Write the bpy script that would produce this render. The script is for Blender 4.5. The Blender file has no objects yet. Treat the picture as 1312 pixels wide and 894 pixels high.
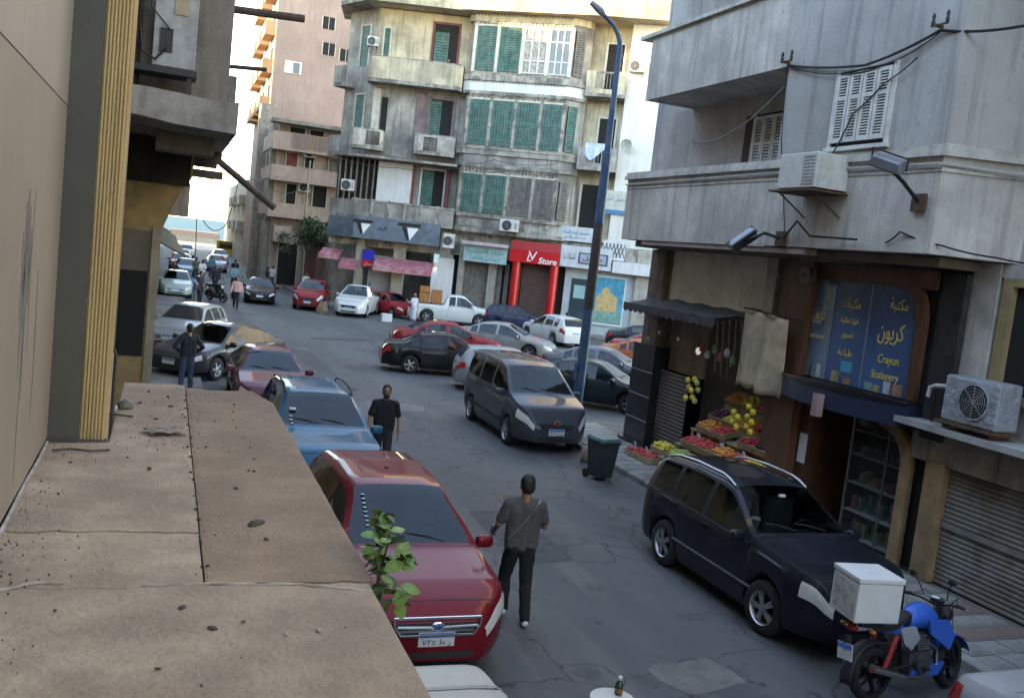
import bpy, bmesh, math, random
from mathutils import Vector, Matrix, Euler, noise as mnoise
PI = math.pi
R = math.radians
sc = bpy.context.scene
col = sc.collection

# ------------------------------------------------------------------ camera
YAW, PITCH, ROLL = R(20.75), R(5.76), R(6.4)
cam = bpy.data.cameras.new('camera')
cam.sensor_width = 36.0
cam.lens = 1200.0 / 1312.0 * 36.0
cam.clip_start = 0.05
cam.clip_end = 40000.0
camo = bpy.data.objects.new('camera', cam)
col.objects.link(camo)
_f = Vector((math.sin(YAW) * math.cos(PITCH), math.cos(YAW) * math.cos(PITCH), -math.sin(PITCH)))
_r = Vector((math.cos(YAW), -math.sin(YAW), 0))
_u = _r.cross(_f)
_R = _r * math.cos(ROLL) + _u * math.sin(ROLL)
_U = -_r * math.sin(ROLL) + _u * math.cos(ROLL)
camo.matrix_world = Matrix(((_R.x, _U.x, -_f.x, 0), (_R.y, _U.y, -_f.y, 0), (_R.z, _U.z, -_f.z, 4.45), (0, 0, 0, 1)))
sc.camera = camo

# ------------------------------------------------------------------ sky, sun, exposure
SUN_EL = R(20.0)
SUN_TRAVEL = Vector((1.0, -0.04, 0)).normalized() * math.cos(SUN_EL) + Vector((0, 0, -math.sin(SUN_EL)))
world = bpy.data.worlds.new('World')
sc.world = world
world.use_nodes = True
wn = world.node_tree.nodes
wl = world.node_tree.links
wn.clear()
wo = wn.new('ShaderNodeOutputWorld')
wb = wn.new('ShaderNodeBackground')
sky = wn.new('ShaderNodeTexSky')
sky.sky_type = 'NISHITA'
sky.sun_disc = False
sky.sun_elevation = SUN_EL
sky.sun_rotation = math.atan2(-SUN_TRAVEL.x, -SUN_TRAVEL.y)
sky.air_density = 1.0
sky.dust_density = 0.0
sky.ozone_density = 2.5
sky.altitude = 20
wb.inputs['Strength'].default_value = 0.15
wl.new(sky.outputs[0], wb.inputs[0])
wl.new(wb.outputs[0], wo.inputs[0])
sl = bpy.data.lights.new('sun', 'SUN')
sl.energy = 2.0
sl.angle = R(0.6)
sl.color = (1.0, 0.76, 0.48)
so = bpy.data.objects.new('sun', sl)
col.objects.link(so)
so.rotation_euler = SUN_TRAVEL.to_track_quat('-Z', 'Y').to_euler()
so.location = (-60, -40, 60)
sc.view_settings.view_transform = 'Standard'
sc.view_settings.look = 'None'
sc.view_settings.exposure = 3.42
sc.view_settings.gamma = 1.0
sc.view_settings.use_white_balance = True      # the camera balanced for open shade
sc.view_settings.white_balance_temperature = 9500
sc.view_settings.white_balance_tint = 13.0
sc.cycles.max_bounces = 6
sc.cycles.diffuse_bounces = 3
sc.cycles.glossy_bounces = 3
sc.cycles.transmission_bounces = 4
sc.cycles.transparent_max_bounces = 6
sc.cycles.caustics_reflective = False
sc.cycles.caustics_refractive = False
sc.cycles.sample_clamp_indirect = 4.0
try:
    sc.cycles.use_denoising = True
except Exception:
    pass

# ------------------------------------------------------------------ helpers
def s2l(c):
    return c / 12.92 if c <= 0.04045 else ((c + 0.055) / 1.055) ** 2.4
def hexc(h):
    h = h.lstrip('#')
    return tuple(s2l(int(h[i:i + 2], 16) / 255.0) for i in (0, 2, 4))

MATS = {}
def M(name, rgb, rough=0.75, metal=0.0, var=0.18, scale=2.5, streak=0.0, bump=0.0, bscale=40.0, coat=0.0,
      spec=0.5, dirt=None, dirt_amt=0.0, dirt_scale=1.2, emit=0.0, alpha=1.0, stretch=None, dirt_edge=0.12, bdist=0.02):
    """procedural material: base colour with broad and fine variation, optional rain streaks, stains and fine relief"""
    if name in MATS:
        return MATS[name]
    if isinstance(rgb, str):
        rgb = hexc(rgb)
    m = bpy.data.materials.new(name)
    m.use_nodes = True
    nt = m.node_tree
    N, L = nt.nodes, nt.links
    b = N['Principled BSDF']
    b.inputs['Roughness'].default_value = rough
    b.inputs['Metallic'].default_value = metal
    b.inputs['Specular IOR Level'].default_value = spec
    if coat:
        b.inputs['Coat Weight'].default_value = coat
        b.inputs['Coat Roughness'].default_value = 0.04
        b.inputs['Coat IOR'].default_value = 1.3
    if alpha < 1:
        b.inputs['Alpha'].default_value = alpha
    tc = N.new('ShaderNodeTexCoord')
    vec = tc.outputs['Object']
    if stretch:
        mp = N.new('ShaderNodeMapping')
        mp.inputs['Scale'].default_value = stretch
        L.new(vec, mp.inputs[0])
        vec = mp.outputs[0]
    def mix(a, bcol, fac):
        x = N.new('ShaderNodeMix')
        x.data_type = 'RGBA'
        if isinstance(a, tuple): x.inputs[6].default_value = (*a, 1)
        else: L.new(a, x.inputs[6])
        if isinstance(bcol, tuple): x.inputs[7].default_value = (*bcol, 1)
        else: L.new(bcol, x.inputs[7])
        L.new(fac, x.inputs[0])
        return x.outputs[2]
    def noise(sc_, det=4.0, v=None, rgh=0.6):
        n = N.new('ShaderNodeTexNoise')
        n.inputs['Scale'].default_value = sc_
        n.inputs['Detail'].default_value = det
        n.inputs['Roughness'].default_value = rgh
        L.new(v if v is not None else vec, n.inputs['Vector'])
        return n.outputs[0]
    def ramp(src, a, bb):
        r = N.new('ShaderNodeMapRange')
        r.interpolation_type = 'SMOOTHSTEP'
        r.inputs[1].default_value = a
        r.inputs[2].default_value = bb
        L.new(src, r.inputs[0])
        return r.outputs[0]
    lo = tuple(max(0, c * (1 - var)) for c in rgb)
    hi = tuple(min(1, c * (1 + var)) for c in rgb)
    out = None
    if var > 0:
        out = mix(lo, hi, ramp(noise(scale, 6.0), 0.3, 0.7))
        if var > 0.08:
            out = mix(out, tuple(c * 0.72 for c in rgb), ramp(noise(scale * 9.0, 3.0), 0.58, 0.82))
    if streak > 0:
        mp = N.new('ShaderNodeMapping')
        mp.inputs['Scale'].default_value = (3.2, 3.2, 0.22)
        L.new(tc.outputs['Object'], mp.inputs[0])
        f = ramp(noise(1.6, 5.0, mp.outputs[0]), 0.46, 0.72)
        mu = N.new('ShaderNodeMath'); mu.operation = 'MULTIPLY'; mu.inputs[1].default_value = streak
        L.new(f, mu.inputs[0])
        out = mix(out if out else rgb, tuple(c * 0.35 for c in rgb), mu.outputs[0])
    if dirt is not None and dirt_amt > 0:
        d = hexc(dirt) if isinstance(dirt, str) else dirt
        f = ramp(noise(dirt_scale, 7.0), 0.53 - dirt_edge / 2, 0.53 + dirt_edge / 2)
        mu = N.new('ShaderNodeMath'); mu.operation = 'MULTIPLY'; mu.inputs[1].default_value = dirt_amt
        L.new(f, mu.inputs[0])
        out = mix(out if out else rgb, d, mu.outputs[0])
    if out is None:
        b.inputs['Base Color'].default_value = (*rgb, 1)
    else:
        L.new(out, b.inputs['Base Color'])
    if bump > 0:
        bp = N.new('ShaderNodeBump')
        bp.inputs['Strength'].default_value = min(1.0, bump)
        bp.inputs['Distance'].default_value = bdist
        L.new(noise(bscale, 5.0), bp.inputs['Height'])
        L.new(bp.outputs[0], b.inputs['Normal'])
    if emit > 0:
        b.inputs['Emission Color'].default_value = (*rgb, 1)
        b.inputs['Emission Strength'].default_value = emit
    MATS[name] = m
    return m

class MB:
    """collects faces; T maps local points to the place they stand"""
    def __init__(s, T=None):
        s.v = []; s.f = []; s.T = T; s.smooth = False
    def pts(s, ps):
        n = len(s.v)
        for p in ps:
            s.v.append(tuple(s.T(*p)) if s.T else tuple(p))
        return n
    def face(s, ps):
        n = s.pts(ps); s.f.append(tuple(range(n, n + len(ps))))
    def box(s, x0, x1, y0, y1, z0, z1):
        n = s.pts([(x0, y0, z0), (x1, y0, z0), (x1, y1, z0), (x0, y1, z0), (x0, y0, z1), (x1, y0, z1), (x1, y1, z1), (x0, y1, z1)])
        for q in ((0, 3, 2, 1), (4, 5, 6, 7), (0, 1, 5, 4), (1, 2, 6, 5), (2, 3, 7, 6), (3, 0, 4, 7)):
            s.f.append(tuple(n + i for i in q))
        return s
    def hexa(s, a, b):
        """prism between two same-length loops of points"""
        k = len(a)
        n = s.pts(list(a) + list(b))
        s.f.append(tuple(n + i for i in range(k))[::-1])
        s.f.append(tuple(n + k + i for i in range(k)))
        for i in range(k):
            j = (i + 1) % k
            s.f.append((n + i, n + j, n + k + j, n + k + i))
        return s
    def prism_y(s, pxz, y0, y1):
        return s.hexa([(x, y0, z) for x, z in pxz], [(x, y1, z) for x, z in pxz])
    def prism_x(s, pyz, x0, x1):
        return s.hexa([(x0, y, z) for y, z in pyz], [(x1, y, z) for y, z in pyz])
    def prism_z(s, pxy, z0, z1):
        return s.hexa([(x, y, z0) for x, y in pxy], [(x, y, z1) for x, y in pxy])
    def tube(s, path, r, n=8, cap=True):
        path = [Vector(p) for p in path]
        rs = r if isinstance(r, (list, tuple)) else [r] * len(path)
        base = len(s.v)
        prev = None
        for i, p in enumerate(path):
            if i == 0: d = path[1] - p
            elif i == len(path) - 1: d = p - path[i - 1]
            else: d = path[i + 1] - path[i - 1]
            d = d.normalized() if d.length > 1e-9 else Vector((0, 0, 1))
            if prev is None:
                a = d.orthogonal().normalized()
            else:
                a = (prev - d * prev.dot(d))
                a = a.normalized() if a.length > 1e-6 else d.orthogonal().normalized()
            prev = a
            b = d.cross(a)
            s.pts([tuple(p + (a * math.cos(2 * PI * k / n) + b * math.sin(2 * PI * k / n)) * rs[i]) for k in range(n)])
        for i in range(len(path) - 1):
            for k in range(n):
                k2 = (k + 1) % n
                s.f.append((base + i * n + k, base + i * n + k2, base + (i + 1) * n + k2, base + (i + 1) * n + k))
        if cap:
            s.f.append(tuple(base + k for k in range(n))[::-1])
            s.f.append(tuple(base + (len(path) - 1) * n + k for k in range(n)))
        return s
    def lathe(s, prof, n=20, c=(0, 0, 0), axis='z', cap=True):
        base = len(s.v)
        for r, h in prof:
            ps = []
            for k in range(n):
                a = 2 * PI * k / n
                ca, sa = r * math.cos(a), r * math.sin(a)
                if axis == 'z': p = (c[0] + ca, c[1] + sa, c[2] + h)
                elif axis == 'y': p = (c[0] + ca, c[1] + h, c[2] + sa)
                else: p = (c[0] + h, c[1] + ca, c[2] + sa)
                ps.append(p)
            s.pts(ps)
        for i in range(len(prof) - 1):
            for k in range(n):
                k2 = (k + 1) % n
                s.f.append((base + i * n + k, base + i * n + k2, base + (i + 1) * n + k2, base + (i + 1) * n + k))
        if cap:
            s.f.append(tuple(base + k for k in range(n))[::-1])
            m = base + (len(prof) - 1) * n
            s.f.append(tuple(m + k for k in range(n)))
        return s
    def grid(s, rows):
        """rows of points -> quads"""
        base = len(s.v); w = len(rows[0])
        for r in rows: s.pts(r)
        for i in range(len(rows) - 1):
            for j in range(w - 1):
                a = base + i * w + j
                s.f.append((a, a + 1, a + w + 1, a + w))
        return s
    def ball(s, c, r, nu=10, nv=7):
        rx, ry, rz = r if isinstance(r, (list, tuple)) else (r, r, r)
        base = len(s.v)
        for i in range(nv + 1):
            t = PI * i / nv
            s.pts([(c[0] + rx * math.sin(t) * math.cos(2 * PI * k / nu), c[1] + ry * math.sin(t) * math.sin(2 * PI * k / nu), c[2] - rz * math.cos(t)) for k in range(nu)])
        for i in range(nv):
            for k in range(nu):
                k2 = (k + 1) % nu
                s.f.append((base + i * nu + k, base + i * nu + k2, base + (i + 1) * nu + k2, base + (i + 1) * nu + k))
        return s
    def sball(s, c, r, e=0.55, nu=16, nv=10):
        """rounded block (superellipsoid)"""
        pw = lambda t: math.copysign(abs(t) ** e, t)
        base = len(s.v)
        for i in range(nv + 1):
            t = -PI / 2 + PI * i / nv
            s.pts([(c[0] + r[0] * pw(math.cos(t)) * pw(math.cos(2 * PI * k / nu)), c[1] + r[1] * pw(math.cos(t)) * pw(math.sin(2 * PI * k / nu)), c[2] + r[2] * pw(math.sin(t))) for k in range(nu)])
        for i in range(nv):
            for k in range(nu):
                k2 = (k + 1) % nu
                s.f.append((base + i * nu + k, base + i * nu + k2, base + (i + 1) * nu + k2, base + (i + 1) * nu + k))
        return s
    def mesh(s, name, inv=None):
        me = bpy.data.meshes.new(name)
        vs = s.v if inv is None else [tuple(inv @ Vector(p)) for p in s.v]
        me.from_pydata(vs, [], s.f)
        me.validate(verbose=False)
        return me

def shade_smooth(me, angle=40.0):
    bm = bmesh.new(); bm.from_mesh(me)
    bmesh.ops.remove_doubles(bm, verts=bm.verts, dist=1e-5)
    bmesh.ops.recalc_face_normals(bm, faces=bm.faces)
    th = R(angle)
    for f in bm.faces: f.smooth = True
    for e in bm.edges:
        if len(e.link_faces) == 2:
            if e.calc_face_angle(0) > th: e.smooth = False
    bm.to_mesh(me); bm.free()
    return me

def fix_normals(me):
    bm = bmesh.new(); bm.from_mesh(me)
    bmesh.ops.recalc_face_normals(bm, faces=bm.faces)
    bm.to_mesh(me); bm.free()

WM = {}
def wmat(o):
    return WM.get(o.name, Matrix.Identity(4))
def tag(o, label=None, cat=None, group=None, kind=None):
    if label: o['label'] = label
    if cat: o['category'] = cat
    if group: o['group'] = group
    if kind: o['kind'] = kind
    return o
def thing(name, label, cat, loc=(0, 0, 0), rz=0.0, group=None, scale=1.0):
    o = bpy.data.objects.new(name, None)
    col.objects.link(o)
    o.empty_display_size = 0.2
    o.location = loc
    o.rotation_euler = (0, 0, rz)
    o.scale = (scale,) * 3
    WM[o.name] = Matrix.Translation(Vector(loc)) @ Matrix.Rotation(rz, 4, 'Z') @ Matrix.Scale(scale, 4)
    return tag(o, label, cat, group)
def setmat(o, m):
    if o.data.materials:
        o.material_slots[0].link = 'OBJECT'
        o.material_slots[0].material = m
    else:
        o.data.materials.append(None)
        o.material_slots[0].link = 'OBJECT'
        o.material_slots[0].material = m
def obj(name, mb, mat=None, parent=None, world=False, smooth=None, loc=None, bevel=0.0):
    """one mesh object; world=True: the points are given in place and are carried into the parent's frame"""
    if isinstance(mb, MB):
        inv = None
        if parent is not None and world: inv = wmat(parent).inverted()
        elif parent is None and loc is not None and world: inv = Matrix.Translation(-Vector(loc))
        me = mb.mesh(name, inv)
        if smooth is not None: shade_smooth(me, smooth)
        else: fix_normals(me)
    else:
        me = mb
    o = bpy.data.objects.new(name, me)
    col.objects.link(o)
    if parent is not None:
        o.parent = parent
        WM[o.name] = wmat(parent).copy()
    elif loc is not None:
        o.location = loc
        WM[o.name] = Matrix.Translation(Vector(loc))
    if mat is not None: setmat(o, mat)
    if bevel > 0:
        bv = o.modifiers.new('edge', 'BEVEL'); bv.width = bevel; bv.segments = 2; bv.limit_method = 'ANGLE'
    return o
def copy_tree(o, parent=None):
    c = o.copy(); col.objects.link(c)
    WM[c.name] = wmat(o).copy()
    if parent is not None: c.parent = parent
    for ch in list(o.children): copy_tree(ch, c)
    return c
def struct(name, mb, mat, world=True, smooth=None, parent=None):
    o = obj(name, mb, mat, parent, world=False, smooth=smooth)
    if parent is None: o['kind'] = 'structure'
    return o

class Frame:
    """a facade's own axes: s along it, d outward, z up"""
    def __init__(f, origin, ang):
        f.o = Vector(origin); f.e = Vector((math.cos(ang), -math.sin(ang), 0)); f.n = Vector((-math.sin(ang), -math.cos(ang), 0))
    def __call__(f, s, d, z):
        p = f.o + f.e * s + f.n * d
        return (p.x, p.y, p.z + z)

# ------------------------------------------------------------------ lettering
AR = {'ا': 0xFE8D, 'ب': 0xFE8F, 'ة': 0xFE93, 'ت': 0xFE95, 'ث': 0xFE99, 'ج': 0xFE9D, 'ح': 0xFEA1, 'خ': 0xFEA5, 'د': 0xFEA9, 'ذ': 0xFEAB,
      'ر': 0xFEAD, 'ز': 0xFEAF, 'س': 0xFEB1, 'ش': 0xFEB5, 'ص': 0xFEB9, 'ض': 0xFEBD, 'ط': 0xFEC1, 'ع': 0xFEC9, 'ف': 0xFED1, 'ق': 0xFED5,
      'ك': 0xFED9, 'ل': 0xFEDD, 'م': 0xFEE1, 'ن': 0xFEE5, 'ه': 0xFEE9, 'و': 0xFEED, 'ى': 0xFEEF, 'ي': 0xFEF1}
TWO = set('اةدذرزوى')
def arabic(t):
    out = []
    for w in t.split(' '):
        r = ''
        for i, ch in enumerate(w):
            if ch not in AR: r += ch; continue
            pj = i > 0 and w[i - 1] in AR and w[i - 1] not in TWO
            nj = i < len(w) - 1 and w[i + 1] in AR and ch not in TWO
            k = (3 if nj else 1) if pj else (2 if nj else 0)
            r += chr(AR[ch] + k)
        out.append(r[::-1])
    return ' '.join(out[::-1])
def text_mesh(body, size, shear=0.0, extrude=0.004, width=None, bold=0.0):
    cu = bpy.data.curves.new('lettering', 'FONT')
    cu.body = body; cu.size = size; cu.shear = shear; cu.extrude = extrude; cu.offset = bold
    cu.align_x = 'CENTER'; cu.align_y = 'CENTER'
    cu.resolution_u = 3
    to = bpy.data.objects.new('lettering', cu); col.objects.link(to)
    dg = bpy.context.evaluated_depsgraph_get()
    me = bpy.data.meshes.new_from_object(to.evaluated_get(dg))
    bpy.data.objects.remove(to); bpy.data.curves.remove(cu)
    if width and len(me.vertices):
        xs = [v.co.x for v in me.vertices]; w = max(xs) - min(xs)
        if w > 1e-6:
            for v in me.vertices: v.co.x *= width / w
    me.materials.clear()
    return me
def lettering(body, size, T, mat, parent, width=None, shear=0.0, name='lettering', bold=0.0, sy=1.0):
    """T(u, v, d): u along the sign, v up, d out of it"""
    me = text_mesh(body, size, shear, width=width, bold=bold)
    inv = wmat(parent).inverted()
    for v in me.vertices: v.co = inv @ Vector(T(v.co.x, v.co.y * sy, v.co.z + 0.006))
    o = obj(name, me, mat, parent)
    return o
# ------------------------------------------------------------------ setting
random.seed(7)
def asphalt():
    m = bpy.data.materials.new('asphalt'); m.use_nodes = True
    N, L = m.node_tree.nodes, m.node_tree.links
    b = N['Principled BSDF']
    tc = N.new('ShaderNodeTexCoord')
    def noise(s, d=5.0, st=None, r=0.6):
        v = tc.outputs['Object']
        if st:
            mp = N.new('ShaderNodeMapping'); mp.inputs['Scale'].default_value = st; L.new(v, mp.inputs[0]); v = mp.outputs[0]
        n = N.new('ShaderNodeTexNoise'); n.inputs['Scale'].default_value = s; n.inputs['Detail'].default_value = d
        n.inputs['Roughness'].default_value = r; L.new(v, n.inputs['Vector']); return n.outputs[0]
    def rg(src, a, c):
        r = N.new('ShaderNodeMapRange'); r.interpolation_type = 'SMOOTHSTEP'; r.inputs[1].default_value = a; r.inputs[2].default_value = c
        L.new(src, r.inputs[0]); return r.outputs[0]
    def mix(a, c, f, k=1.0):
        x = N.new('ShaderNodeMix'); x.data_type = 'RGBA'
        if isinstance(a, tuple): x.inputs[6].default_value = (*a, 1)
        else: L.new(a, x.inputs[6])
        x.inputs[7].default_value = (*c, 1)
        if k != 1.0:
            mu = N.new('ShaderNodeMath'); mu.operation = 'MULTIPLY'; mu.inputs[1].default_value = k; L.new(f, mu.inputs[0]); f = mu.outputs[0]
        L.new(f, x.inputs[0]); return x.outputs[2]
    c = mix((0.068, 0.071, 0.075), (0.100, 0.102, 0.103), rg(noise(0.5, 7, (1.0, 0.22, 1)), 0.36, 0.64))
    c = mix(c, (0.155, 0.150, 0.140), rg(noise(0.9, 7, (1.6, 0.3, 1)), 0.52, 0.75), 0.55)      # dusty wear along the lanes
    c = mix(c, (0.050, 0.052, 0.055), rg(noise(0.55, 4), 0.58, 0.63), 0.55)                     # old patches
    c = mix(c, (0.032, 0.032, 0.033), rg(noise(1.9, 7), 0.62, 0.71), 0.65)                       # oil drips
    vo = N.new('ShaderNodeTexVoronoi'); vo.feature = 'DISTANCE_TO_EDGE'; vo.inputs['Scale'].default_value = 0.42
    wp = N.new('ShaderNodeVectorMath'); wp.operation = 'ADD'
    nn = N.new('ShaderNodeTexNoise'); nn.inputs['Scale'].default_value = 1.2; nn.inputs['Detail'].default_value = 5
    L.new(tc.outputs['Object'], nn.inputs['Vector'])
    L.new(tc.outputs['Object'], wp.inputs[0]); L.new(nn.outputs[1], wp.inputs[1]); L.new(wp.outputs[0], vo.inputs['Vector'])
    inv = N.new('ShaderNodeMath'); inv.operation = 'SUBTRACT'; inv.inputs[0].default_value = 1.0
    L.new(rg(vo.outputs['Distance'], 0.0, 0.012), inv.inputs[1])
    c = mix(c, (0.025, 0.025, 0.025), inv.outputs[0], 0.8)                                         # cracks
    c = mix(c, (0.18, 0.175, 0.165), rg(noise(90, 3), 0.60, 0.76), 0.6)                          # stones in the surface
    L.new(c, b.inputs['Base Color'])
    b.inputs['Roughness'].default_value = 0.72
    bp = N.new('ShaderNodeBump'); bp.inputs['Strength'].default_value = 0.5; bp.inputs['Distance'].default_value = 0.006
    L.new(noise(110, 4), bp.inputs['Height']); L.new(bp.outputs[0], b.inputs['Normal'])
    return m

m_ground = M('ground_dust', (0.16, 0.145, 0.12), 0.95, var=0.2, scale=0.3)
g = MB(); g.face([(-4000, -400, -0.03), (4000, -400, -0.03), (4000, 196, -0.03), (-4000, 196, -0.03)])
struct('ground', g, m_ground)
g = MB(); g.grid([[(x, y, 0.0) for x in (-20, 0, 12, 40, 75)] for y in (-25, 0, 20, 40, 80, 120, 165)])
struct('road', g, asphalt())
g = MB(); g.box(-300, 300, 165, 188, -0.02, 0.012)
struct('corniche_pavement', g, M('corniche', (0.20, 0.18, 0.15), 0.9, var=0.12, scale=0.4))

# patches where the road was dug up and refilled, and two iron covers
m_patch = M('newer_asphalt', (0.062, 0.063, 0.066), 0.8, var=0.2, scale=3, bump=0.4, bscale=60)
m_patch2 = M('pale_asphalt_patch', (0.145, 0.14, 0.132), 0.8, var=0.2, scale=3, bump=0.4, bscale=60)
for cx, cy, w, h, rot, m in ((5.6, 13.6, .9, 2.6, .06, m_patch), (6.1, 24.5, 1.6, 1.1, -.1, m_patch2), (5.0, 33.0, .7, 5.0, .04, m_patch), (5.9, 8.6, 1.0, .7, .2, m_patch2), (7.4, 40, 3.0, .8, .3, m_patch)):
    pts = []
    for k in range(24):
        a = 2 * PI * k / 24; ca, sa = math.cos(a), math.sin(a); e = 0.35
        x = w / 2 * math.copysign(abs(ca) ** e, ca) + random.uniform(-.04, .04); y = h / 2 * math.copysign(abs(sa) ** e, sa) + random.uniform(-.04, .04)
        pts.append((cx + x * math.cos(rot) - y * math.sin(rot), cy + x * math.sin(rot) + y * math.cos(rot), 0.004))
    g = MB(); g.face(pts); struct('road_patch', g, m)
for x, y, lb_ in ((6.3, 15.6, 'round iron manhole cover in the road near the wheelie bin'), (5.2, 27.0, 'round iron manhole cover in the road before the black sedan')):
    t = thing('manhole_cover', lb_, 'manhole cover', (x, y, 0))
    g = MB(); g.lathe([(.36, 0), (.36, .006), (.30, .008), (.30, .006)], 28); obj('rim', g, M('worn_iron', (0.05, 0.047, 0.043), 0.5, metal=.5, var=.25, scale=6), t)
    g = MB(); g.lathe([(.29, .0062), (.01, .0072)], 28)
    for k in range(5):
        for j in range(5):
            if (k - 2) ** 2 + (j - 2) ** 2 < 6: g.box(-.2 + k * .09, -.15 + k * .09, -.2 + j * .09, -.15 + j * .09, .007, .013)
    obj('lid', g, MATS['worn_iron'], t)

# the sea, reaching the horizon
ms = bpy.data.materials.new('sea_water'); ms.use_nodes = True
N, L = ms.node_tree.nodes, ms.node_tree.links
b = N['Principled BSDF']; b.inputs['Base Color'].default_value = (0.030, 0.085, 0.10, 1); b.inputs['Roughness'].default_value = 0.6; b.inputs['Specular IOR Level'].default_value = 0.15
tc = N.new('ShaderNodeTexCoord'); mp = N.new('ShaderNodeMapping'); mp.inputs['Scale'].default_value = (0.02, 0.10, 1)
nz = N.new('ShaderNodeTexNoise'); nz.inputs['Scale'].default_value = 1.0; nz.inputs['Detail'].default_value = 8
bp = N.new('ShaderNodeBump'); bp.inputs['Strength'].default_value = 1.0; bp.inputs['Distance'].default_value = 2.0
L.new(tc.outputs['Object'], mp.inputs[0]); L.new(mp.outputs[0], nz.inputs['Vector']); L.new(nz.outputs[0], bp.inputs['Height']); L.new(bp.outputs[0], b.inputs['Normal'])
g = MB(); g.grid([[(x, y, -3.5) for x in (-30000, -500, 500, 30000)] for y in (192, 400, 1200, 5000, 30000)])
struct('sea', g, ms)
# narrow beach below the sea front
g = MB(); g.grid([[(-400, 188, -0.5), (400, 188, -0.5)], [(-400, 215, -3.0), (400, 215, -3.0)], [(-400, 236, -3.7), (400, 236, -3.7)]])
struct('beach', g, M('beach_sand', (0.22, 0.19, 0.14), 0.95, var=0.15, scale=0.3))

# paved footway on the shop side: one slab bed, a stone kerb and loose-laid tiles
m_bed = M('paving_bed', (0.13, 0.12, 0.11), 0.95, var=0.2)
g = MB(); g.box(9.72, 11.9, 2.0, 23.4, 0.0, 0.105)
pav = struct('pavement', g, m_bed)
tile_cols = [(0.26, 0.25, 0.235), (0.225, 0.215, 0.205), (0.29, 0.275, 0.25), (0.205, 0.135, 0.115)]
tile_m = [M('paving_tile_%d' % i, c, 0.85, var=0.2, scale=4, dirt=(0.09, 0.085, 0.08), dirt_amt=0.6, dirt_scale=1.5, bump=0.3) for i, c in enumerate(tile_cols)]
tg = MB(); tg.box(-0.193, 0.193, -0.193, 0.193, 0, 0.022)
tile_me = tg.mesh('tile'); fix_normals(tile_me)
for iy in range(46):
    for ix in range(4):
        x = 9.93 + ix * 0.4; y = 4.6 + iy * 0.4
        o = obj('tile', tile_me.copy() if False else tile_me, None, pav)
        if not tile_me.materials: tile_me.materials.append(None)
        o.location = (x, y, 0.1055 + random.uniform(-0.002, 0.004)); o.rotation_euler = (random.uniform(-.006, .006), random.uniform(-.006, .006), random.uniform(-.012, .012))
        red = (7.2 < y < 9.2 and (iy % 5) in (1, 2)) or (iy % 9 == 4)
        o.material_slots[0].link = 'OBJECT'
        o.material_slots[0].material = tile_m[3] if red else tile_m[random.choice((0, 0, 1, 2))]
m_kerb = M('kerb_concrete', (0.24, 0.235, 0.225), 0.9, var=0.25, scale=3, bump=0.3, dirt=(0.08, 0.08, 0.08), dirt_amt=0.6)
kg = MB(); kg.box(9.56, 9.70, 2.0, 23.4, 0.0, 0.05)
kerb = struct('kerb', kg, m_bed)
ks = MB(); ks.prism_y([(-0.085, 0), (0.08, 0), (0.08, 0.135), (-0.06, 0.135), (-0.085, 0.11)], -0.395, 0.395)
ks_me = ks.mesh('kerb_stone'); fix_normals(ks_me); ks_me.materials.append(m_kerb)
for i in range(23):
    y = 4.9 + i * 0.81
    o = obj('kerb_stone', ks_me, None, kerb); o.location = (9.63 + random.uniform(-.012, .012), y, random.uniform(-.012, 0.004)); o.rotation_euler = (0, 0, random.uniform(-.012, .012))
# footways on the other sides
g = MB(); g.box(-0.62, 1.15, -4, 60, 0.0, 0.12)
struct('pavement_left', g, M('old_paving', (0.2, 0.19, 0.175), 0.9, var=0.25, scale=1.5, bump=0.3, dirt=(0.09, 0.085, 0.08), dirt_amt=0.6))
LA, BA = R(21), R(35)
FL = Frame((16.3, 57.5, 0), LA)
FB = Frame((16.3, 57.5, 0), BA)
g = MB()
g.hexa([FL(-7.5, 2.2, 0), FL(0, 2.2, 0), FB(16, 2.2, 0), FB(16, -0.5, 0), FL(0, -0.5, 0), FL(-7.5, -0.5, 0)],
       [FL(-7.5, 2.2, 0.13), FL(0, 2.2, 0.13), FB(16, 2.2, 0.13), FB(16, -0.5, 0.13), FL(0, -0.5, 0.13), FL(-7.5, -0.5, 0.13)])
struct('pavement_corner', g, MATS['old_paving'])
g = MB(); g.box(8.6, 12, 61, 160, 0, 0.12)
struct('pavement_far', g, MATS['old_paving'])
# ------------------------------------------------------------------ corner apartment building with green shutters
random.seed(11)
m_cream = M('weathered_cream_plaster', (0.54, 0.46, 0.33), 0.9, var=0.2, scale=0.8, streak=0.6, bump=0.25, bscale=12, dirt=(0.17, 0.15, 0.13), dirt_amt=0.6, dirt_scale=0.5, dirt_edge=0.25)
m_greyp = M('weathered_grey_plaster', (0.36, 0.335, 0.30), 0.92, var=0.28, scale=0.9, streak=0.75, bump=0.3, bscale=12, dirt=(0.13, 0.12, 0.11), dirt_amt=0.75, dirt_scale=0.6, dirt_edge=0.3)
m_dirtyst = M('dirty_stone_moulding', (0.33, 0.30, 0.26), 0.92, var=0.3, scale=2.0, streak=0.7, bump=0.5, bscale=18, dirt=(0.10, 0.09, 0.08), dirt_amt=0.7, dirt_scale=1.3)
m_white = M('white_wall', (0.66, 0.63, 0.57), 0.9, var=0.08, scale=0.5, streak=0.25, bump=0.15, bscale=10)
m_whiteP = M('painted_white_panel', (0.62, 0.62, 0.62), 0.7, var=0.08, scale=1, streak=0.2)
m_green = M('green_shutter_paint', (0.050, 0.145, 0.120), 0.7, var=0.3, scale=2.0, streak=0.45, dirt=(0.16, 0.18, 0.155), dirt_amt=0.5, dirt_scale=3)
m_greyshut = M('bare_wood_shutter', (0.19, 0.17, 0.15), 0.85, var=0.25, scale=3.0, streak=0.6)
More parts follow.
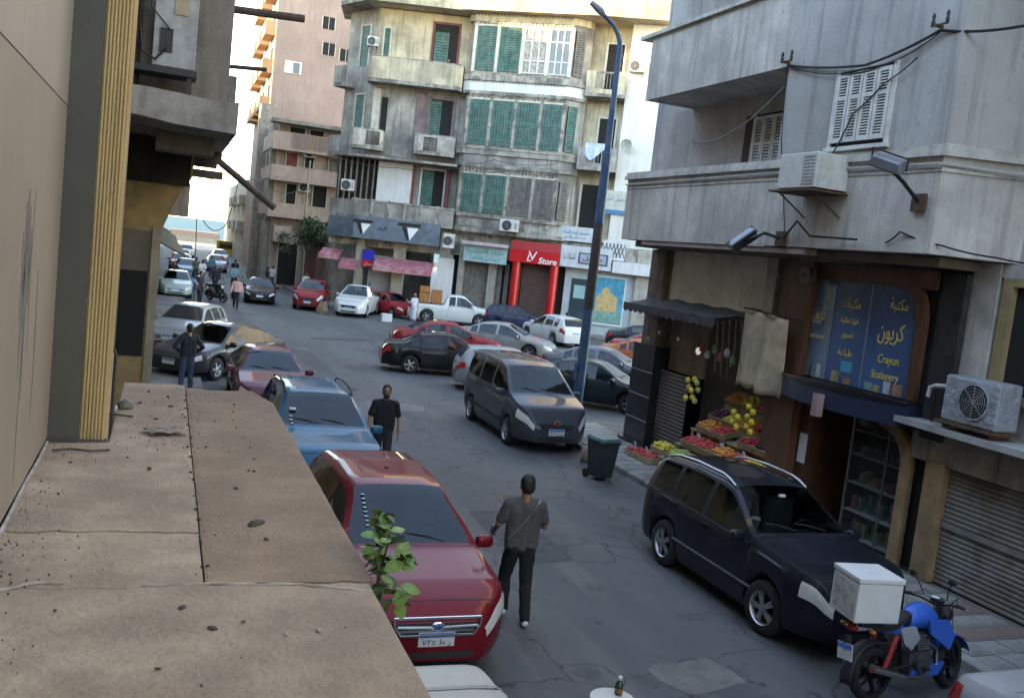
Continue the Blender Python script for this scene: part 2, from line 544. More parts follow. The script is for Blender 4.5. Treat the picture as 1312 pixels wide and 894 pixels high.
m_dark = M('dark_interior', (0.015, 0.014, 0.013), 0.9, var=0)
m_redp = M('faded_red_paint', (0.20, 0.055, 0.05), 0.8, var=0.25, scale=3)
m_purple = M('faded_mauve_plaster', (0.21, 0.15, 0.15), 0.9, var=0.25, scale=2, streak=0.4)
m_glassd = M('old_window_glass', (0.03, 0.035, 0.04), 0.08, var=0.0, spec=0.8)
m_wframe = M('cream_window_frame', (0.55, 0.51, 0.43), 0.7, var=0.18, scale=5, streak=0.4)
m_lace = M('white_lace_curtain', (0.33, 0.31, 0.28), 0.95, var=0.4, scale=6, streak=.5)

CB = thing('corner_apartment_building', 'old cream and grey corner apartment block with rows of green shutters', 'building', (16.3, 57.5, 0))
def pc(name, mat, *boxes, F=None, smooth=None, parent=None):
    g = MB(F)
    for b in boxes: g.box(*b)
    return obj(name, g, mat, parent or CB, world=True, smooth=smooth)
# --- bodies behind the facades (d < 0 is inside)
g = MB(FB)
for z0, z1 in ((0, 5.75),):
    g.box(0.2, 26, -14, -0.6, z0, z1)
obj('ground_floor_core', g, m_dark, CB, world=True)
g = MB(FB)
g.prism_z([(0.55, -3.5), (0.55, 0.0), (0.95, 0.38), (7.0, 0.38), (7.75, -0.15), (8.0, -0.6), (8.0, -3.5)], 5.75, 19.0)
obj('bay_wall', g, m_greyp, CB, world=True)
g = MB(FB); g.box(8.0, 10.4, -6, -1.35, 5.75, 19.0)
obj('recess_wall', g, m_cream, CB, world=True)
g = MB(FB); g.box(10.4, 26, -6, -0.4, 4.75, 24.0)
obj('side_wall', g, m_white, CB, world=True)
g = MB(FL); g.box(-5.35, 0.6, -5, -0.55, 13.9, 18.7)
obj('upper_wall', g, m_cream, CB, world=True)
g = MB(FL); g.box(-5.35, 0.6, -5, -0.56, 5.75, 13.9)
obj('lower_wall', g, m_greyp, CB, world=True)
# wing running back along the main street
FS = Frame(FL(-5.35, -0.55, 0), R(66))
g = MB(FS); g.box(-3.2, 0, -6, 0, 0, 19.0)
obj('street_wing', g, m_greyp, CB, world=True)
# roof storey slab (eaves balcony) above the third floor windows
g = MB()
def outline(dl, db):
    return [FL(-5.9, dl, 0)[:2], FL(-0.2, dl, 0)[:2], FB(0.7, db, 0)[:2], FB(8.4, db, 0)[:2], FB(12.6, db * 0.62, 0)[:2]]
back = [FB(12.6, -6, 0)[:2], FL(-5.9, -5, 0)[:2]]
g.prism_z(outline(0.95, 1.15) + back, 18.75, 19.05)
obj('eaves_slab', g, m_cream, CB, world=True)
g = MB()
g.prism_z(outline(0.85, 1.05) + back, 19.05, 20.3)
obj('eaves_parapet', g, m_cream, CB, world=True)
g = MB(); g.prism_z([FL(-5.9, 0.95, 0)[:2], FL(-8.0, -1.2, 0)[:2], FL(-8.5, -5, 0)[:2], FL(-5.9, -5, 0)[:2]], 18.75, 19.0)
obj('eaves_corner', g, m_dirtyst, CB, world=True)
g = MB(); g.prism_z([FL(-5.8, 0.85, 0)[:2], FL(-7.9, -1.2, 0)[:2], FL(-7.9, -1.5, 0)[:2], FL(-5.8, 0.5, 0)[:2]], 19.0, 20.2)
obj('eaves_corner_parapet', g, m_whiteP, CB, world=True)
g = MB(FB); g.box(-3, 26, -9, -1.5, 19.0, 27.0)
obj('upper_storey', g, m_cream, CB, world=True)

# --- bay: bands, friezes, window bays
def band(z0, z1, out, mat, name='string_course'):
    g = MB(FB)
    g.prism_z([(0.35, -0.5), (0.35, 0.05 + out * .6), (0.9, 0.38 + out), (7.05, 0.38 + out), (7.85 + out * .6, -0.15 + out * .4), (8.02, -0.6), (8.0, -0.8)], z0, z1)
    return obj(name, g, mat, CB, world=True)
band(5.55, 5.80, 0.22, m_dirtyst)
band(9.55, 9.72, 0.16, m_dirtyst); band(10.30, 10.62, 0.14, m_dirtyst); band(13.95, 14.12, 0.16, m_dirtyst)
band(14.75, 15.12, 0.18, m_dirtyst, 'window_sill'); band(10.62, 10.72, 0.20, m_dirtyst, 'window_sill'); band(6.45, 6.62, 0.14, m_dirtyst, 'window_sill')
band(18.30, 18.72, 0.05, m_cream, 'frieze_board')
band(14.14, 14.72, 0.06, m_whiteP, 'spandrel')
# carved friezes over each row
fm = M('carved_plaster_frieze', (0.42, 0.36, 0.28), 0.9, var=0.3, scale=6, bump=0.6, bscale=25, dirt=(0.10, 0.08, 0.07), dirt_amt=0.8, dirt_scale=5, dirt_edge=0.08)
for z0, z1 in ((9.18, 9.52), (13.66, 13.93), (18.05, 18.29)):
    g = MB(FB); g.box(0.9, 7.05, 0.30, 0.425, z0, z1)
    fr = obj('frieze', g, fm, CB, world=True)
    g = MB(FB)
    n = 26
    for k in range(n):
        s = 1.0 + 6.0 * k / (n - 1)
        g.ball((s, 0.43, (z0 + z1) / 2), (0.085, 0.035, 0.11), 8, 5)
    o = obj('carved_leaf_row', g, m_dirtyst, fr, world=True, smooth=60); o['kind'] = 'stuff'

def shutter(F, s0, s1, d, z0, z1, mat, parent, leaves=2, slats=18, rail=None):
    """folding shutter: each leaf its own part with real louvres"""
    w = (s1 - s0) / leaves
    for k in range(leaves):
        a, b_ = s0 + k * w + 0.012, s0 + (k + 1) * w - 0.012
        g = MB(F); t = min(0.07, w * 0.16)
        g.box(a, a + t, d - 0.03, d + 0.02, z0, z1); g.box(b_ - t, b_, d - 0.03, d + 0.02, z0, z1)
        g.box(a + t, b_ - t, d - 0.028, d + 0.018, z0, z0 + t * 1.2); g.box(a + t, b_ - t, d - 0.028, d + 0.018, z1 - t * 1.2, z1)
        zm = z0 + (z1 - z0) * (rail if rail else 0.62)
        g.box(a + t, b_ - t, d - 0.028, d + 0.018, zm - t / 2, zm + t / 2)
        z = z0 + t * 1.2; h = (z1 - z0 - 2.4 * t) / slats
        for q in range(slats):
            zz = z + q * h
            g.hexa([(a + t, d - 0.025, zz + h * .9), (b_ - t, d - 0.025, zz + h * .9), (b_ - t, d + 0.012, zz + 0.1 * h), (a + t, d + 0.012, zz + .1 * h)],
                   [(a + t, d - 0.035, zz + h * .9), (b_ - t, d - 0.035, zz + h * .9), (b_ - t, d + 0.0, zz + 0.1 * h), (a + t, d + 0.0, zz + .1 * h)])
        obj('shutter_leaf', g, mat, parent, world=True)

posts = [0.95, 2.40, 3.97, 5.58, 7.0]
def bay_row(z0, z1, kinds):
    for i in range(4):
        a, b_ = posts[i] + 0.10, posts[i + 1] - 0.10
        g = MB(FB); g.box(a - 0.02, b_ + 0.02, 0.375, 0.384, z0, z1)
        w = obj('window_opening', g, m_dark, CB, world=True)
        k = kinds[i]
        if k in ('g', 'w'):
            shutter(FB, a, b_, 0.44, z0, z1, m_green if k == 'g' else m_greyshut, w, leaves=3)
        else:
            g = MB(FB); g.box(a, b_, 0.39, 0.405, z0, z1)
            obj('pane', g, m_glassd if k == 'p' else m_lace, w, world=True)
            for t in (0.0, 0.33, 0.66, 1.0):
                s = a + (b_ - a) * t
                g = MB(FB); g.box(s - 0.035, s + 0.035, 0.40, 0.46, z0, z1)
                obj('mullion', g, m_whiteP, w, world=True)
            for t in (0.0, 0.28, 0.72, 1.0):
                z = z0 + (z1 - z0) * t
                g = MB(FB); g.box(a + .036, b_ - .036, 0.405, 0.45, z - 0.03, z + 0.03)
                obj('glazing_bar', g, m_whiteP, w, world=True)
    for s in posts:
        g = MB(FB); g.box(s - 0.10, s + 0.10, 0.37, 0.50, z0 - 0.12, z1 + 0.1)
        obj('bay_post', g, m_wframe if z0 > 12 else m_dirtyst, CB, world=True)
    g = MB(FB); g.box(0.85, 7.1, 0.37, 0.49, z1 + 0.02, z1 + 0.12)
    obj('window_head', g, m_wframe, CB, world=True)
    # canted end light
    F2 = Frame(FB(7.1, 0.36, 0), BA - R(-35))
    F2 = Frame(FB(7.08, 0.34, 0), BA + R(-36))
    g = MB(F2); g.box(0.08, 0.72, -0.02, 0.05, z0, z1)
    e = obj('end_window', g, m_dark, CB, world=True)
    shutter(F2, 0.10, 0.70, 0.09, z0, z1, m_green if 'g' == kinds[3] else m_greyshut, e, leaves=1)
    F3 = Frame(FB(0.56, 0.02, 0), BA - R(-44) * -1)
    g = MB(F3); g.box(0.06, 0.40, 0.0, 0.04, z0, z1)
    obj('end_window', g, m_green if kinds[0] == 'g' else m_greyshut, CB, world=True)
for z, dd in ((9.46, .16), (13.86, .16), (18.62, .12), (5.47, .2), (14.66, .1)):
    g = MB(FB)
    for k in range(30): s = .98 + k * .2; g.box(s, s + .1, .38, .38 + dd, z, z + .085)
    o = obj('dentil_row', g, m_dirtyst, CB, world=True); o['kind'] = 'stuff'
bay_row(15.35, 17.98, 'ggcp')
bay_row(10.88, 13.58, 'gggg')
bay_row(6.75, 9.08, 'ggww')
# thin iron guard bars before the shutters
for z0, z1, n_ in ((10.95, 13.5, 4), (6.82, 9.0, 4)):
    for i in range(n_):
        a, b_ = posts[i] + .12, posts[i + 1] - .12
        g = MB(FB)
        for k in range(7): s = a + (b_ - a) * (k + .5) / 7; g.box(s - .012, s + .012, .475, .495, z0, z1)
        for t_ in (.12, .55, .9): g.box(a, b_, .47, .475, z0 + (z1 - z0) * t_ - .012, z0 + (z1 - z0) * t_ + .012)
        obj('window_guard', g, M('faded_green_iron', (0.12, 0.22, 0.19), 0.7, var=.3, scale=4) if z0 > 8 or i < 2 else m_greyshut, CB, world=True)
# first floor balcony front along the bay (stone panels)
for i in range(4):
    g = MB(FB); g.box(posts[i] + 0.2, posts[i + 1] - 0.2, 0.38, 0.43, 5.86, 6.38)
    obj('stone_panel', g, m_dirtyst, CB, world=True)
    g = MB(FB); g.box(posts[i] + 0.2, posts[i + 1] - 0.2, 0.38, 0.43, 9.76, 10.26)
    obj('stone_panel', g, m_greyp, CB, world=True)

# --- recess column with balconies to the right of the bay
for z0, z1, m in ((14.3, 15.8, m_cream), (9.95, 11.35, m_greyp)):
    g = MB(FB); g.box(8.05, 10.42, -1.3, 0.15, z0, z0 + 0.2)
    bl = obj('balcony', g, m_dirtyst, CB, world=True)
    for a, b_ in ((8.05, 8.6), (9.75, 10.42)):
        g = MB(FB); g.box(a, b_, 0.02, 0.17, z0 + 0.2, z1); obj('parapet', g, m, bl, world=True)
    g = MB(FB); g.box(8.6, 9.75, 0.03, 0.15, z0 + 0.2, z0 + 0.45); obj('parapet', g, m, bl, world=True)
    g = MB(FB)
    for k in range(6):
        s = 8.68 + k * 0.2; g.box(s, s + 0.04, 0.07, 0.11, z0 + 0.45, z1 - 0.12)
    g.box(8.6, 9.75, 0.06, 0.12, z1 - 0.12, z1 - 0.02)
    obj('balustrade', g, m_dirtyst, bl, world=True)
    g = MB(FB); g.box(8.9, 9.9, -1.345, -1.30, z0 + 0.2, z1 + 1.9); obj('balcony_door', g, m_dark, CB, world=True)
    g = MB(FB); g.box(8.78, 8.9, -1.345, -1.22, z0 + 0.2, z1 + 2.0); g.box(9.9, 10.02, -1.345, -1.22, z0 + 0.2, z1 + 2.0); g.box(8.9, 9.9, -1.34, -1.24, z1 + 1.9, z1 + 2.0)
    obj('door_frame', g, m_wframe, CB, world=True)
g = MB(FB); g.box(8.3, 9.6, -1.345, -1.30, 6.0, 9.2); obj('balcony_door', g, m_dark, CB, world=True)
g = MB(FB); g.box(8.15, 8.3, -1.345, -1.2, 6.0, 9.3); obj('door_frame', g, m_wframe, CB, world=True)

# --- left facade balconies, doors, windows
def bal(F, s0, s1, d1, z0, z1, mat, thick=0.22, name='balcony'):
    g = MB(F); g.prism_z([(s0, -0.6), (s0, d1 - 0.15), (s0 + 0.25, d1), (s1 - 0.25, d1), (s1, d1 - 0.3), (s1, -0.6)], z0, z0 + thick)
    b = obj(name, g, m_dirtyst, CB, world=True)
    g = MB(F)
    o1 = [(s0, -0.55), (s0, d1 - 0.15), (s0 + 0.25, d1), (s1 - 0.25, d1), (s1, d1 - 0.3), (s1, -0.55)]
    i1 = [(s0 + .14, -0.55), (s0 + .14, d1 - 0.2), (s0 + 0.31, d1 - .14), (s1 - 0.31, d1 - .14), (s1 - .14, d1 - 0.36), (s1 - .14, -0.55)]
    for k in range(5):
        g.hexa([(*o1[k], z0 + thick), (*o1[k + 1], z0 + thick), (*i1[k + 1], z0 + thick), (*i1[k], z0 + thick)],
               [(*o1[k], z1), (*o1[k + 1], z1), (*i1[k + 1], z1), (*i1[k], z1)])
    obj('parapet', g, mat, b, world=True)
    g = MB(F)
    for k in range(5):
        g.hexa([(*o1[k], z1 - .0), (*o1[k + 1], z1 - .0), (*i1[k + 1], z1), (*i1[k], z1)], [(*o1[k], z1 + .07), (*o1[k + 1], z1 + .07), (*i1[k + 1], z1 + .07), (*i1[k], z1 + .07)])
    obj('coping', g, m_dirtyst, b, world=True)
    return b
bal(FL, -5.6, 0.25, 0.75, 14.0, 15.5, m_cream)
m_palepl = M('pale_dirty_plaster', (0.47, 0.44, 0.39), 0.9, var=0.2, scale=2, streak=0.7, dirt=(0.2, 0.18, 0.16), dirt_amt=.6, dirt_scale=1.5)
bal(FL, -2.35, 0.2, 0.55, 9.95, 11.15, m_palepl)
bal(FL, -6.35, -4.35, 0.45, 9.9, 11.1, m_palepl)
bal(FS, -1.6, -0.3, 1.0, 13.4, 15.0, m_greyp) if False else None
# pierced stone screens in the second floor balconies
for s0 in (-1.75, -5.35):
    g = MB(FL)
    for a in range(5):
        for c in range(5):
            g.lathe([(0.055, -0.02), (0.085, -0.02), (0.085, 0.03), (0.055, 0.03)], 10, (s0 + 0.1 + a * .16, 0.575 if s0 > -3 else 0.475, 10.28 + c * .16), 'y', cap=False)
    o = obj('pierced_screen', g, m_dirtyst, CB, world=True)
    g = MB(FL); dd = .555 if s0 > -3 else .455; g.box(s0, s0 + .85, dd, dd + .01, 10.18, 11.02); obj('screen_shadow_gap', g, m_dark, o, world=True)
# entresol slab + parapet of the first floor
g = MB(FL); g.prism_z([(-7.3, -1.0), (-7.3, 0.0), (-5.7, 1.05), (0.5, 1.05), (0.5, -0.6), (-7.3, -0.6)], 9.36, 9.5)
obj('first_floor_canopy', g, m_dirtyst, CB, world=True)
g = MB(FL); g.prism_z([(-7.3, -1.0), (-7.3, 0.0), (-5.7, 0.85), (0.6, 0.85), (0.6, -0.6), (-7.3, -0.6)], 5.55, 5.78)
fb = obj('first_floor_balcony', g, m_dirtyst, CB, world=True)
g = MB(FL)
g.hexa([(-7.3, 0.0, 5.78), (-5.7, 0.85, 5.78), (-5.7, 0.7, 5.78), (-7.3, -.15, 5.78)], [(-7.3, 0.0, 6.7), (-5.7, 0.85, 6.7), (-5.7, 0.7, 6.7), (-7.3, -.15, 6.7)])
g.box(-5.7, 0.6, 0.7, 0.85, 5.78, 6.7)
pz = obj('parapet', g, m_greyp, fb, world=True)
for k in range(6):
    g = MB(FL); s = -5.6 + k * 1.02; g.box(s, s + 0.16, 0.68, 0.91, 5.7, 6.85); obj('parapet_post', g, m_dirtyst, fb, world=True)
g = MB(FL); g.box(-5.8, 0.65, 0.66, 0.90, 6.7, 6.80); obj('coping', g, m_dirtyst, fb, world=True)
def opening(F, s0, s1, d, z0, z1, mat, frame=None, name='balcony_door', fw=0.1):
    g = MB(F); g.box(s0, s1, d - .02, d + 0.012, z0, z1); o = obj(name, g, mat, CB, world=True)
    if frame:
        g = MB(F); g.box(s0 - fw, s0, d - .02, d + 0.07, z0, z1 + fw); g.box(s1, s1 + fw, d - .02, d + .07, z0, z1 + fw); g.box(s0, s1, d - .02, d + .068, z1, z1 + fw)
        obj('door_frame', g, frame, o, world=True)
    return o
D0 = -0.55
o = opening(FL, -1.85, -0.35, D0, 14.25, 18.1, m_dark, m_redp, fw=0.14)
shutter(FL, -1.8, -0.9, D0 + 0.08, 14.3, 17.6, m_green, o, leaves=2)
o = opening(FL, -4.95, -4.6, D0, 15.3, 17.5, m_dark, m_wframe, 'window_opening'); shutter(FL, -4.95, -4.6, D0 + .06, 15.3, 17.5, m_green, o, leaves=1)
o = opening(FL, -1.65, -0.25, D0, 10.2, 13.5, m_dark, m_purple, fw=0.2); shutter(FL, -1.65, -.95, D0 + .05, 10.3, 13.4, m_green, o, leaves=2)
g = MB(FL); g.box(-2.6, -1.88, D0, D0 + .03, 10.2, 13.9); obj('wall_patch', g, m_purple, CB, world=True)
o = opening(FL, -1.75, -0.35, D0, 5.8, 9.1, m_dark, m_whiteP, fw=0.12); shutter(FL, -1.72, -1.0, D0 + .05, 5.9, 9.0, m_green, o, leaves=2)
g = MB(FL); g.box(-4.5, -2.35, D0 + 0.25, D0 + 0.35, 5.9, 9.3); obj('enclosure_panel', g, m_whiteP, CB, world=True)
g = MB(FL); g.box(-2.3, -2.15, D0 + 0.2, D0 + .36, 5.9, 9.3); g.box(-0.2, 0.05, D0 + 0.2, D0 + .36, 5.9, 9.3); obj('enclosure_post', g, m_redp, CB, world=True)
for k in range(7):
    g = MB(FL); s = -7.0 + k * 0.36; g.box(s, s + 0.10, D0 + 0.1 - .0, D0 + 0.22, 6.7, 9.36); obj('wooden_post', g, m_greyshut, CB, world=True)
g = MB(FL); g.box(-7.1, -4.6, D0 - .3, D0 + 0.05, 6.6, 9.36); obj('enclosure_back', g, m_dark, CB, world=True)
g = MB(FL); g.box(-5.3, -4.85, D0, D0 + 0.05, 10.0, 13.8); obj('corner_pier', g, m_wframe, CB, world=True)
o = opening(FL, -4.75, -4.35, D0, 10.2, 13.3, m_dark, None, 'window_opening')
# street wing windows and balcony
for z0 in (15.2, 10.9, 6.8):
    for s in (-1.3,):
        o = opening(FS, s - 0.45, s + 0.45, 0, z0, z0 + 2.5, m_green, m_wframe, 'window')
for z0 in (14.0, 9.6):
    g = MB(FS); g.box(-3.2, -2.0, -0.1, 0.9, z0 - .15, z0 + .1); b = obj('balcony', g, m_dirtyst, CB, world=True)
    g = MB(FS); g.box(-3.2, -2.0, 0.78, 0.9, z0 + .1, z0 + 1.15); obj('parapet', g, m_greyp, b, world=True)

# --- ground floor shops
m_shoppier = M('shop_pier_plaster', (0.36, 0.33, 0.28), 0.85, var=0.2, scale=1.5, streak=0.5)
m_shutbrown = M('brown_roller_shutter', (0.10, 0.055, 0.04), 0.6, var=0.2, scale=2)
def roller(F, s0, s1, d, z0, z1, mat, parent, n=None, name='roller_shutter', pitch=0.11):
    g = MB(F); z = z0
    while z < z1 - 0.01:
        zz = min(z1, z + pitch)
        g.hexa([(s0, d, z), (s1, d, z), (s1, d + .022, z + .3 * pitch), (s0, d + .022, z + .3 * pitch)], [(s0, d, zz - .004), (s1, d, zz - .004), (s1, d + .018, zz - .3 * pitch), (s0, d + .018, zz - .3 * pitch)])
        z = zz
    return obj(name, g, mat, parent, world=True)
for F, s, w in ((FL, -0.1, 0.9), (FB, 1.2, 0.35), (FB, 3.2, 0.5), (FB, 4.75, 0.45), (FB, 12.4, 1.0), (FL, -5.4, 0.5), (FL, -3.0, 0.7)):
    g = MB(F); g.box(s, s + w, -0.7, -0.05 if F is FB else 0.0, 0, 5.6); obj('shop_pier', g, m_shoppier, CB, world=True)
g = MB(FB); g.box(0.6, 13.4, -0.9, -0.1, 4.0, 5.55); obj('shop_fascia', g, m_dirtyst, CB, world=True)
g = MB(FL); g.box(-7.2, 0.6, -0.9, -0.12, 3.9, 5.55); obj('shop_fascia', g, m_dirtyst, CB, world=True)
roller(FB, 1.6, 3.15, -0.35, 0.1, 4.0, m_greyshut, CB)
roller(FB, 5.35, 7.3, -0.2, 0.1, 4.0, m_shutbrown, CB)
g = MB(FB)
for s in (3.75, 4.2): g.box(s, s + 0.28, -0.42, -0.36, 0.1, 3.8)
obj('door_leaf', g, m_greyshut, CB, world=True)
m_redgl = M('glossy_red_cladding', (0.55, 0.012, 0.015), 0.3, var=0.05, scale=1, spec=0.6)
for s in (4.95, 7.35):
    g = MB(FB); g.lathe([(0.27, 0.1), (0.27, 4.05)], 18, (s + 0.1, 0.25, 0), 'z'); obj('red_column', g, m_redgl, CB, world=True, smooth=40)
roller(FL, -4.55, -3.05, -0.35, 0.1, 3.4, M('grey_roller', (0.33, 0.33, 0.33), 0.6, var=0.15, scale=2), CB)
g = MB(FL); g.box(-0.15, 0.9, 0.0, 0.06, 0.4, 3.7); obj('stone_cladding', g, m_whiteP, CB, world=True)
# mosaic shopfront at the end
g = MB(FB); g.box(8.05, 12.4, -0.75, -0.3, 0.12, 4.0); obj('shop_front_wall', g, M('pale_blue_tile', (0.40, 0.46, 0.48), 0.5, var=0.12, scale=3), CB, world=True)
g = MB(FB); g.box(8.5, 9.5, -0.30, -0.27, 0.2, 3.4); obj('shop_door', g, M('shop_glass', (0.03, 0.06, 0.07), 0.08, var=0, spec=0.8), CB, world=True)
g = MB(FB); g.box(8.7, 9.4, -0.265, -0.25, 2.2, 3.0); obj('notice', g, M('teal_notice', (0.25, 0.45, 0.45), 0.6, var=0.1), CB, world=True)
g = MB(FB); g.box(9.85, 11.9, -0.30, -0.18, 0.75, 3.75); mo = obj('picture_panel', g, M('white_frame', (0.6, 0.6, 0.6), 0.5, var=0.05), CB, world=True)
g = MB(FB); g.box(9.95, 11.8, -0.18, -0.165, 0.9, 3.65); obj('panel_blue', g, M('turquoise_print', (0.03, 0.28, 0.40), 0.4, var=0.3, scale=4), mo, world=True)
g = MB(FB); g.prism_y([(10.15, 1.6), (11.5, 1.6), (11.45, 2.5), (11.0, 2.75), (10.9, 3.05), (10.55, 3.05), (10.4, 2.6), (10.15, 2.45)], -0.165, -0.15); obj('panel_sand', g, M('sand_print', (0.55, 0.38, 0.17), 0.5, var=0.25, scale=6), mo, world=True)
g = MB(FB); g.box(10.0, 11.75, -0.165, -0.148, 0.95, 1.58); obj('panel_green', g, M('sea_green_print', (0.16, 0.33, 0.27), 0.5, var=0.25, scale=6), mo, world=True)
g = MB(FB); g.box(12.3, 15.5, -0.75, -0.25, 0.12, 4.0); obj('end_pier', g, M('beige_end_pier', (0.40, 0.35, 0.30), 0.85, var=0.2, scale=1.5, streak=0.4), CB, world=True)
g = MB(FB); g.box(11.0, 16.0, -0.7, 0.35, 4.0, 4.7); obj('white_ledge', g, m_whiteP, CB, world=True)

# --- shop signs (each its own thing)
def sign(F, s0, s1, d0, d1, z0, z1, mat, name, label, cat='sign', group=None):
    t = thing(name, label, cat, F((s0 + s1) / 2, d0, z0))
    g = MB(F); g.box(s0, s1, d0, d1, z0, z1); obj('board', g, mat, t, world=True)
    T = lambda u, v, e: F((s0 + s1) / 2 + u, d1 + e, (z0 + z1) / 2 + v)
    return t, T
m_gsign = M('slate_blue_sign', (0.115, 0.155, 0.195), 0.55, var=0.2, scale=2, dirt=(0.06, 0.07, 0.08), dirt_amt=0.4)
m_ink = M('black_letter', (0.012, 0.012, 0.013), 0.5, var=0)
m_wlet = M('white_letter', (0.75, 0.75, 0.75), 0.5, var=0)
t, T = sign(FL, -5.5, -0.1, 0.86, 1.0, 4.38, 5.75, m_gsign, 'shop_sign', 'long slate blue sign board with black and white triangular emblems')
g = MB(); g.hexa([FL(-5.5, 1.0, 4.36), FL(-7.3, 0.05, 4.36), FL(-7.3, -0.1, 4.36), FL(-5.5, 0.86, 4.36)], [FL(-5.5, 1.0, 5.6), FL(-7.3, 0.05, 5.6), FL(-7.3, -0.1, 5.6), FL(-5.5, 0.86, 5.6)])
obj('board_return', g, m_gsign, t, world=True)
def emblem(u, k):
    g = MB(lambda a, b, c: T(a + u, b, c)); g.hexa([(-.48 * k, .36 * k, .003), (.48 * k, .36 * k, .003), (.48 * k, .22 * k, .003), (-.48 * k, .22 * k, .003)], [(-.48 * k, .36 * k, .02), (.48 * k, .36 * k, .02), (.48 * k, .22 * k, .02), (-.48 * k, .22 * k, .02)])
    g.hexa([(-.30 * k, .20 * k, .003), (-.12 * k, .20 * k, .003), (0.04 * k, -.34 * k, .003), (-.06 * k, -.34 * k, .003)], [(-.30 * k, .20 * k, .02), (-.12 * k, .20 * k, .02), (0.04 * k, -.34 * k, .02), (-.06 * k, -.34 * k, .02)])
    obj('emblem_dark', g, m_ink, t, world=True)
    g = MB(lambda a, b, c: T(a + u, b, c)); g.hexa([(-.08 * k, .18 * k, .003), (.40 * k, .18 * k, .003), (.06 * k, -.34 * k, .003)], [(-.08 * k, .18 * k, .02), (.40 * k, .18 * k, .02), (.06 * k, -.34 * k, .02)])
    obj('emblem_white', g, m_wlet, t, world=True)
emblem(0.75, 1.5); emblem(-2.15, 1.25)
lettering(arabic('فير'), 0.5, lambda u, v, e: T(u - 0.9, v + .1, e), m_ink, t)
lettering(arabic('تي'), 0.34, lambda u, v, e: T(u + 2.0, v + .25, e), m_ink, t)
m_teal = M('pale_teal_sign', (0.30, 0.44, 0.44), 0.6, var=0.12, scale=2, streak=0.2)
t, T = sign(FB, 1.65, 4.45, 0.45, 0.55, 3.72, 4.72, m_teal, 'shop_sign', 'pale teal shop sign with two lines of lettering beside the red store')
lettering(arabic('معرض الاسكندرية'), 0.42, lambda u, v, e: T(u, v + .18, e), M('teal_letter', (0.04, 0.22, 0.21), 0.5, var=0), t, width=2.4)
lettering(arabic('للملابس الجاهزة'), 0.3, lambda u, v, e: T(u, v - .25, e), MATS['teal_letter'], t, width=1.9)
g = MB(FB); g.box(1.55, 4.5, 0.40, 0.85, 4.74, 4.95); obj('sign_lamp_box', g, M('pale_pink_trim', (0.5, 0.38, 0.40), 0.6, var=0.1), t, world=True)
m_redsign = M('red_sign_face', (0.58, 0.012, 0.015), 0.35, var=0.06, scale=1)
t, T = sign(FB, 4.65, 7.72, 0.45, 0.6, 4.0, 4.75, m_redsign, 'store_sign', 'bright red store sign with white monogram between red columns')
g = MB(FB); g.hexa([(4.65, .45, 4.75), (7.72, .45, 4.75), (7.72, .45, 5.3), (4.65, .45, 5.3)], [(4.65, .6, 4.76), (7.72, .6, 4.76), (7.72, .52, 5.3), (4.65, .52, 5.3)]); obj('sign_header', g, M('red_header', (0.40, 0.01, 0.012), 0.4, var=0.05), t, world=True)
lettering('V', 0.78, lambda u, v, e: T(u - 0.10, v + .06, e), m_wlet, t, width=0.55)
lettering('L', 0.66, lambda u, v, e: T(u - 0.34, v - .05, e), m_wlet, t, shear=0.25)
lettering('Store', 0.52, lambda u, v, e: T(u + 0.85, v - .17, e), m_wlet, t, width=1.15, shear=0.2, bold=0.01)
t, T = sign(FB, 7.75, 10.9, 0.2, 0.34, 4.05, 5.35, M('white_sign_face', (0.52, 0.54, 0.56), 0.6, var=0.1, streak=0.2), 'shop_sign', 'white sign with dark lettering and a framed inset beside the red store sign')
lettering(arabic('شتات'), 0.55, lambda u, v, e: T(u - 1.0, v, e), m_ink, t, width=0.7)
g = MB(lambda a, b, c: T(a, b, c)); g.box(-0.45, 1.35, -0.38, 0.30, 0.002, 0.03); obj('inset_frame', g, M('navy_frame', (0.06, 0.08, 0.11), 0.5, var=0.1), t, world=True)
g = MB(lambda a, b, c: T(a, b, c)); g.box(-0.35, 1.25, -0.30, 0.22, 0.03, 0.036); obj('inset', g, M('inset_face', (0.30, 0.34, 0.40), 0.5, var=0.2, scale=5), t, world=True)
lettering(arabic('موبايل'), 0.36, lambda u, v, e: T(u + .45, v - .02, e + .036), m_ink, t, width=1.2)
t, T = sign(FB, 7.4, 9.55, 0.0, 0.12, 5.62, 6.5, M('faded_white_sign', (0.50, 0.53, 0.54), 0.6, var=0.12, streak=0.3), 'shop_sign', 'faded white first floor sign with a line of blue lettering above the white shop')
lettering(arabic('محمود عبد السلام'), 0.3, lambda u, v, e: T(u, v + .1, e), M('blue_letter', (0.05, 0.12, 0.22), 0.5, var=0), t, width=1.7)
lettering(arabic('محام'), 0.22, lambda u, v, e: T(u, v - .2, e), MATS['blue_letter'], t, width=1.3)
t, T = sign(FB, 9.7, 11.4, -0.38, -0.28, 7.5, 8.9, M('cream_sign', (0.5, 0.49, 0.42), 0.6, var=0.12, streak=0.3), 'shop_sign', 'cream sign with a blue lower edge on the white side wall')
g = MB(FB); g.box(9.7, 11.4, -0.28, -0.27, 7.5, 7.75); obj('blue_edge', g, M('blue_edge', (0.02, 0.18, 0.33), 0.5, var=0.1), t, world=True)
lettering(arabic('معمل الحياة'), 0.34, lambda u, v, e: T(u, v + .2, e), MATS['blue_letter'], t, width=1.4)
t, T = sign(FB, 10.2, 11.6, 0.0, 0.1, 4.75, 5.9, m_whiteP, 'lattice_panel', 'white lattice panel over the end ledge of the corner building', 'panel')
g = MB(lambda a, b, c: T(a, b, c))
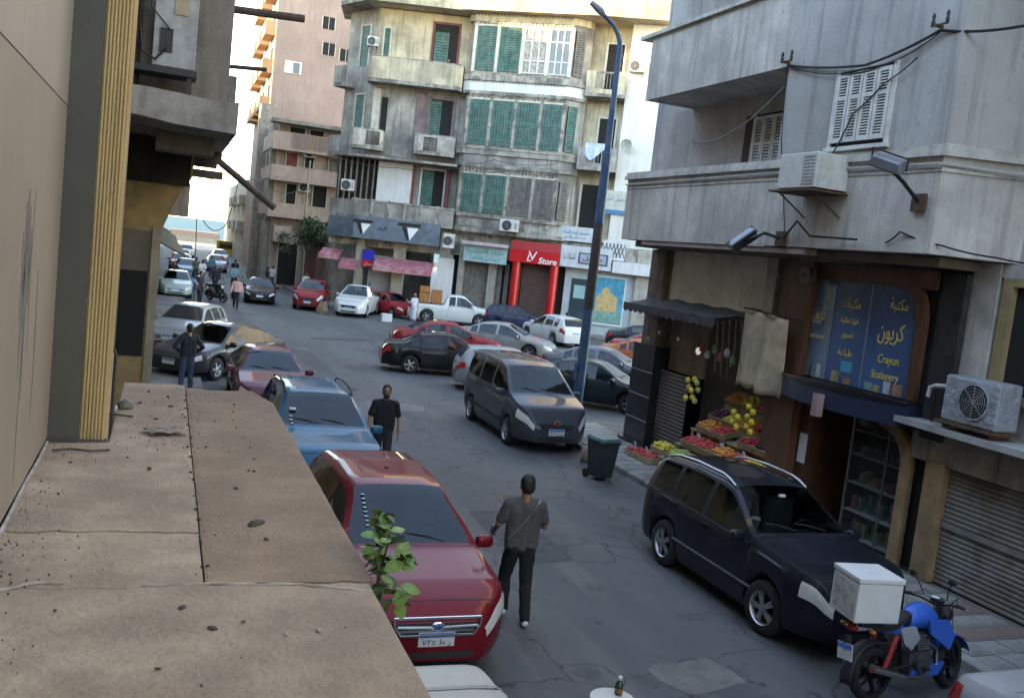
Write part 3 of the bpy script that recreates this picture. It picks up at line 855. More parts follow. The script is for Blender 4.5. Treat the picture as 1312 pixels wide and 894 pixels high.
for k in range(6):
    a = -0.55 + k * 0.22
    g.tube([(a - .15, -.4, .02), (a + .15, .4, .02)], 0.02, 5); g.tube([(a + .15, -.4, .02), (a - .15, .4, .02)], 0.02, 5)
obj('lattice', g, m_ink, t, world=True)
# pink awnings, flag-like board, small round awnings over the shops to the left
m_pinkaw = M('faded_pink_awning', (0.42, 0.13, 0.16), 0.8, var=0.15, scale=3, dirt=(0.5, 0.35, 0.35), dirt_amt=0.5, dirt_scale=2)
def awning(F, s0, s1, d0, d1, z0, z1, mat, label, name='shop_awning'):
    t = thing(name, label, 'awning', F((s0 + s1) / 2, d0, z1))
    g = MB(F); g.hexa([(s0, d0, z1), (s1, d0, z1), (s1, d1, z0 + .12), (s0, d1, z0 + .12)], [(s0, d0, z1 + .03), (s1, d0, z1 + .03), (s1, d1 + .03, z0 + .15), (s0, d1 + .03, z0 + .15)])
    obj('sheet', g, mat, t, world=True)
    g = MB(F); g.box(s0, s1, d1 + .031, d1 + .05, z0 - .12, z0 + .14); obj('valance', g, mat, t, world=True)
    g = MB(F)
    for s in (s0 + .05, s1 - .08): g.tube([(s, d0, z1 - .5), (s, d1, z0 + .1)], 0.02, 6)
    obj('bracket', g, m_ink, t, world=True)
    return t
awning(FL, -4.05, -0.35, 0.0, 1.3, 2.6, 3.3, m_pinkaw, 'long faded pink awning under the slate blue sign')
awning(FL, -7.6, -6.3, -0.6, 0.6, 3.0, 3.5, m_pinkaw, 'short faded red awning at the street corner shop beside the tree')
awning(FL, -6.2, -5.1, 0.0, 1.0, 2.5, 3.0, m_pinkaw, 'small dusty red awning beside the blue and red board')
t = thing('shop_board', 'small vertical board with a blue top and a red foot', 'sign', FL(-4.55, 0.1, 2.6))
g = MB(FL); g.box(-4.95, -4.2, 0.02, 0.1, 3.05, 3.7); obj('blue_half', g, M('board_blue', (0.012, 0.02, 0.42), 0.45, var=0.05), t, world=True)
g = MB(FL); g.box(-4.95, -4.2, 0.02, 0.1, 2.6, 3.048); obj('red_half', g, M('board_red', (0.55, 0.015, 0.02), 0.45, var=0.05), t, world=True)
lettering(arabic('محل'), 0.3, lambda u, v, e: FL(-4.57 + u, 0.1 + e, 2.82 + v), m_wlet, t, width=.5)
# ------------------------------------------------------------------ grey building with shops on the near corner
random.seed(21)
m_cem = M('grey_cement_render', (0.56, 0.515, 0.465), 0.92, var=0.24, scale=0.7, streak=0.58, bump=0.5, bscale=22, dirt=(0.34, 0.315, 0.29), dirt_amt=0.5, dirt_scale=1.1, dirt_edge=.3)
m_cem2 = M('bluish_cement_render', (0.39, 0.365, 0.345), 0.92, var=0.2, scale=0.6, streak=0.6, bump=0.3, bscale=16, dirt=(0.48, 0.47, 0.45), dirt_amt=0.4, dirt_scale=0.7, dirt_edge=0.4)
m_mould = M('dirty_moulding', (0.50, 0.47, 0.42), 0.9, var=0.25, scale=2, streak=0.5, bump=0.4, bscale=20)
m_recess = M('faded_mauve_render', (0.42, 0.385, 0.37), 0.92, var=0.2, scale=0.9, streak=0.4, bump=0.3, dirt=(0.38, 0.35, 0.32), dirt_amt=0.4)
m_black = M('black_tile', (0.014, 0.015, 0.018), 0.28, var=0.2, scale=3)
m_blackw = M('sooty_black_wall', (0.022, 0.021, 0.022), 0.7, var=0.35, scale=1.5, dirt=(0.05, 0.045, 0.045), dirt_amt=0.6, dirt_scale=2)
m_wood = M('brown_varnished_wood', (0.125, 0.05, 0.026), 0.5, var=0.3, scale=2.0, stretch=(6, 6, 0.7), dirt=(0.06, 0.03, 0.02), dirt_amt=0.5)
m_tan = M('tan_stone', (0.29, 0.185, 0.10), 0.7, var=0.25, scale=2.5, streak=0.35)
m_shutw = M('dusty_white_shutter', (0.62, 0.60, 0.56), 0.7, var=0.12, scale=4, streak=0.3)
RB = thing('grey_corner_building', 'grey cement building with deep balconies above fruit and stationery shops', 'building', (11.5, 16.0, 0))
def rb(name, mat, *boxes, parent=None, bevel=0.0):
    g = MB()
    for b in boxes: g.box(*b)
    return obj(name, g, mat, parent or RB, world=True, bevel=bevel)
# masses: the main wall behind the balconies, upper floors above the frame
rb('main_wall', m_recess, (11.6, 24, -8, 22.0, 5.1, 8.36))
rb('upper_wall', m_cem2, (11.6, 24, -60, 22.0, 8.361, 15.5))
rb('ground_floor_core', m_dark, (14.2, 24, -8, 22.0, 0.0, 5.1))
rb('rear_wing', m_cem, (11.7, 24, -60, 2.0, 0.0, 8.36))
rb('end_wall', m_blackw, (12.1, 24, 21.2, 22.001, 0.0, 5.1))
# projecting closed bay between Y 10.7 and 14.7 (angled near end)
g = MB(); g.prism_z([(10.3, 14.72), (10.3, 10.72), (11.7, 10.28), (11.7, 14.72)], 5.12, 8.36)
obj('projecting_bay', g, m_cem, RB, world=True)
g = MB(); g.prism_z([(10.297, 14.72), (10.297, 10.718), (11.7, 10.276), (11.7, 14.72)], 6.70, 9.9)
obj('bay_upper_wall', g, m_cem2, RB, world=True)
# balcony floors and parapets
rb('balcony_floor', m_cem, (10.32, 11.6, 14.72, 20.58, 5.12, 5.32))
rb('balcony_parapet', m_cem, (10.3, 10.46, 14.722, 20.6, 5.10, 6.52))
rb('balcony_parapet', m_cem, (10.462, 11.59, 20.44, 20.6, 5.10, 6.52))
rb('balcony_floor', m_cem, (10.32, 11.6, 14.73, 20.2, 8.38, 8.58))
rb('balcony_parapet', m_cem, (10.3, 10.46, 14.722, 20.22, 8.36, 9.80))
rb('balcony_parapet', m_cem, (10.462, 11.59, 20.06, 20.22, 8.36, 9.80))
rb('upper_bay', m_cem, (10.31, 11.6, 2.0, 14.0, 9.9, 15.5))
rb('upper_balcony', m_cem, (10.3, 11.6, 14.2, 20.2, 11.8, 13.2))
# copings and the moulded string course that runs round the bay
rb('coping', m_mould, (10.22, 10.52, 14.9, 20.68, 9.80, 9.88))
g = MB(); g.prism_z([(10.23, 20.66), (10.23, 10.66), (11.7, 10.20), (11.7, 10.3), (10.5, 10.75), (10.5, 20.66)], 6.52, 6.60); obj('string_course', g, m_mould, RB, world=True)
g = MB(); g.prism_z([(10.26, 20.63), (10.26, 10.69), (11.7, 10.235), (11.7, 10.3), (10.5, 10.75), (10.5, 20.63)], 6.601, 6.68); obj('string_course', g, m_mould, RB, world=True)
g = MB(); g.prism_z([(10.285, 20.6), (10.285, 10.7), (11.7, 10.25), (11.7, 10.3), (10.5, 10.75), (10.5, 20.6)], 6.30, 6.35); obj('string_course', g, m_mould, RB, world=True)
rb('soffit_edge', M('pink_soffit_trim', (0.33, 0.25, 0.235), 0.85, var=0.2), (10.33, 10.6, 13.6, 19.6, 5.0, 5.10))
# shuttered windows
def leaf_window(x, y0, y1, z0, z1, leaves, name='shuttered_window', rail=0.64):
    F = lambda s, d, z: (x - d, y1 - s, z)
    g = MB(F); w = y1 - y0
    g.box(-0.06, w + 0.06, -0.05, 0.01, z0 - 0.06, z1 + 0.06); t = obj(name, g, m_dark, RB, world=True)
    for a, b_ in ((-0.07, -0.005), (w + 0.005, w + 0.07)):
        g = MB(F); g.box(a, b_, 0.0, 0.05, z0 - .07, z1 + .07); obj('frame', g, m_shutw, t, world=True)
    g = MB(F); g.box(-0.10, w + 0.10, 0.0, 0.09, z0 - 0.14, z0 - 0.075); obj('sill', g, m_shutw, t, world=True)
    shutter(F, 0, w, 0.05, z0, z1, m_shutw, t, leaves=leaves, slats=22, rail=rail)
    return t
leaf_window(10.297, 11.96, 13.22, 6.86, 7.97, 4)
leaf_window(11.6, 16.38, 17.45, 6.30, 7.9, 3)
rb('reveal', M('maroon_reveal', (0.06, 0.025, 0.022), 0.8, var=0.2), (11.55, 11.6, 17.53, 17.8, 6.3, 7.95))
# ----- ground floor, fruit shop
rb('shop_ceiling', M('dim_brown_back_wall', (0.20, 0.15, 0.115)), (10.7, 14.2, 10.9, 20.6, 4.96, 5.1))
rb('shop_back_wall', M('dim_brown_back_wall', (0.20, 0.15, 0.115), 0.9, var=.3, scale=2), (13.4, 14.2, 15.2, 21.0, 0.12, 4.96))
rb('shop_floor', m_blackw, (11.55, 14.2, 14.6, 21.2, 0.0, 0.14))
rb('fascia_panel', M('beige_fascia', (0.72, 0.67, 0.58), 0.85, var=0.12, scale=1.2, streak=0.3), (11.42, 11.62, 16.1, 19.9, 3.66, 4.955))
rb('fascia_return', m_tan, (11.40, 11.9, 19.9, 20.35, 3.6, 4.955)); rb('fascia_return', m_mould, (11.40, 11.6, 15.75, 16.1, 3.6, 4.955))
bp_ = rb('black_pillar', m_black, (11.2, 11.62, 19.85, 20.95, 0.12, 2.62))
for z in (0.75, 1.35, 1.95):
    rb('tile_joint', M('pale_joint', (0.35, 0.36, 0.38), 0.5, var=0.1), (11.195, 11.2, 19.85, 20.95, z, z + 0.018), parent=bp_)
rb('pillar_plinth', m_black, (11.1, 11.7, 19.75, 21.05, 0.0, 0.2))
rb('end_pier', M('rough_brown_pier', (0.17, 0.13, 0.10), 0.9, var=0.3, scale=3), (11.25, 11.6, 20.0, 20.7, 2.62, 4.95))
rb('inner_panel', M('brown_inner_wall', (0.26, 0.19, 0.14), 0.85, var=0.25, scale=2), (11.62, 11.7, 18.3, 20.2, 2.1, 3.6))
FR = lambda s, d, z: (11.45 - d, 20.0 - s, z)
roller(FR, 0.05, 1.45, 0.0, 0.2, 2.1, M('dusty_brown_roller', (0.12, 0.09, 0.08), 0.6, var=0.25, scale=2), RB, pitch=0.09)
rb('side_pier', m_wood, (11.15, 11.7, 14.35, 15.0, 0.12, 4.95))
rb('side_pier', M('dark_brown_stone', (0.10, 0.06, 0.045), 0.6, var=0.3, scale=3), (11.25, 11.8, 15.0, 15.35, 0.12, 4.95))
rb('light_tube_box', M('tube_fitting', (0.5, 0.5, 0.5), 0.5, var=0.05), (11.3, 11.42, 17.9, 19.6, 3.42, 3.5))
# ----- stationery shop: curved blue window bay with lettering
YC, HB = 13.1, 1.62       # bow centre and half width
def bow(t, r=0.0, dep=0.16):
    """t -1..1 along the bow, r extra reach towards the street"""
    y = YC - t * HB
    x = 11.42 - r - dep * max(0.0, math.cos(t * 1.3)) ** 0.7
    return x, y
def bow_strip(name, z0, z1, r0, r1, mat, t0=-1.0, t1=1.0, n=18, parent=None, dep=0.16):
    g = MB()
    for k in range(n):
        a, b_ = t0 + (t1 - t0) * k / n, t0 + (t1 - t0) * (k + 1) / n
        p, q = bow(a, r1, dep), bow(b_, r1, dep); p2, q2 = bow(a, r0, min(dep, .16)), bow(b_, r0, min(dep, .16))
        g.hexa([(*p, z0), (*q, z0), (*q2, z0), (*p2, z0)], [(*p, z1), (*q, z1), (*q2, z1), (*p2, z1)])
    return obj(name, g, mat, parent or RB, world=True, smooth=30)
m_navy = M('navy_panel', (0.016, 0.028, 0.06), 0.35, var=0.15, scale=3)
m_bluegl = M('blue_film_glass', (0.035, 0.10, 0.235), 0.12, var=0.25, scale=1.2, spec=0.35)
m_bluegl2 = M('grey_blue_film_glass', (0.12, 0.19, 0.28), 0.12, var=0.2, scale=1.5, spec=0.7)
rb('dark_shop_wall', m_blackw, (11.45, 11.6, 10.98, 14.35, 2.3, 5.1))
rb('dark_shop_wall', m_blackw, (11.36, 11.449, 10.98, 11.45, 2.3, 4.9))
bow_strip('bay_base_band', 2.42, 2.78, -0.05, 0.10, m_navy, dep=.62)
bow_strip('bay_sill', 2.78, 2.82, -0.05, 0.13, m_black, dep=.62)
bow_strip('bay_top_band', 4.92, 5.2, -0.02, 0.08, m_navy, dep=.55)
bow_strip('bay_head', 4.62, 4.92, -0.05, 0.05, m_wood, -0.98, 0.98)
for t0, t1, m in ((-0.95, -0.42, m_bluegl2), (-0.40, 0.16, m_bluegl), (0.18, 0.82, m_bluegl)):
    bow_strip('bay_pane', 2.83, 4.62, -0.02, 0.0, m, t0, t1, 8)
for t0 in (-0.42, 0.16):
    bow_strip('bay_mullion', 2.83, 4.62, -0.02, 0.018, m_bluegl2, t0, t0 + 0.02, 1)
# arched wooden surround
def arch_band(name, t_in, t_out, z_sp, z_top_in, z_top_out, r0, r1, mat, zlow):
    g = MB(); n = 14
    inn, out = [], []
    for k in range(n + 1):
        a = PI / 2 * k / n
        inn.append((t_in - 0.30 + 0.30 * math.cos(a), z_sp + (z_top_in - z_sp) * math.sin(a)))
        out.append((t_out - 0.30 + 0.30 * math.cos(a), z_sp + (z_top_out - z_sp) * math.sin(a)))
    inn.insert(0, (t_in, zlow)); out.insert(0, (t_out, zlow))
    for k in range(n + 1):
        q = [inn[k], inn[k + 1], out[k + 1], out[k]]
        g.hexa([(*bow(t, r0), z) for t, z in q], [(*bow(t, r1), z) for t, z in q])
    return obj(name, g, mat, RB, world=True)
arch_band('bay_arch', 0.82, 0.93, 4.05, 4.62, 4.78, -0.03, 0.06, m_wood, 2.83)
# lettering on the blue panes
m_gold = M('gold_letter', (0.75, 0.58, 0.16), 0.5, var=0.1, scale=8)
def bowT(tc, zc):
    return lambda u, v, e: (lambda p: (p[0], p[1], zc + v))(bow(tc + u / HB / 1.12, 0.004 + e))
m_palegold = M('pale_gold_letter', (0.62, 0.55, 0.28), 0.5, var=0.1, scale=8)
lettering(arabic('مكتبة'), 0.26, bowT(0.56, 4.32), m_gold, RB, width=0.42)
lettering(arabic('كريون'), 0.40, bowT(0.50, 3.86), m_gold, RB, width=0.62)
lettering('Crayon', 0.21, bowT(0.52, 3.40), m_gold, RB, width=0.50)
lettering('Stationery', 0.19, bowT(0.50, 3.13), m_gold, RB, width=0.66)
lettering(arabic('مكتبات'), 0.26, bowT(-0.12, 4.25), m_gold, RB, width=0.52)
lettering(arabic('ادوات مكتبية'), 0.15, bowT(-0.12, 3.95), m_gold, RB, width=0.5)
lettering(arabic('تصوير'), 0.15, bowT(-0.12, 3.70), m_gold, RB, width=0.36)
lettering(arabic('طباعة'), 0.17, bowT(-0.12, 3.38), m_gold, RB, width=0.42)
lettering(arabic('كريون'), 0.36, bowT(-0.66, 4.0), m_palegold, RB, width=0.42)
lettering('Crayon Stationery', 0.13, bowT(-0.66, 3.58), m_palegold, RB, width=0.52)
random.seed(4)
for t0 in (-0.9, -0.74, -0.58, -0.3, -0.1, 0.24, 0.36, 0.5, 0.62):
    cw = random.uniform(0.08, 0.13)
    bow_strip('display_card', 2.84, 2.84 + random.uniform(0.10, 0.22) * (1.7 if t0 < -.5 else 1), 0.001, 0.006, M('display_card_%d' % (abs(int(t0 * 10)) % 5), [(0.45, 0.46, 0.5), (0.35, 0.18, 0.13), (0.16, 0.35, 0.33), (0.33, 0.32, 0.15), (0.4, 0.25, 0.33)][abs(int(t0 * 10)) % 5], 0.5, var=0.35, scale=14), t0, t0 + cw, 2)
bow_strip('display_card', 3.05, 3.24, 0.001, 0.006, M('turquoise_card', (0.02, 0.33, 0.50), 0.5, var=0.1), -0.16, 0.02, 2)
rb('sign_bracket', M('pinkish_bracket', (0.35, 0.22, 0.21), 0.7, var=0.2), (10.55, 10.68, 12.95, 13.1, 2.28, 2.66))
# entrance below: recess, arched frame, glass case with shelves
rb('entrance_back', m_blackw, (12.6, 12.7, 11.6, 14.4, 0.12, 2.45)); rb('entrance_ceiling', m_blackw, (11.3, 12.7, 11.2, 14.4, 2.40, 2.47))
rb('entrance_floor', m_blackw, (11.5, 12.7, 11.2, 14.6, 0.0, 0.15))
rb('entrance_panel', M('dark_wood_panel', (0.07, 0.026, 0.014), 0.5, var=0.3, scale=2), (11.35, 12.6, 14.0, 14.35, 0.12, 2.42))
g = MB(); n = 12
ar = [(11.72, 0.12), (11.72, 1.75)] + [(11.72 + 1.0 * (1 - math.cos(PI / 2 * k / n)) * .6, 1.75 + 0.55 * math.sin(PI / 2 * k / n)) for k in range(1, n + 1)]
ar2 = [(11.56, 0.12), (11.56, 1.78)] + [(11.56 + 1.1 * (1 - math.cos(PI / 2 * k / n)) * .6, 1.78 + 0.66 * math.sin(PI / 2 * k / n)) for k in range(1, n + 1)]
for k in range(len(ar) - 1):
    q = [ar[k], ar[k + 1], ar2[k + 1], ar2[k]]
    g.hexa([(11.34, y, z) for y, z in q], [(11.50, y, z) for y, z in q])
obj('arched_frame', g, m_tan, RB, world=True)
rb('case_back', m_blackw, (12.05, 12.1, 11.74, 13.2, 0.12, 2.4))
m_shelf = M('glass_shelf', (0.42, 0.52, 0.50), 0.25, var=0.05)
for z in (0.18, 0.62, 1.12, 1.62, 2.05):
    rb('shelf', m_shelf, (11.62, 12.05, 11.76, 13.18, z, z + 0.022))
rb('case_post', M('steel_post', (0.4, 0.42, 0.42), 0.3, metal=0.7, var=0.05), (11.60, 11.63, 13.18, 13.21, 0.15, 2.35)); rb('case_post', MATS['steel_post'], (11.60, 11.63, 12.3, 12.325, 0.15, 2.35))
rb('case_glass', M('case_glass', (0.02, 0.03, 0.03), 0.03, var=0, alpha=0.22, spec=0.6), (11.585, 11.592, 11.74, 13.2, 0.15, 2.4))
# ----- closed shop with roller shutter, lintel and curved canopy
rb('dark_jamb', m_black, (11.55, 11.9, 11.24, 11.6, 0.12, 2.3))
rb('shop_pillar', m_tan, (11.36, 11.62, 10.86, 11.22, 0.12, 2.0), bevel=0.01)
FS2 = lambda s, d, z: (11.52 - d, 10.86 - s, z)
roller(FS2, 0.0, 6.0, 0.0, 0.13, 1.95, M('grimy_roller_shutter', (0.17, 0.145, 0.125), 0.55, var=0.3, scale=1.5, dirt=(0.25, 0.235, 0.22), dirt_amt=0.6, dirt_scale=1.2), RB, pitch=0.075)
rb('shutter_rail', M('pale_rail', (0.20, 0.19, 0.18), 0.6, var=0.2), (11.47, 11.497, 5.0, 10.86, 1.02, 1.11))
rb('lintel', M('stained_lintel', (0.33, 0.30, 0.26), 0.85, var=0.25, scale=2, streak=0.8), (11.40, 11.6, 5.0, 11.62, 1.95, 2.50))
g = MB(); g.prism_z([(11.0, 11.68)] + [(11.0 - 0.12 * math.sin(PI * k / 10), 11.68 - k * 0.6) for k in range(1, 11)] + [(11.7, 5.6), (11.7, 11.68)], 2.50, 2.60); obj('canopy_ledge', g, M('grey_canopy', (0.34, 0.335, 0.325), 0.9, var=0.2, scale=3, bump=0.3), RB, world=True)
rb('upper_pier', m_mould, (11.48, 11.62, 10.5, 10.98, 2.6, 5.1)); rb('near_wall', m_recess, (11.64, 11.75, -2, 10.5, 2.6, 5.1)); rb('near_wall_top', m_recess, (11.5, 11.75, 10.1, 10.49, 4.9, 5.1))
wf = rb('window_frame', M('ochre_frame', (0.34, 0.25, 0.13), 0.7, var=0.2, scale=3, streak=0.3), (11.50, 11.64, 10.26, 10.44, 3.1, 4.9), (11.50, 11.64, 8.0, 10.26, 3.1, 3.22), (11.5, 11.64, 8.0, 10.26, 4.78, 4.9))
rb('window_glass', m_dark, (11.60, 11.64, 8.0, 10.26, 3.22, 4.78), parent=wf)

# ------------------------------------------------------------------ things fixed to the grey building
def ac_unit(F, w, h, dep, label, mat, group=None, cage=False, name='air_conditioner', bracket=True, loc=None):
    """outdoor unit in its own axes: s along the wall, d out, z up"""
    t = thing(name, label, 'air conditioner', F(w / 2, 0, 0), group=group)
    g = MB(F); g.box(0, w, 0.08, dep, 0.02, h); obj('case', g, mat, t, world=True, bevel=0.012)
    g = MB(F); c = (w * 0.40, dep + 0.004, h * .5); r = min(w, h) * 0.40
    g.lathe([(r, 0), (r, 0.012), (r * .92, 0.012), (r * .92, 0.0)], 20, c, 'y', cap=True)
    obj('fan_ring', g, m_ink, t, world=True)
    g = MB(F)
    for k in range(1, 6): g.lathe([(r * k / 6.2, 0.014), (r * k / 6.2 + .008, 0.014), (r * k / 6.2 + .008, 0.02), (r * k / 6.2, .02)], 18, c, 'y', cap=False)
    for k in range(4): a = PI * k / 4; g.tube([(c[0] - r * math.cos(a), c[1] + .016, c[2] - r * math.sin(a)), (c[0] + r * math.cos(a), c[1] + .016, c[2] + r * math.sin(a))], 0.005, 4)
    obj('fan_guard', g, M('guard_grey', (0.3, 0.3, 0.3), 0.5, var=0.1), t, world=True)
    g = MB(F); g.box(w * .80, w * .97, dep + .002, dep + .012, h * .25, h * .75); obj('side_grille', g, M('guard_grey', (0.3, 0.3, 0.3)), t, world=True)
    if bracket:
        for s in (w * .12, w * .85):
            g = MB(F); g.box(s, s + .04, 0, dep + .05, -.03, .018); g.tube([(s + .02, 0.0, -.3), (s + .02, dep * .8, -.03)], .014, 5)
            obj('bracket', g, M('rusty_iron', (0.10, 0.05, 0.03), 0.85, var=0.3, scale=8), t, world=True)
    return t
m_acw = M('white_ac_case', (0.58, 0.57, 0.53), 0.5, var=0.12, scale=5, streak=0.3)
# window unit: its dark end faces up the street, white louvred flank along the wall
FA = lambda s, d, z: (10.28 - d, 13.75 - s, 6.02 + z)
t = thing('air_conditioner', 'white window air conditioner on a metal tray below the shuttered window', 'air conditioner', FA(.5, 0, 0))
g = MB(FA); g.box(0.06, 1.05, -0.02, 0.62, 0.03, 0.60); obj('case', g, m_acw, t, world=True, bevel=.012)
g = MB(FA); g.box(0.03, 0.06, 0.03, 0.58, 0.06, 0.57); obj('end_grille', g, M('ac_dark_coil', (0.06, 0.075, 0.08), 0.5, var=0.2, scale=20), t, world=True)
g = MB(FA)
for k in range(9): g.box(0.70, 1.0, 0.62, 0.628, 0.08 + k * .055, 0.105 + k * .055)
obj('louvre_vent', g, M('guard_grey', (0.3, 0.3, 0.3)), t, world=True)
g = MB(FA); g.box(-0.03, 1.12, -0.02, 0.72, -0.03, 0.0); g.tube([(0.1, 0, -.4), (0.1, .6, -.02)], .015, 5); g.tube([(1.0, 0, -.4), (1.0, .6, -.02)], .015, 5)
obj('tray', g, M('rusty_iron', (0.10, 0.05, 0.03), 0.85, var=0.3, scale=8), t, world=True)
# foil-wrapped condenser over the closed shop
FA2 = lambda s, d, z: (11.45 - d * .9, 10.72 - s * .82, 2.72 + z * .80)
m_foil = M('crinkled_foil_wrap', (0.33, 0.35, 0.38), 0.5, metal=0.2, var=0.07, scale=3, bump=0.9, bscale=6, bdist=0.07, dirt=(0.20, 0.25, 0.33), dirt_amt=.55, dirt_scale=1.6, dirt_edge=.5)
t = thing('air_conditioner', 'large condenser wrapped in crinkled silver foil above the closed shop', 'air conditioner', FA2(.6, 0.2, -.1))
g = MB(FA2); g.box(0.0, 1.2, 0.02, 0.52, 0.0, 0.86); obj('case', g, m_foil, t, world=True, bevel=0.04)
g = MB(FA2); g.lathe([(0.30, 0), (0.30, 0.015), (0.01, 0.015)], 24, (0.70, 0.521, 0.45), 'y'); obj('fan', g, m_ink, t, world=True)
g = MB(FA2); g.lathe([(0.30, 0.0), (0.33, 0.0), (0.33, 0.025), (0.30, 0.025)], 24, (0.70, 0.521, 0.45), 'y', cap=False); obj('fan_ring', g, m_foil, t, world=True)
g = MB(FA2)
for k in range(1, 6): g.lathe([(.05 * k, .018), (.05 * k + .007, .018), (.05 * k + .007, .026), (.05 * k, .026)], 24, (0.70, 0.521, 0.45), 'y', cap=False)
for k in range(4): a = PI * k / 4; g.tube([(.7 - .3 * math.cos(a), .545, .45 - .3 * math.sin(a)), (.7 + .3 * math.cos(a), .545, .45 + .3 * math.sin(a))], .005, 4)
obj('fan_guard', g, M('guard_grey', (0.3, 0.3, 0.3)), t, world=True)
g = MB(FA2); g.box(-0.05, 1.25, 0.0, 0.6, -0.05, -0.005); obj('tray', g, MATS['rusty_iron'], t, world=True)
for s in (0.1, 1.1):
    g = MB(FA2); g.box(s - .04, s + .04, 0.1, 0.5, -0.12, -0.05); obj('foot', g, MATS['rusty_iron'], t, world=True)
t = thing('drain_pipe', 'short bent white plastic pipe beside the foil wrapped condenser', 'pipe', (11.25, 11.1, 2.6))
g = MB(); g.tube([(11.25, 10.85, 3.2), (11.22, 11.12, 3.17), (11.2, 11.2, 3.13), (11.2, 11.22, 2.98)], 0.035, 8); obj('elbow', g, M('white_plastic_pipe', (0.62, 0.62, 0.60), 0.4, var=0.08), t, world=True, smooth=50)
g = MB(); g.tube([(11.22, 11.1, 3.14), (11.22, 11.1, 2.605)], 0.014, 6); obj('post', g, m_ink, t, world=True)
# flood lights
def floodlight(base, elbow, head, ang, label):
    t = thing('floodlight', label, 'floodlight', base)
    g = MB(); b = Vector(base); g.box(b.x - .03, b.x + .02, b.y - .13, b.y + .13, b.z - .13, b.z + .13); obj('wall_plate', g, MATS['rusty_iron'], t, world=True)
    g = MB(); g.tube([base, elbow, head], 0.03, 7); obj('arm', g, M('dark_steel', (0.03, 0.03, 0.035), 0.5, metal=0.5, var=0.1), t, world=True)
    hm = Matrix.Translation(Vector(head)) @ Euler(ang).to_matrix().to_4x4()
    T = lambda x, y, z: tuple(hm @ Vector((x, y, z)))
    g = MB(T); g.hexa([(-.14, -.27, 0), (.14, -.27, 0), (.14, .27, 0), (-.14, .27, 0)], [(-.10, -.22, .14), (.10, -.22, .14), (.10, .22, .14), (-.10, .22, .14)])
    obj('housing', g, M('grey_lamp_housing', (0.23, 0.25, 0.28), 0.4, metal=0.4, var=0.15), t, world=True, bevel=0.015)
    g = MB(T); g.box(-.125, .125, -.25, .25, -.014, -.002); obj('glass', g, M('lamp_glass', (0.05, 0.055, 0.06), 0.1, var=0), t, world=True)
    g = MB(T); g.tube([(0, -.285, .02), (0, -.285, .2), (0, .285, .2), (0, .285, .02)], .014, 5); obj('yoke', g, MATS['dark_steel'], t, world=True)
    return t
floodlight((10.26, 11.02, 5.85), (9.9, 11.0, 6.1), (9.55, 10.95, 6.28), (R(20), R(-28), R(12)), 'grey floodlight on a bent arm reaching out from the wall beside the window')
floodlight((10.26, 14.2, 5.25), (10.0, 14.35, 5.32), (9.95, 14.85, 5.15), (R(-50), R(30), R(35)), 'small dark floodlight under the balcony above the fruit shop')
# awning, tarpaulin, lamp bulb of the fruit shop
t = thing('shop_awning', 'dark grey scalloped awning over the fruit stall', 'awning', (11.42, 18.4, 3.7))
m_awn = M('charcoal_canvas', (0.045, 0.043, 0.043), 0.85, var=0.25, scale=4)
g = MB(); rows = []
for i in range(9):
    u = i / 8; rows.append([(11.40 - 0.80 * u, 20.6 - 4.1 * k / 20, 3.80 - 0.04 * math.sin(PI * u) - 0.20 * u + 0.02 * math.sin(k * 1.3)) for k in range(21)])
g.grid(rows); sh = obj('sheet', g, m_awn, t, world=True, smooth=60)
g = MB()
for k in range(16):
    y0 = 20.6 - 4.1 * k / 16; y1 = 20.6 - 4.1 * (k + 1) / 16
    pts = [(10.595, y0, 3.60), (10.595, y1, 3.60)] + [(10.595, y1 + (y0 - y1) * q / 6, 3.45 - 0.06 * math.sin(PI * q / 6)) for q in range(7)]
    g.hexa(pts, [(p[0] - .012, p[1], p[2]) for p in pts])
obj('scalloped_valance', g, m_awn, t, world=True)
for y in (20.55, 18.5, 16.55):
    g = MB(); g.tube([(11.45, y, 3.3), (10.62, y, 3.56)], 0.018, 6); obj('support', g, MATS['dark_steel'], t, world=True)
t = thing('tarpaulin', 'tan canvas tarpaulin hung beside the fruit stall', 'tarpaulin', (10.95, 15.1, 2.3))
g = MB(); rows = []
for i in range(14):
    v = i / 13
    rows.append([(10.93 + 0.05 * math.sin(k * .9 + v * 2) + .10 * v * math.sin(k * .5), 15.95 - 1.4 * k / 14 + 0.08 * v, 3.86 - 1.5 * v - 0.10 * abs(k / 14 - .4) + 0.03 * math.sin(k * 1.1) * v) for k in range(15)])
g.grid(rows); o = obj('cloth', g, M('tan_canvas', (0.45, 0.35, 0.24), 0.9, var=0.2, scale=2.5, streak=0.35, bump=0.3), t, world=True, smooth=70)
sd = o.modifiers.new('thickness', 'SOLIDIFY'); sd.thickness = 0.012
g = MB(); g.tube([(11.3, 15.97, 3.88), (10.9, 15.97, 3.9), (10.88, 14.5, 3.84), (11.2, 14.45, 3.8)], 0.018, 6); obj('rail', g, MATS['dark_steel'], t, world=True)
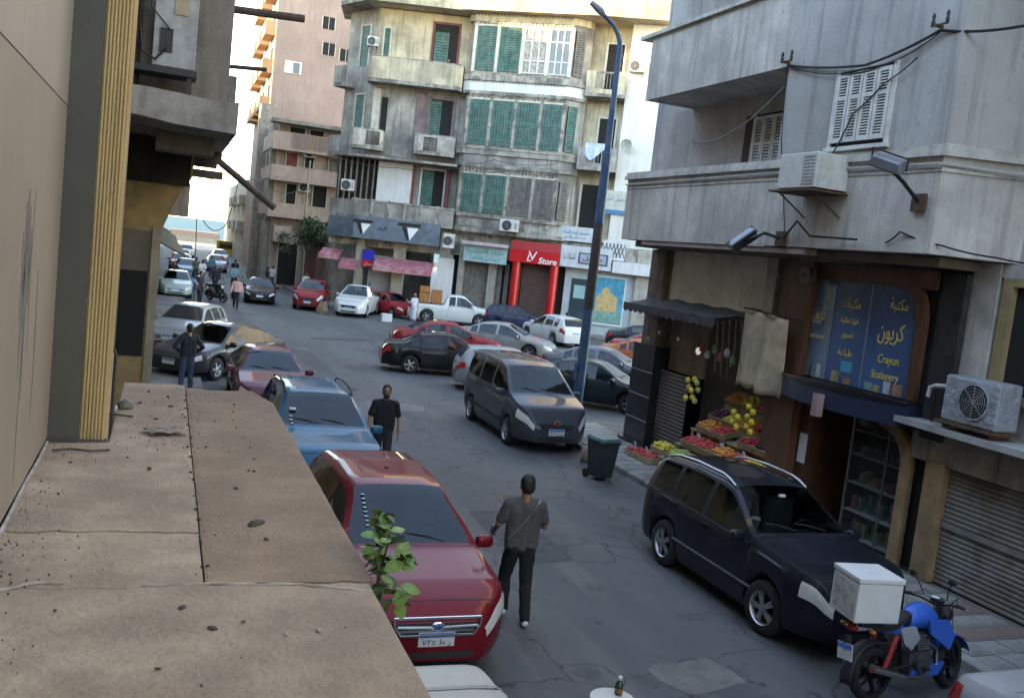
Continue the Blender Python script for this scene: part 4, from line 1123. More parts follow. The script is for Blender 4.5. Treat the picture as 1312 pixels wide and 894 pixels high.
# thin cords hanging at the awning's end
random.seed(5)
for k in range(5):
    y = 16.5 - k * 0.13; x = 10.66 + 0.06 * k
    g = MB(); g.tube([(x, y, 3.6), (x + .02, y - .05, 3.0), (x + random.uniform(-.05, .08), y - .08, 2.95 - random.uniform(0, .6))], 0.006, 4)
    o = obj('loose_rope', g, M('tan_rope', (0.14, 0.105, 0.07), 0.9, var=0.2), None, world=True, loc=(x, y, 3.6)); tag(o, 'loose tan rope dangling from the end of the scalloped awning', 'rope', 'ropes at the awning end')
t = thing('hanging_lamp', 'white bulb on a cord inside the fruit stall', 'lamp', (11.05, 17.7, 2.75))
g = MB(); g.ball((11.05, 17.7, 2.80), (0.06, 0.06, 0.09)); obj('bulb', g, M('milk_glass', (0.8, 0.8, 0.8), 0.3, var=0, emit=0.05), t, world=True, smooth=80)
g = MB(); g.tube([(11.05, 17.7, 2.88), (11.05, 17.7, 3.70)], 0.006, 5); g.lathe([(0.03, 0), (0.03, .06)], 8, (11.05, 17.7, 2.87)); obj('cord', g, m_ink, t, world=True)
for q, (y, z) in enumerate(((19.6, 2.95), (18.7, 2.9), (20.1, 2.75))):
    t = thing('hanging_lamp', 'small bare bulb on a wire under the dark awning', 'lamp', (11.1, y, z), group='small bulbs under the awning')
    g = MB(); g.ball((11.1, y, z + .04), (0.035, 0.035, 0.05)); obj('bulb', g, M('clear_bulb', (0.6, 0.58, 0.5), 0.2, var=0), t, world=True, smooth=80)
    g = MB(); g.tube([(11.1, y, z + .07), (11.1, y, 3.72)], 0.006, 4); obj('cord', g, m_ink, t, world=True)
# wire reel hung at the blue bay
t = thing('cable_reel', 'grey wire reel hung beside the blue shop window', 'reel', (11.05, 14.3, 4.55))
g = MB(); g.lathe([(0.06, -.05), (0.16, -.05), (0.16, -.035), (0.06, -.035), (0.06, .035), (0.16, .035), (0.16, .05), (0.06, .05)], 18, (11.0, 14.3, 4.66), 'x'); obj('drum', g, M('reel_grey', (0.16, 0.14, 0.12), 0.7, var=0.2), t, world=True)
g = MB(); g.tube([(10.94, 14.3, 4.66), (11.16, 14.3, 4.66)], 0.03, 8); obj('axle', g, MATS['dark_steel'], t, world=True)

# shelf goods in the glass case (each lifts off)
random.seed(9)
gm = [M('goods_%d' % i, c, 0.5, var=0.25, scale=10) for i, c in enumerate([(0.25, 0.09, 0.11), (0.09, 0.19, 0.16), (0.34, 0.34, 0.32), (0.22, 0.13, 0.21), (0.24, 0.23, 0.10), (0.28, 0.26, 0.34)])]
kinds = [('jar', 'small coloured jar on the glass case shelf'), ('box', 'upright carton on the glass case shelf')]
bm_box = MB(); bm_box.box(-.055, .055, -.05, .05, 0, .2); me_box = bm_box.mesh('carton'); fix_normals(me_box); me_box.materials.append(None)
bm_jar = MB(); bm_jar.lathe([(0.045, 0), (0.05, .02), (0.05, .11), (0.03, .14), (0.03, .17)], 10); me_jar = shade_smooth(bm_jar.mesh('jar')); me_jar.materials.append(None)
for z, hh, kind in ((0.642, 1.5, 0), (1.142, 0.95, 1), (1.642, 0.8, 1), (0.202, 1.3, 0)):
    y = 11.86
    while y < 13.1:
        isbox = (kind == 0) or random.random() < 0.25
        o = obj('carton' if isbox else 'jar', me_box if isbox else me_jar, None, None)
        o.location = (11.78 + random.uniform(-.04, .08), y, z); o.scale = (1, 1, hh * random.uniform(.8, 1.15)); o.rotation_euler = (0, 0, random.uniform(-.3, .3))
        o.material_slots[0].link = 'OBJECT'; o.material_slots[0].material = random.choice(gm)
        lv = {0.642: 'on the shelf above the lowest', 1.142: 'on the middle shelf', 1.642: 'on the upper shelf', 0.202: 'on the bottom shelf'}[z]
        tag(o, ('upright printed carton ' if isbox else 'small shiny jar ') + lv + ' of the glass case', 'carton' if isbox else 'jar', 'goods in the glass case')
        y += random.uniform(.13, .2)
o = obj('paper_notice', MB().box(11.34, 11.348, 14.06, 14.28, 1.2, 1.75), M('white_paper', (0.6, 0.6, 0.62), 0.7, var=0.06), None, world=True, loc=(11.34, 14.17, 1.2)); tag(o, 'white paper sheet pinned beside the stationery entrance', 'notice')
# ------------------------------------------------------------------ the clad building beside the camera and its canopy
random.seed(31)
m_clad = M('grey_beige_cladding', (0.40, 0.33, 0.245), 0.55, var=0.08, scale=0.7, dirt=(0.355, 0.29, 0.205), dirt_amt=0.5, dirt_scale=1.1, dirt_edge=0.3)
m_clad2 = M('pale_grey_cladding', (0.46, 0.405, 0.32), 0.5, var=0.06, scale=0.7, dirt=(0.38, 0.335, 0.27), dirt_amt=0.5, dirt_scale=1.1, dirt_edge=0.3)
m_trim = M('dark_olive_trim', (0.075, 0.070, 0.055), 0.6, var=0.12, scale=2)
m_flute = M('yellow_fluted_wood', (0.52, 0.36, 0.16), 0.55, var=0.15, scale=3, stretch=(8, 8, 0.5))
CLB = thing('clad_building', 'beige panel clad building with dark trim and yellow fluted corner strip', 'building', (-0.6, 3.0, 0))
def lb(name, mat, *boxes, parent=None, bevel=0.0, root=None):
    g = MB()
    for b in boxes: g.box(*b)
    return obj(name, g, mat, parent or root or CLB, world=True, bevel=bevel)
lb('core', m_clad2, (-14, -0.63, -60, -8.0, 0, 16.0))
lb('core', m_trim, (-14, -0.625, -8, 15.5, 0, 16.0), (-14, -0.7, 15.5, 17.3, 6.45, 16.0))
for (y0, y1, z0, z1, m) in ((-8, 1.2, 3.02, 5.02, m_clad), (1.208, 6.25, 3.02, 5.02, m_clad), (-8, 1.2, 5.028, 7.3, m_clad2), (1.208, 4.385, 5.028, 7.3, m_clad2), (4.391, 6.25, 5.028, 7.3, m_clad2), (-8, 6.25, 7.308, 16, m_clad2), (-8, 6.25, 0, 2.7, m_clad)):
    lb('wall_panel', m, (-0.624, -0.60, y0, y1, z0, z1))
# streaked grime film on the panel, thin runs with their own outlines
random.seed(8)
for y0, w, z1, z0 in ((4.86, .045, 4.50, 3.85), (4.93, .03, 4.42, 3.5), (4.80, .03, 4.44, 3.62), (5.35, .02, 4.1, 3.3), (5.05, .018, 4.5, 3.7), (4.74, .022, 4.30, 3.9), (4.99, .03, 4.32, 3.95), (4.87, .014, 3.9, 3.1)):
    L_, R_ = [], []
    for k in range(15):
        v = k / 14; ww = w * (math.sin(PI * (v * .85 + .12)) ** .8) * random.uniform(.75, 1.1); c = y0 + .012 * math.sin(v * 6 + y0 * 9)
        L_.append((c - ww, z1 + (z0 - z1) * v)); R_.append((c + ww, z1 + (z0 - z1) * v))
    q = L_ + R_[::-1]; g = MB(); g.hexa([(-0.5995, y, z) for y, z in q], [(-0.599, y, z) for y, z in q])
    obj('grime_streak', g, M('grime_film', (0.20, 0.185, 0.16), 0.6, var=0.2, scale=6, stretch=(4, 4, .5)), CLB, world=True)
lb('dark_trim', m_trim, (-0.624, -0.43, 6.26, 6.60, 3.02, 16))
# fluted strip: every rib is a piece
g = MB(); g.box(-0.43, -0.285, 6.34, 6.47, 3.02, 16); fl = obj('fluted_strip', g, m_flute, CLB, world=True)
for k in range(7):
    x = -0.425 + k * 0.0205
    g = MB(); g.tube([(x + .0085, 6.335, 3.0), (x + .0085, 6.335, 14.0)], 0.0095, 8); obj('rib', g, m_flute, fl, world=True, smooth=60)
for k in range(3):
    y = 6.36 + k * 0.04
    g = MB(); g.tube([(-0.282, y, 3.0), (-0.252, y, 14.0)], 0.014, 8); obj('rib', g, m_flute, fl, world=True, smooth=60)
# concrete canopy in four cast sections, edges worn
m_slab = M('dusty_concrete_canopy', (0.40, 0.295, 0.205), 0.93, var=0.24, scale=2.6, bump=0.9, bscale=34, dirt=(0.26, 0.185, 0.125), dirt_amt=0.7, dirt_scale=1.7, dirt_edge=0.42)
m_slab2 = M('brown_concrete_canopy', (0.31, 0.21, 0.14), 0.93, var=0.2, scale=2.2, bump=0.9, bscale=38, dirt=(0.23, 0.155, 0.10), dirt_amt=0.6, dirt_scale=1.4, dirt_edge=0.42)
def cast(name, mat, outline, z1, dz=0.004, nx=36, ny=60):
    """slab section with a gently uneven top; outline gives x0,x1 as functions of y"""
    y0, y1, fx0, fx1 = outline
    g = MB(); rows = []
    for j in range(ny + 1):
        y = y0 + (y1 - y0) * j / ny; a, b_ = fx0(y), fx1(y)
        row = []
        for i in range(nx + 1):
            x = a + (b_ - a) * i / nx
            n = mnoise.noise(Vector((x * 2.1, y * 2.1, 3.3))) * dz * 2 + mnoise.noise(Vector((x * 11, y * 11, 1.7))) * dz * .8
            yy = y + (0.03 * mnoise.noise(Vector((x * 9, y, 8))) if j in (0, ny) else 0)
            e = 0.006 if (i in (0, nx) or j in (0, ny)) else 0
            row.append((x, yy, z1 + n - e))
        rows.append(row)
    g.grid(rows)
    k0 = [r[0] for r in rows] + rows[-1][1:] + [r[-1] for r in rows[::-1]][1:] + rows[0][::-1][1:-1]
    n = g.pts(k0 + [(p[0], p[1], 2.78) for p in k0]); L_ = len(k0)
    for i in range(L_):
        j = (i + 1) % L_; g.f.append((n + i, n + L_ + i, n + L_ + j, n + j))
    return obj(name, g, mat, CLB, world=True, smooth=35)
crack = lambda x: 3.83 + 0.05 * math.sin(x * 3.0) - 0.10 * max(0, x - .3)
cast('canopy_section', m_slab, (-6, 3.80, lambda y: -0.598, lambda y: 0.905), 3.0)
cast('canopy_section', m_slab, (3.812, 4.48, lambda y: -0.598, lambda y: 0.236), 2.997, ny=16)
cast('canopy_section', m_slab, (4.488, 8.55, lambda y: -0.598 if y < 6.2 else -0.25, lambda y: 0.236), 3.002)
cast('canopy_section', m_slab2, (3.812, 8.40, lambda y: 0.243, lambda y: 0.925 - max(0, y - 7.9) * .25), 3.004)
# pale mortar lines in the joints and along the wall foot
m_mort = M('pale_mortar', (0.40, 0.35, 0.29), 0.95, var=0.25, scale=9)
def bead(pts, r, name='mortar_line'):
    g = MB(); q = []
    for (a, b_) in zip(pts[:-1], pts[1:]):
        for k in range(6):
            t = k / 6; q.append((a[0] + (b_[0] - a[0]) * t + random.uniform(-.006, .006), a[1] + (b_[1] - a[1]) * t + random.uniform(-.008, .008), a[2] + (b_[2] - a[2]) * t + random.uniform(-.003, .002)))
    q.append(pts[-1]); g.tube(q, [r * random.uniform(.5, 1.1) for _ in q], 6); return obj(name, g, m_mort, CLB, world=True, smooth=60)
bead([(-0.57, 3.72, 3.0), (-0.40, 3.84, 3.0), (-0.28, 3.85, 3.0)], 0.009); bead([(0.0, 3.81, 2.999), (0.42, 3.80, 2.999), (0.62, 3.78, 3.0), (0.9, 3.68, 3.0)], 0.007)
bead([(-0.594, 1.0, 3.0), (-0.594, 3.2, 3.0), (-0.592, 6.2, 3.003)], 0.012, 'mortar_fillet')
m_rust = M('rust_patch', (0.16, 0.085, 0.05), 0.95, var=0.3, scale=9, dirt=(0.25, 0.20, 0.155), dirt_amt=0.9, dirt_scale=9)
m_blk = M('black_grit', (0.035, 0.03, 0.026), 0.95, var=0.3, scale=30)
# nail heads along the long seam
nb = MB(); nb.ball((0, 0, 0), (.011, .009, .005), 7, 4); nme = shade_smooth(nb.mesh('seam_stud')); nme.materials.append(m_blk)
for k in range(15):
    o = obj('seam_stud', nme, None, CLB); o.location = Vector((0.245 - 0.025 * (k / 14) + random.uniform(-.014, .014), 4.0 + k * 0.27 + random.uniform(-.12, .12), 3.006)) - Vector((-0.6, 3.0, 0)); o.scale = (random.uniform(.5, 1.6), random.uniform(.6, 1.4), 1); o.rotation_euler = (0, 0, random.uniform(0, 3))
for k in range(8):
    o = obj('seam_stud', nme, None, CLB); o.location = Vector((0.58 + 0.03 * math.sin(k), 5.6 + k * 0.3, 3.006)) - Vector((-0.6, 3.0, 0)); o.scale = (random.uniform(.7, 1.2),) * 3
# loose bits lying on the canopy
def chip(seed, sx, sy, sz):
    random.seed(seed); bm = bmesh.new(); bmesh.ops.create_icosphere(bm, subdivisions=2, radius=1)
    for v in bm.verts:
        k = 1 + 0.35 * mnoise.noise(v.co * 1.7 + Vector((seed, 0, 0))); v.co = Vector((v.co.x * sx * k, v.co.y * sy * k, max(-.35, v.co.z) * sz * k))
    me = bpy.data.meshes.new('chip'); bm.to_mesh(me); bm.free(); return me
m_st = M('grey_stone_bit', (0.16, 0.14, 0.115), 0.95, var=0.3, scale=20)
m_dst = M('dark_stone_bit', (0.085, 0.07, 0.056), 0.95, var=0.3, scale=20)
def lay(name, me, x, y, label, cat, mat, h=0.0, rz=0, group=None, s=1.0):
    o = obj(name, me, mat, None); o.location = (x, y, 3.006 + h); o.rotation_euler = (0, 0, rz); o.scale = (s,) * 3
    return tag(o, label, cat, group)
lay('rubble_stone', chip(1, .055, .045, .05), -0.20 + .0, 7.35, 'large greyish rubble stone on the canopy beside the yellow fluted strip', 'stone', m_st, .015)
me_c = [chip(10 + k, .028, .017, .012) for k in range(4)]
spots = [(0.50, 4.56, 'dark'), (0.53, 4.34, 'd'), (0.07, 3.05, 'd'), (0.45, 5.2, 'd'), (0.48, 6.1, 'p'), (0.12, 7.5, 'd'), (0.02, 7.0, 'd'), (0.20, 7.2, 'd'), (0.10, 7.9, 'd'), (-0.05, 8.1, 'd'), (0.33, 7.35, 'p'), (0.25, 3.35, 'd'), (-0.28, 3.55, 'd'), (0.36, 3.4, 'd'), (0.15, 3.55, 'd'), (0.62, 3.3, 'p'), (0.50, 3.28, 'p'), (-0.42, 5.7, 'd'), (-0.35, 5.9, 'p'), (0.0, 5.6, 'd'), (0.42, 7.0, 'd'), (-0.1, 7.6, 'd'), (0.55, 5.6, 'd')]
random.seed(77)
for k, (x, y, c) in enumerate(spots):
    if c == 'dark': lay('rubble_chip', chip(30, .05, .018, .02), x, y, 'longest dark splinter lying on the canopy section nearer the red car', 'chip', m_dst, .006, R(35)); continue
    pale = c == 'p'
    lay('rubble_chip', random.choice(me_c), x, y, 'small pale chip lying on the dusty canopy' if pale else 'small dark chip lying on the dusty canopy', 'chip', m_mort if pale else m_dst, .003, random.uniform(0, 3), 'pale chips on the canopy' if pale else 'dark chips on the canopy', random.uniform(.35, .75))
g = MB(); random.seed(6)
rows = [[(0.24 * u - .12 + .02 * math.sin(v * 7), 0.16 * v - .08, 0.01 + 0.018 * abs(math.sin(u * 6 + v * 3)) + .012 * math.sin(v * 9) ** 2) for u in [i / 9 for i in range(10)]] for v in [j / 6 for j in range(7)]]
g.grid(rows); me = g.mesh('torn_card'); lay('torn_card', me, 0.08, 6.55, 'crumpled torn scrap of card lying on the canopy by the seam', 'scrap', M('dirty_card', (0.24, 0.20, 0.155), 0.9, var=0.3, scale=12), .002, R(15))
g = MB(); g.tube([(-.16, 0, .012), (-.06, .02, .016), (.05, -.01, .013), (.15, .02, .012)], .008, 5); lay('twig', g.mesh('twig'), -0.38, 5.95, 'thin dry twig on the canopy by the wall', 'twig', m_dst, 0, R(5))
g = MB(); g.tube([(-.12, 0, .01), (0, .012, .012), (.12, -.015, .01)], .007, 5); lay('twig', g.mesh('twig'), -0.25, 7.05, 'short dry twig beside the large rubble stone', 'twig', m_dst, 0, R(-8))

# drifted grit and flakes too small to pick apart
random.seed(91); g = MB(); g2 = MB()
for k in range(620):
    c = random.random()
    if c < .5: x, y = -.58 + abs(random.gauss(0, .12)), random.uniform(2.4, 6.2)
    elif c < .8: x, y = random.gauss(.05, .25), random.uniform(6.0, 8.3)
    elif c < .9: x, y = .24 + random.gauss(0, .03), random.uniform(3.8, 8.2)
    else: x, y = random.uniform(-.5, .85), random.uniform(2.4, 8.2)
    if not (-.57 < x < .88) or (y > 6.15 and x < -.22): continue
    r = random.uniform(.002, .006) * (1.5 if random.random() < .06 else 1)
    tgt = g if random.random() < .6 else g2
    a = random.uniform(0, 3); dx, dy = math.cos(a) * r, math.sin(a) * r; q = random.uniform(.5, 1.6)
    tgt.hexa([(x - dx, y - dy, 3.0), (x + dy * q, y - dx * q, 3.0), (x + dx, y + dy, 3.0)], [(x - dx * .6, y - dy * .6, 3.004 + r), (x + dy * .6, y - dx * .6, 3.004 + r * .8), (x + dx * .5, y + dy * .5, 3.004 + r * .7)])
for gg, mm in ((g, m_dst), (g2, m_mort)):
    o = obj('grit', gg, mm, None); tag(o, 'dark grit drifted over the concrete canopy' if mm is m_dst else 'pale plaster flakes drifted over the concrete canopy', 'grit', kind='stuff')
# ------------------------------------------------------------------ old concrete building next along, with its broken balcony
OCB = thing('old_concrete_building', 'old concrete building with broken balcony slab and peeling yellow wall', 'building', (-0.5, 20, 0))
m_oldc = M('crumbling_concrete', (0.27, 0.25, 0.22), 0.95, var=0.3, scale=1.5, streak=0.5, bump=0.8, bscale=12, dirt=(0.38, 0.34, 0.28), dirt_amt=0.5, dirt_scale=1.8)
m_oldw = M('brown_old_wall', (0.22, 0.185, 0.15), 0.95, var=0.25, scale=1.2, streak=0.5, bump=0.5, bscale=14)
m_yel = M('peeling_yellow_wall', (0.40, 0.275, 0.12), 0.9, var=0.25, scale=1.3, streak=0.4, bump=0.4, dirt=(0.20, 0.16, 0.11), dirt_amt=0.6, dirt_scale=1.4)
lb('upper_mass', m_oldw, (-12, 0.82, 17.3, 33.5, 6.42, 16.0), root=OCB)
lb('ground_mass', m_oldw, (-12, -0.42, 20.6, 33.5, 0, 5.9), root=OCB)
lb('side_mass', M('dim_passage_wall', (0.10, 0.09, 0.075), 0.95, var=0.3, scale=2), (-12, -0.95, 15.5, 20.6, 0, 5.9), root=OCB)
g = MB(); random.seed(3)
e1 = [(-1.2, 15.9), (-0.85, 16.1), (-0.5, 16.22), (0.0, 16.4), (0.55, 16.6), (0.98, 16.75)]
top = [(x, y + random.uniform(-.04, .04)) for x, y in e1]
loop = top + [(1.02, 24.5), (-1.2, 24.5)]
g.hexa([(x, y, 5.92 + (0.05 if x < 0 else 0)) for x, y in loop], [(x + random.uniform(-.02, .02), y, 6.42 + random.uniform(-.03, .03)) for x, y in loop])
obj('broken_balcony', g, m_oldc, OCB, world=True)
g = MB(); g.prism_y([(-1.7, 0), (-1.7, 5.92), (0.42, 5.92), (0.40, 5.25), (0.12, 4.75), (-0.08, 4.2), (-0.15, 3.2), (-0.2, 0)], 20.0, 20.6)
yw = obj('yellow_wall', g, m_yel, OCB, world=True)
lb('painted_shade_band', M('painted_shade_black', (0.03, 0.025, 0.02), .95, var=.3), (-1.7, 0.36, 19.93, 19.985, 5.05, 5.92), root=OCB)  # dark box on the yellow wall, painting in the shade under the balcony
lb('dark_doorway', m_dark, (-0.93, -0.30, 19.97, 20.0, 1.6, 3.3), root=OCB)
lb('grey_panel', M('taupe_panel', (0.17, 0.145, 0.115), 0.9, var=0.2, scale=2), (-1.2, -0.28, 19.955, 19.97, 3.3, 4.1), root=OCB)
lb('pilaster', M('pale_pilaster', (0.34, 0.29, 0.21), 0.9, var=0.2, streak=0.4), (-0.26, -0.10, 19.9, 20.0, 0.1, 4.2), root=OCB)
lb('hanging_bracket', m_oldw, (-0.3, 0.7, 18.2, 19.0, 5.6, 5.92), root=OCB); [lb('joist', m_dst, b, root=OCB) for b in ((-0.9, 1.0, 21.5, 21.7, 5.66, 5.9), (-0.9, 1.0, 23.5, 23.7, 5.66, 5.9), (-.9, 1.25, 25.6, 25.8, 5.5, 5.7))]
# low white stair wall with a diagonal rail
t = thing('stair_wall', 'white washed stair wall with sloping handrail under the broken balcony', 'stair', (-0.9, 14.6, 0))
g = MB(); g.prism_y([(-1.9, 0), (-1.9, 3.3), (-1.05, 3.15), (-0.62, 2.35), (-0.62, 0)], 14.9, 15.2); obj('wall', g, M('whitewash', (0.5, 0.48, 0.44), 0.9, var=0.2, scale=2, streak=0.3), t, world=True)
g = MB(); g.tube([(-1.6, 14.85, 3.35), (-1.02, 14.85, 3.2), (-0.58, 14.85, 2.35), (-0.58, 14.85, 1.0)], 0.025, 6); obj('handrail', g, m_dst, t, world=True)
g = MB()
for k in range(5): g.tube([(-1.3 + k * .16, 14.85, 3.25 - k * .2), (-1.3 + k * .16, 14.85, 2.6 - k * .2)], 0.012, 5)
obj('baluster', g, m_dst, t, world=True)
o = obj('white_box', MB().box(-0.62, -0.42, 17.5, 17.8, 0.12, 0.95).box(-0.64, -0.40, 17.48, 17.82, 0.951, 1.0), m_whiteP, None, world=True, loc=(-0.5, 17.6, 0.12)); tag(o, 'small white painted meter box standing at the stair foot', 'box')
# big air conditioner on the broken balcony
FA3 = lambda s, d, z: (-0.42 + s, 16.62 - d, 6.80 + z)
t = thing('air_conditioner', 'grimy upright air conditioner standing over the broken balcony slab', 'air conditioner', (-0.1, 16.6, 6.42))
g = MB(FA3); g.box(0, 0.66, -0.4, 0.0, 0.02, 1.35); obj('case', g, M('grimy_white_metal', (0.40, 0.40, 0.38), 0.5, var=0.2, scale=4, streak=0.5), t, world=True, bevel=.015)
g = MB(FA3); g.box(0.30, 0.52, 0.001, 0.02, 0.86, 1.28); pn = obj('control_panel', g, M('beige_plastic', (0.40, 0.33, 0.19), 0.5, var=0.15), t, world=True)
g = MB(FA3); g.box(0.34, 0.48, 0.02, 0.028, 1.12, 1.17); obj('slot', g, m_ink, pn, world=True)
g = MB(FA3); g.box(0.10, 0.30, 0.001, 0.03, 0.25, 0.62); g.box(0.18, 0.24, 0.03, .05, .35, .5); obj('valve_cover', g, m_ink, t, world=True)
g = MB(FA3)
g.tube([(0.2, .05, .3), (.05, .1, .1), (-.15, .1, .2), (-.22, .1, .7), (-.2, .1, 1.3)], 0.02, 6); g.tube([(0.25, .05, .6), (-.05, .1, .9), (-.1, .1, 1.4)], 0.014, 6)
obj('hose', g, m_ink, t, world=True, smooth=60)
g = MB(FA3); g.box(-0.55, 0.7, -0.5, 0.12, -0.10, 0.0); g.box(-0.5, -.42, -.4, 0.05, -.38, -.1); g.box(.55, .63, -.4, 0.05, -.38, -.1); obj('stand', g, m_ink, t, world=True)
# bundled pipes on that wall
t = thing('service_pipe', 'rusty vertical service pipes strapped beside the grimy air conditioner', 'pipe', (-0.6, 16.9, 6.4))
for x, r in ((-0.75, .04), (-0.62, .025), (-0.90, .05)):
    g = MB(); g.tube([(x, 17.1, 6.45), (x, 17.1, 12)], r, 7); obj('pipe', g, MATS['rusty_iron'], t, world=True, smooth=60)

# ------------------------------------------------------------------ buildings farther along the same side
def row_house(y0, y1, x1, h, wallm, label, seed, balc=True, z_start=4.6, reach=0.95):
    random.seed(seed)
    t = thing('row_building', label, 'building', (x1, y0, 0))
    g = MB(); g.box(-12, x1, y0, y1, 0, h); obj('wall', g, wallm, t, world=True)
    n = max(2, int((y1 - y0) / 4.0)); z = z_start
    while z < min(h - 3, 24):
        for k in range(n):
            yc = y0 + (y1 - y0) * (k + .5) / n
            if balc and random.random() < .75:
                rc_ = random.uniform(.6, reach)
                g = MB(); g.box(x1, x1 + rc_, yc - 1.4, yc + 1.4, z - .15, z + .05); g.box(x1 + rc_ - .1, x1 + rc_, yc - 1.4, yc + 1.4, z + .05, z + 1.0); g.box(x1, x1 + rc_ - .1, yc - 1.4, yc - 1.3, z + .05, z + 1.0)
                obj('balcony', g, wallm, t, world=True)
            g = MB(); g.box(x1 - .02, x1 + .02, yc - .55, yc + .55, z + .1, z + 2.2); obj('window', g, random.choice((m_green, m_dark, m_greyshut)), t, world=True)
        z += 3.5
    g = MB(); g.box(x1 - .02, x1 + .02, y0 + .6, y1 - .6, 0.1, 3.2); obj('shop_front', g, m_dark, t, world=True)
    g = MB(); g.hexa([(x1, y0 + .4, 3.5), (x1, y1 - .4, 3.5), (x1 + .9, y1 - .4, 3.1), (x1 + .9, y0 + .4, 3.1)], [(x1, y0 + .4, 3.56), (x1, y1 - .4, 3.56), (x1 + .9, y1 - .4, 3.16), (x1 + .9, y0 + .4, 3.16)]); obj('canopy', g, m_dst, t, world=True)
    return t
m_rowA = M('brown_row_plaster', (0.26, 0.205, 0.16), 0.92, var=0.25, scale=1.0, streak=0.5)
m_rowB = M('sandy_row_plaster', (0.40, 0.33, 0.25), 0.92, var=0.2, scale=1.0, streak=0.4)
row_house(33.6, 46, -0.25, 17.0, m_rowA, 'tall brown building with wooden balconies beyond the broken slab', 1)
row_house(46.1, 67, -0.35, 24.8, m_rowA, 'tall brown building with narrow balconies beside the silver taxi', 2)
row_house(67.2, 84, -0.6, 16.0, m_rowB, 'sandy building near the middle of the far street', 3, reach=.7)
row_house(84.5, 112, -1.2, 18.5, m_rowB, 'sandy building third from the sea front', 4, reach=.7)
row_house(112.5, 146, -1.6, 14.0, m_rowB, 'last sandy building before the sea front', 6, reach=.7)
# wooden poles jutting from the fronts
def jut(a, b_, r, label):
    g = MB(); g.tube([a, b_], r, 8); o = obj('jutting_pole', g, M('old_dark_timber', (0.075, 0.05, 0.04), 0.9, var=0.3, scale=6), None, world=True, loc=a); tag(o, label, 'pole'); return o
jut((-0.3, 26, 9.78), (3.0, 26.0, 9.96), 0.10, 'thick dark timber pole jutting out highest over the street')
jut((0.6, 26.3, 8.42), (2.15, 26.0, 8.5), 0.055, 'short thin timber pole jutting out below the thick pole')
jut((0.9, 26.0, 6.15), (2.65, 26.0, 4.95), 0.09, 'sloping dark timber brace hanging over the street toward the sea')
lb('side_wall_box', m_greyshut, (0.83, 1.35, 24.6, 25.4, 7.2, 8.0), root=OCB)

# ------------------------------------------------------------------ far side: pink buildings
random.seed(41)
m_pink = M('pink_plaster', (0.34, 0.24, 0.20), 0.9, var=0.12, scale=0.35, streak=0.35, dirt=(0.27, 0.185, 0.15), dirt_amt=0.5, dirt_scale=0.4, dirt_edge=0.4)
m_pink2 = M('dusty_pink_plaster', (0.47, 0.345, 0.285), 0.9, var=0.15, scale=0.5, streak=0.45)
m_orange = M('orange_plaster', (0.42, 0.285, 0.165), 0.9, var=0.15, scale=0.5)
PT = thing('pink_tower', 'tall pink apartment tower with few small windows and orange balconies', 'building', (8, 90, 0))
lb('tower_wall', m_pink, (8.0, 24, 90, 107, 0, 46), root=PT)
for x, z in ((12.6, 23.0), (12.8, 20.7), (14.4, 20.4), (12.6, 27.5), (15.0, 25.5)):
    w = lb('window', m_dark, (x - .55, x + .55, 89.96, 90.0, z, z + 1.1), root=PT)
    lb('frame', m_wframe, (x - .62, x - .55, 89.93, 90.0, z - .07, z + 1.17), (x + .55, x + .62, 89.93, 90.0, z - .07, z + 1.17), (x - .02, x + .02, 89.93, 89.96, z, z + 1.1), parent=w)
w = lb('window', m_whiteP, (9.0, 10.5, 89.9, 90.0, 18.5, 19.6), root=PT); lb('open_sash', m_glassd, (9.75, 10.3, 89.86, 89.9, 18.55, 19.5), parent=w)
for z in (15.2, 18.6, 22.0, 25.4, 28.8, 32.2):
    for y in (91.0, 96.5, 102):
        b_ = lb('balcony', m_orange, (7.1, 8.0, y, y + 3.6, z - .2, z), root=PT)
        lb('parapet', m_orange, (7.1, 7.25, y, y + 3.6, z, z + 1.05), (7.25, 8.0, y, y + .15, z, z + 1.05), parent=b_)
        lb('balcony_door', m_dark, (7.97, 8.0, y + .8, y + 2.4, z, z + 2.3), parent=b_)
lb('column', m_pink2, (7.2, 8.0, 89.4, 90.4, 0, 15), root=PT)
# low block beyond
t = thing('far_building', 'low sandy block standing beyond the pink tower toward the sea', 'building', (8.2, 122, 0))
lb('wall', m_rowB, (8.2, 22, 112, 150, 0, 9.5), root=t)
for z in (3.6, 6.6):
    for y in (113, 121, 129):
        b_ = lb('balcony', m_rowB, (7.5, 8.2, y, y + 4.5, z, z + 1.1), root=t)
# lower pink building with wrap-round balconies
LP = thing('pink_building', 'lower dusty pink building with ribbed balconies and air conditioners behind the tree', 'building', (7.6, 72, 0))
lb('wall', m_pink2, (7.9, 20, 73.2, 89, 0, 12.6), root=LP)
for z0, z1 in ((10.35, 11.5), (8.1, 9.05), (5.4, 6.3), (3.6, 4.6)):
    r = 12.6 if z0 < 9 else 12.4
    b_ = lb('balcony', m_pink2, (6.85 if z0 > 5 else 7.4, 14 if z0 > 5 else 8.6, 72.0, 73.2, z0 - .18, z0), root=LP)
    lb('parapet', m_pink2, (6.85 if z0 > 5 else 7.4, 14 if z0 > 5 else 8.6, 72.0, 72.15, z0, z1), (6.85 if z0 > 5 else 7.4, 7.0 if z0 > 5 else 7.55, 72.15, 80, z0, z1), parent=b_)
g = MB()
for k in range(40): g.box(8.2 + k * .14, 8.27 + k * .14, 71.96, 72.0, 10.4, 11.45)
o = obj('parapet_rib', g, m_pink, LP, world=True); o['kind'] = 'stuff'
lb('roof_canopy', m_greyp, (6.6, 14, 71.6, 73.2, 12.1, 12.35), root=LP)
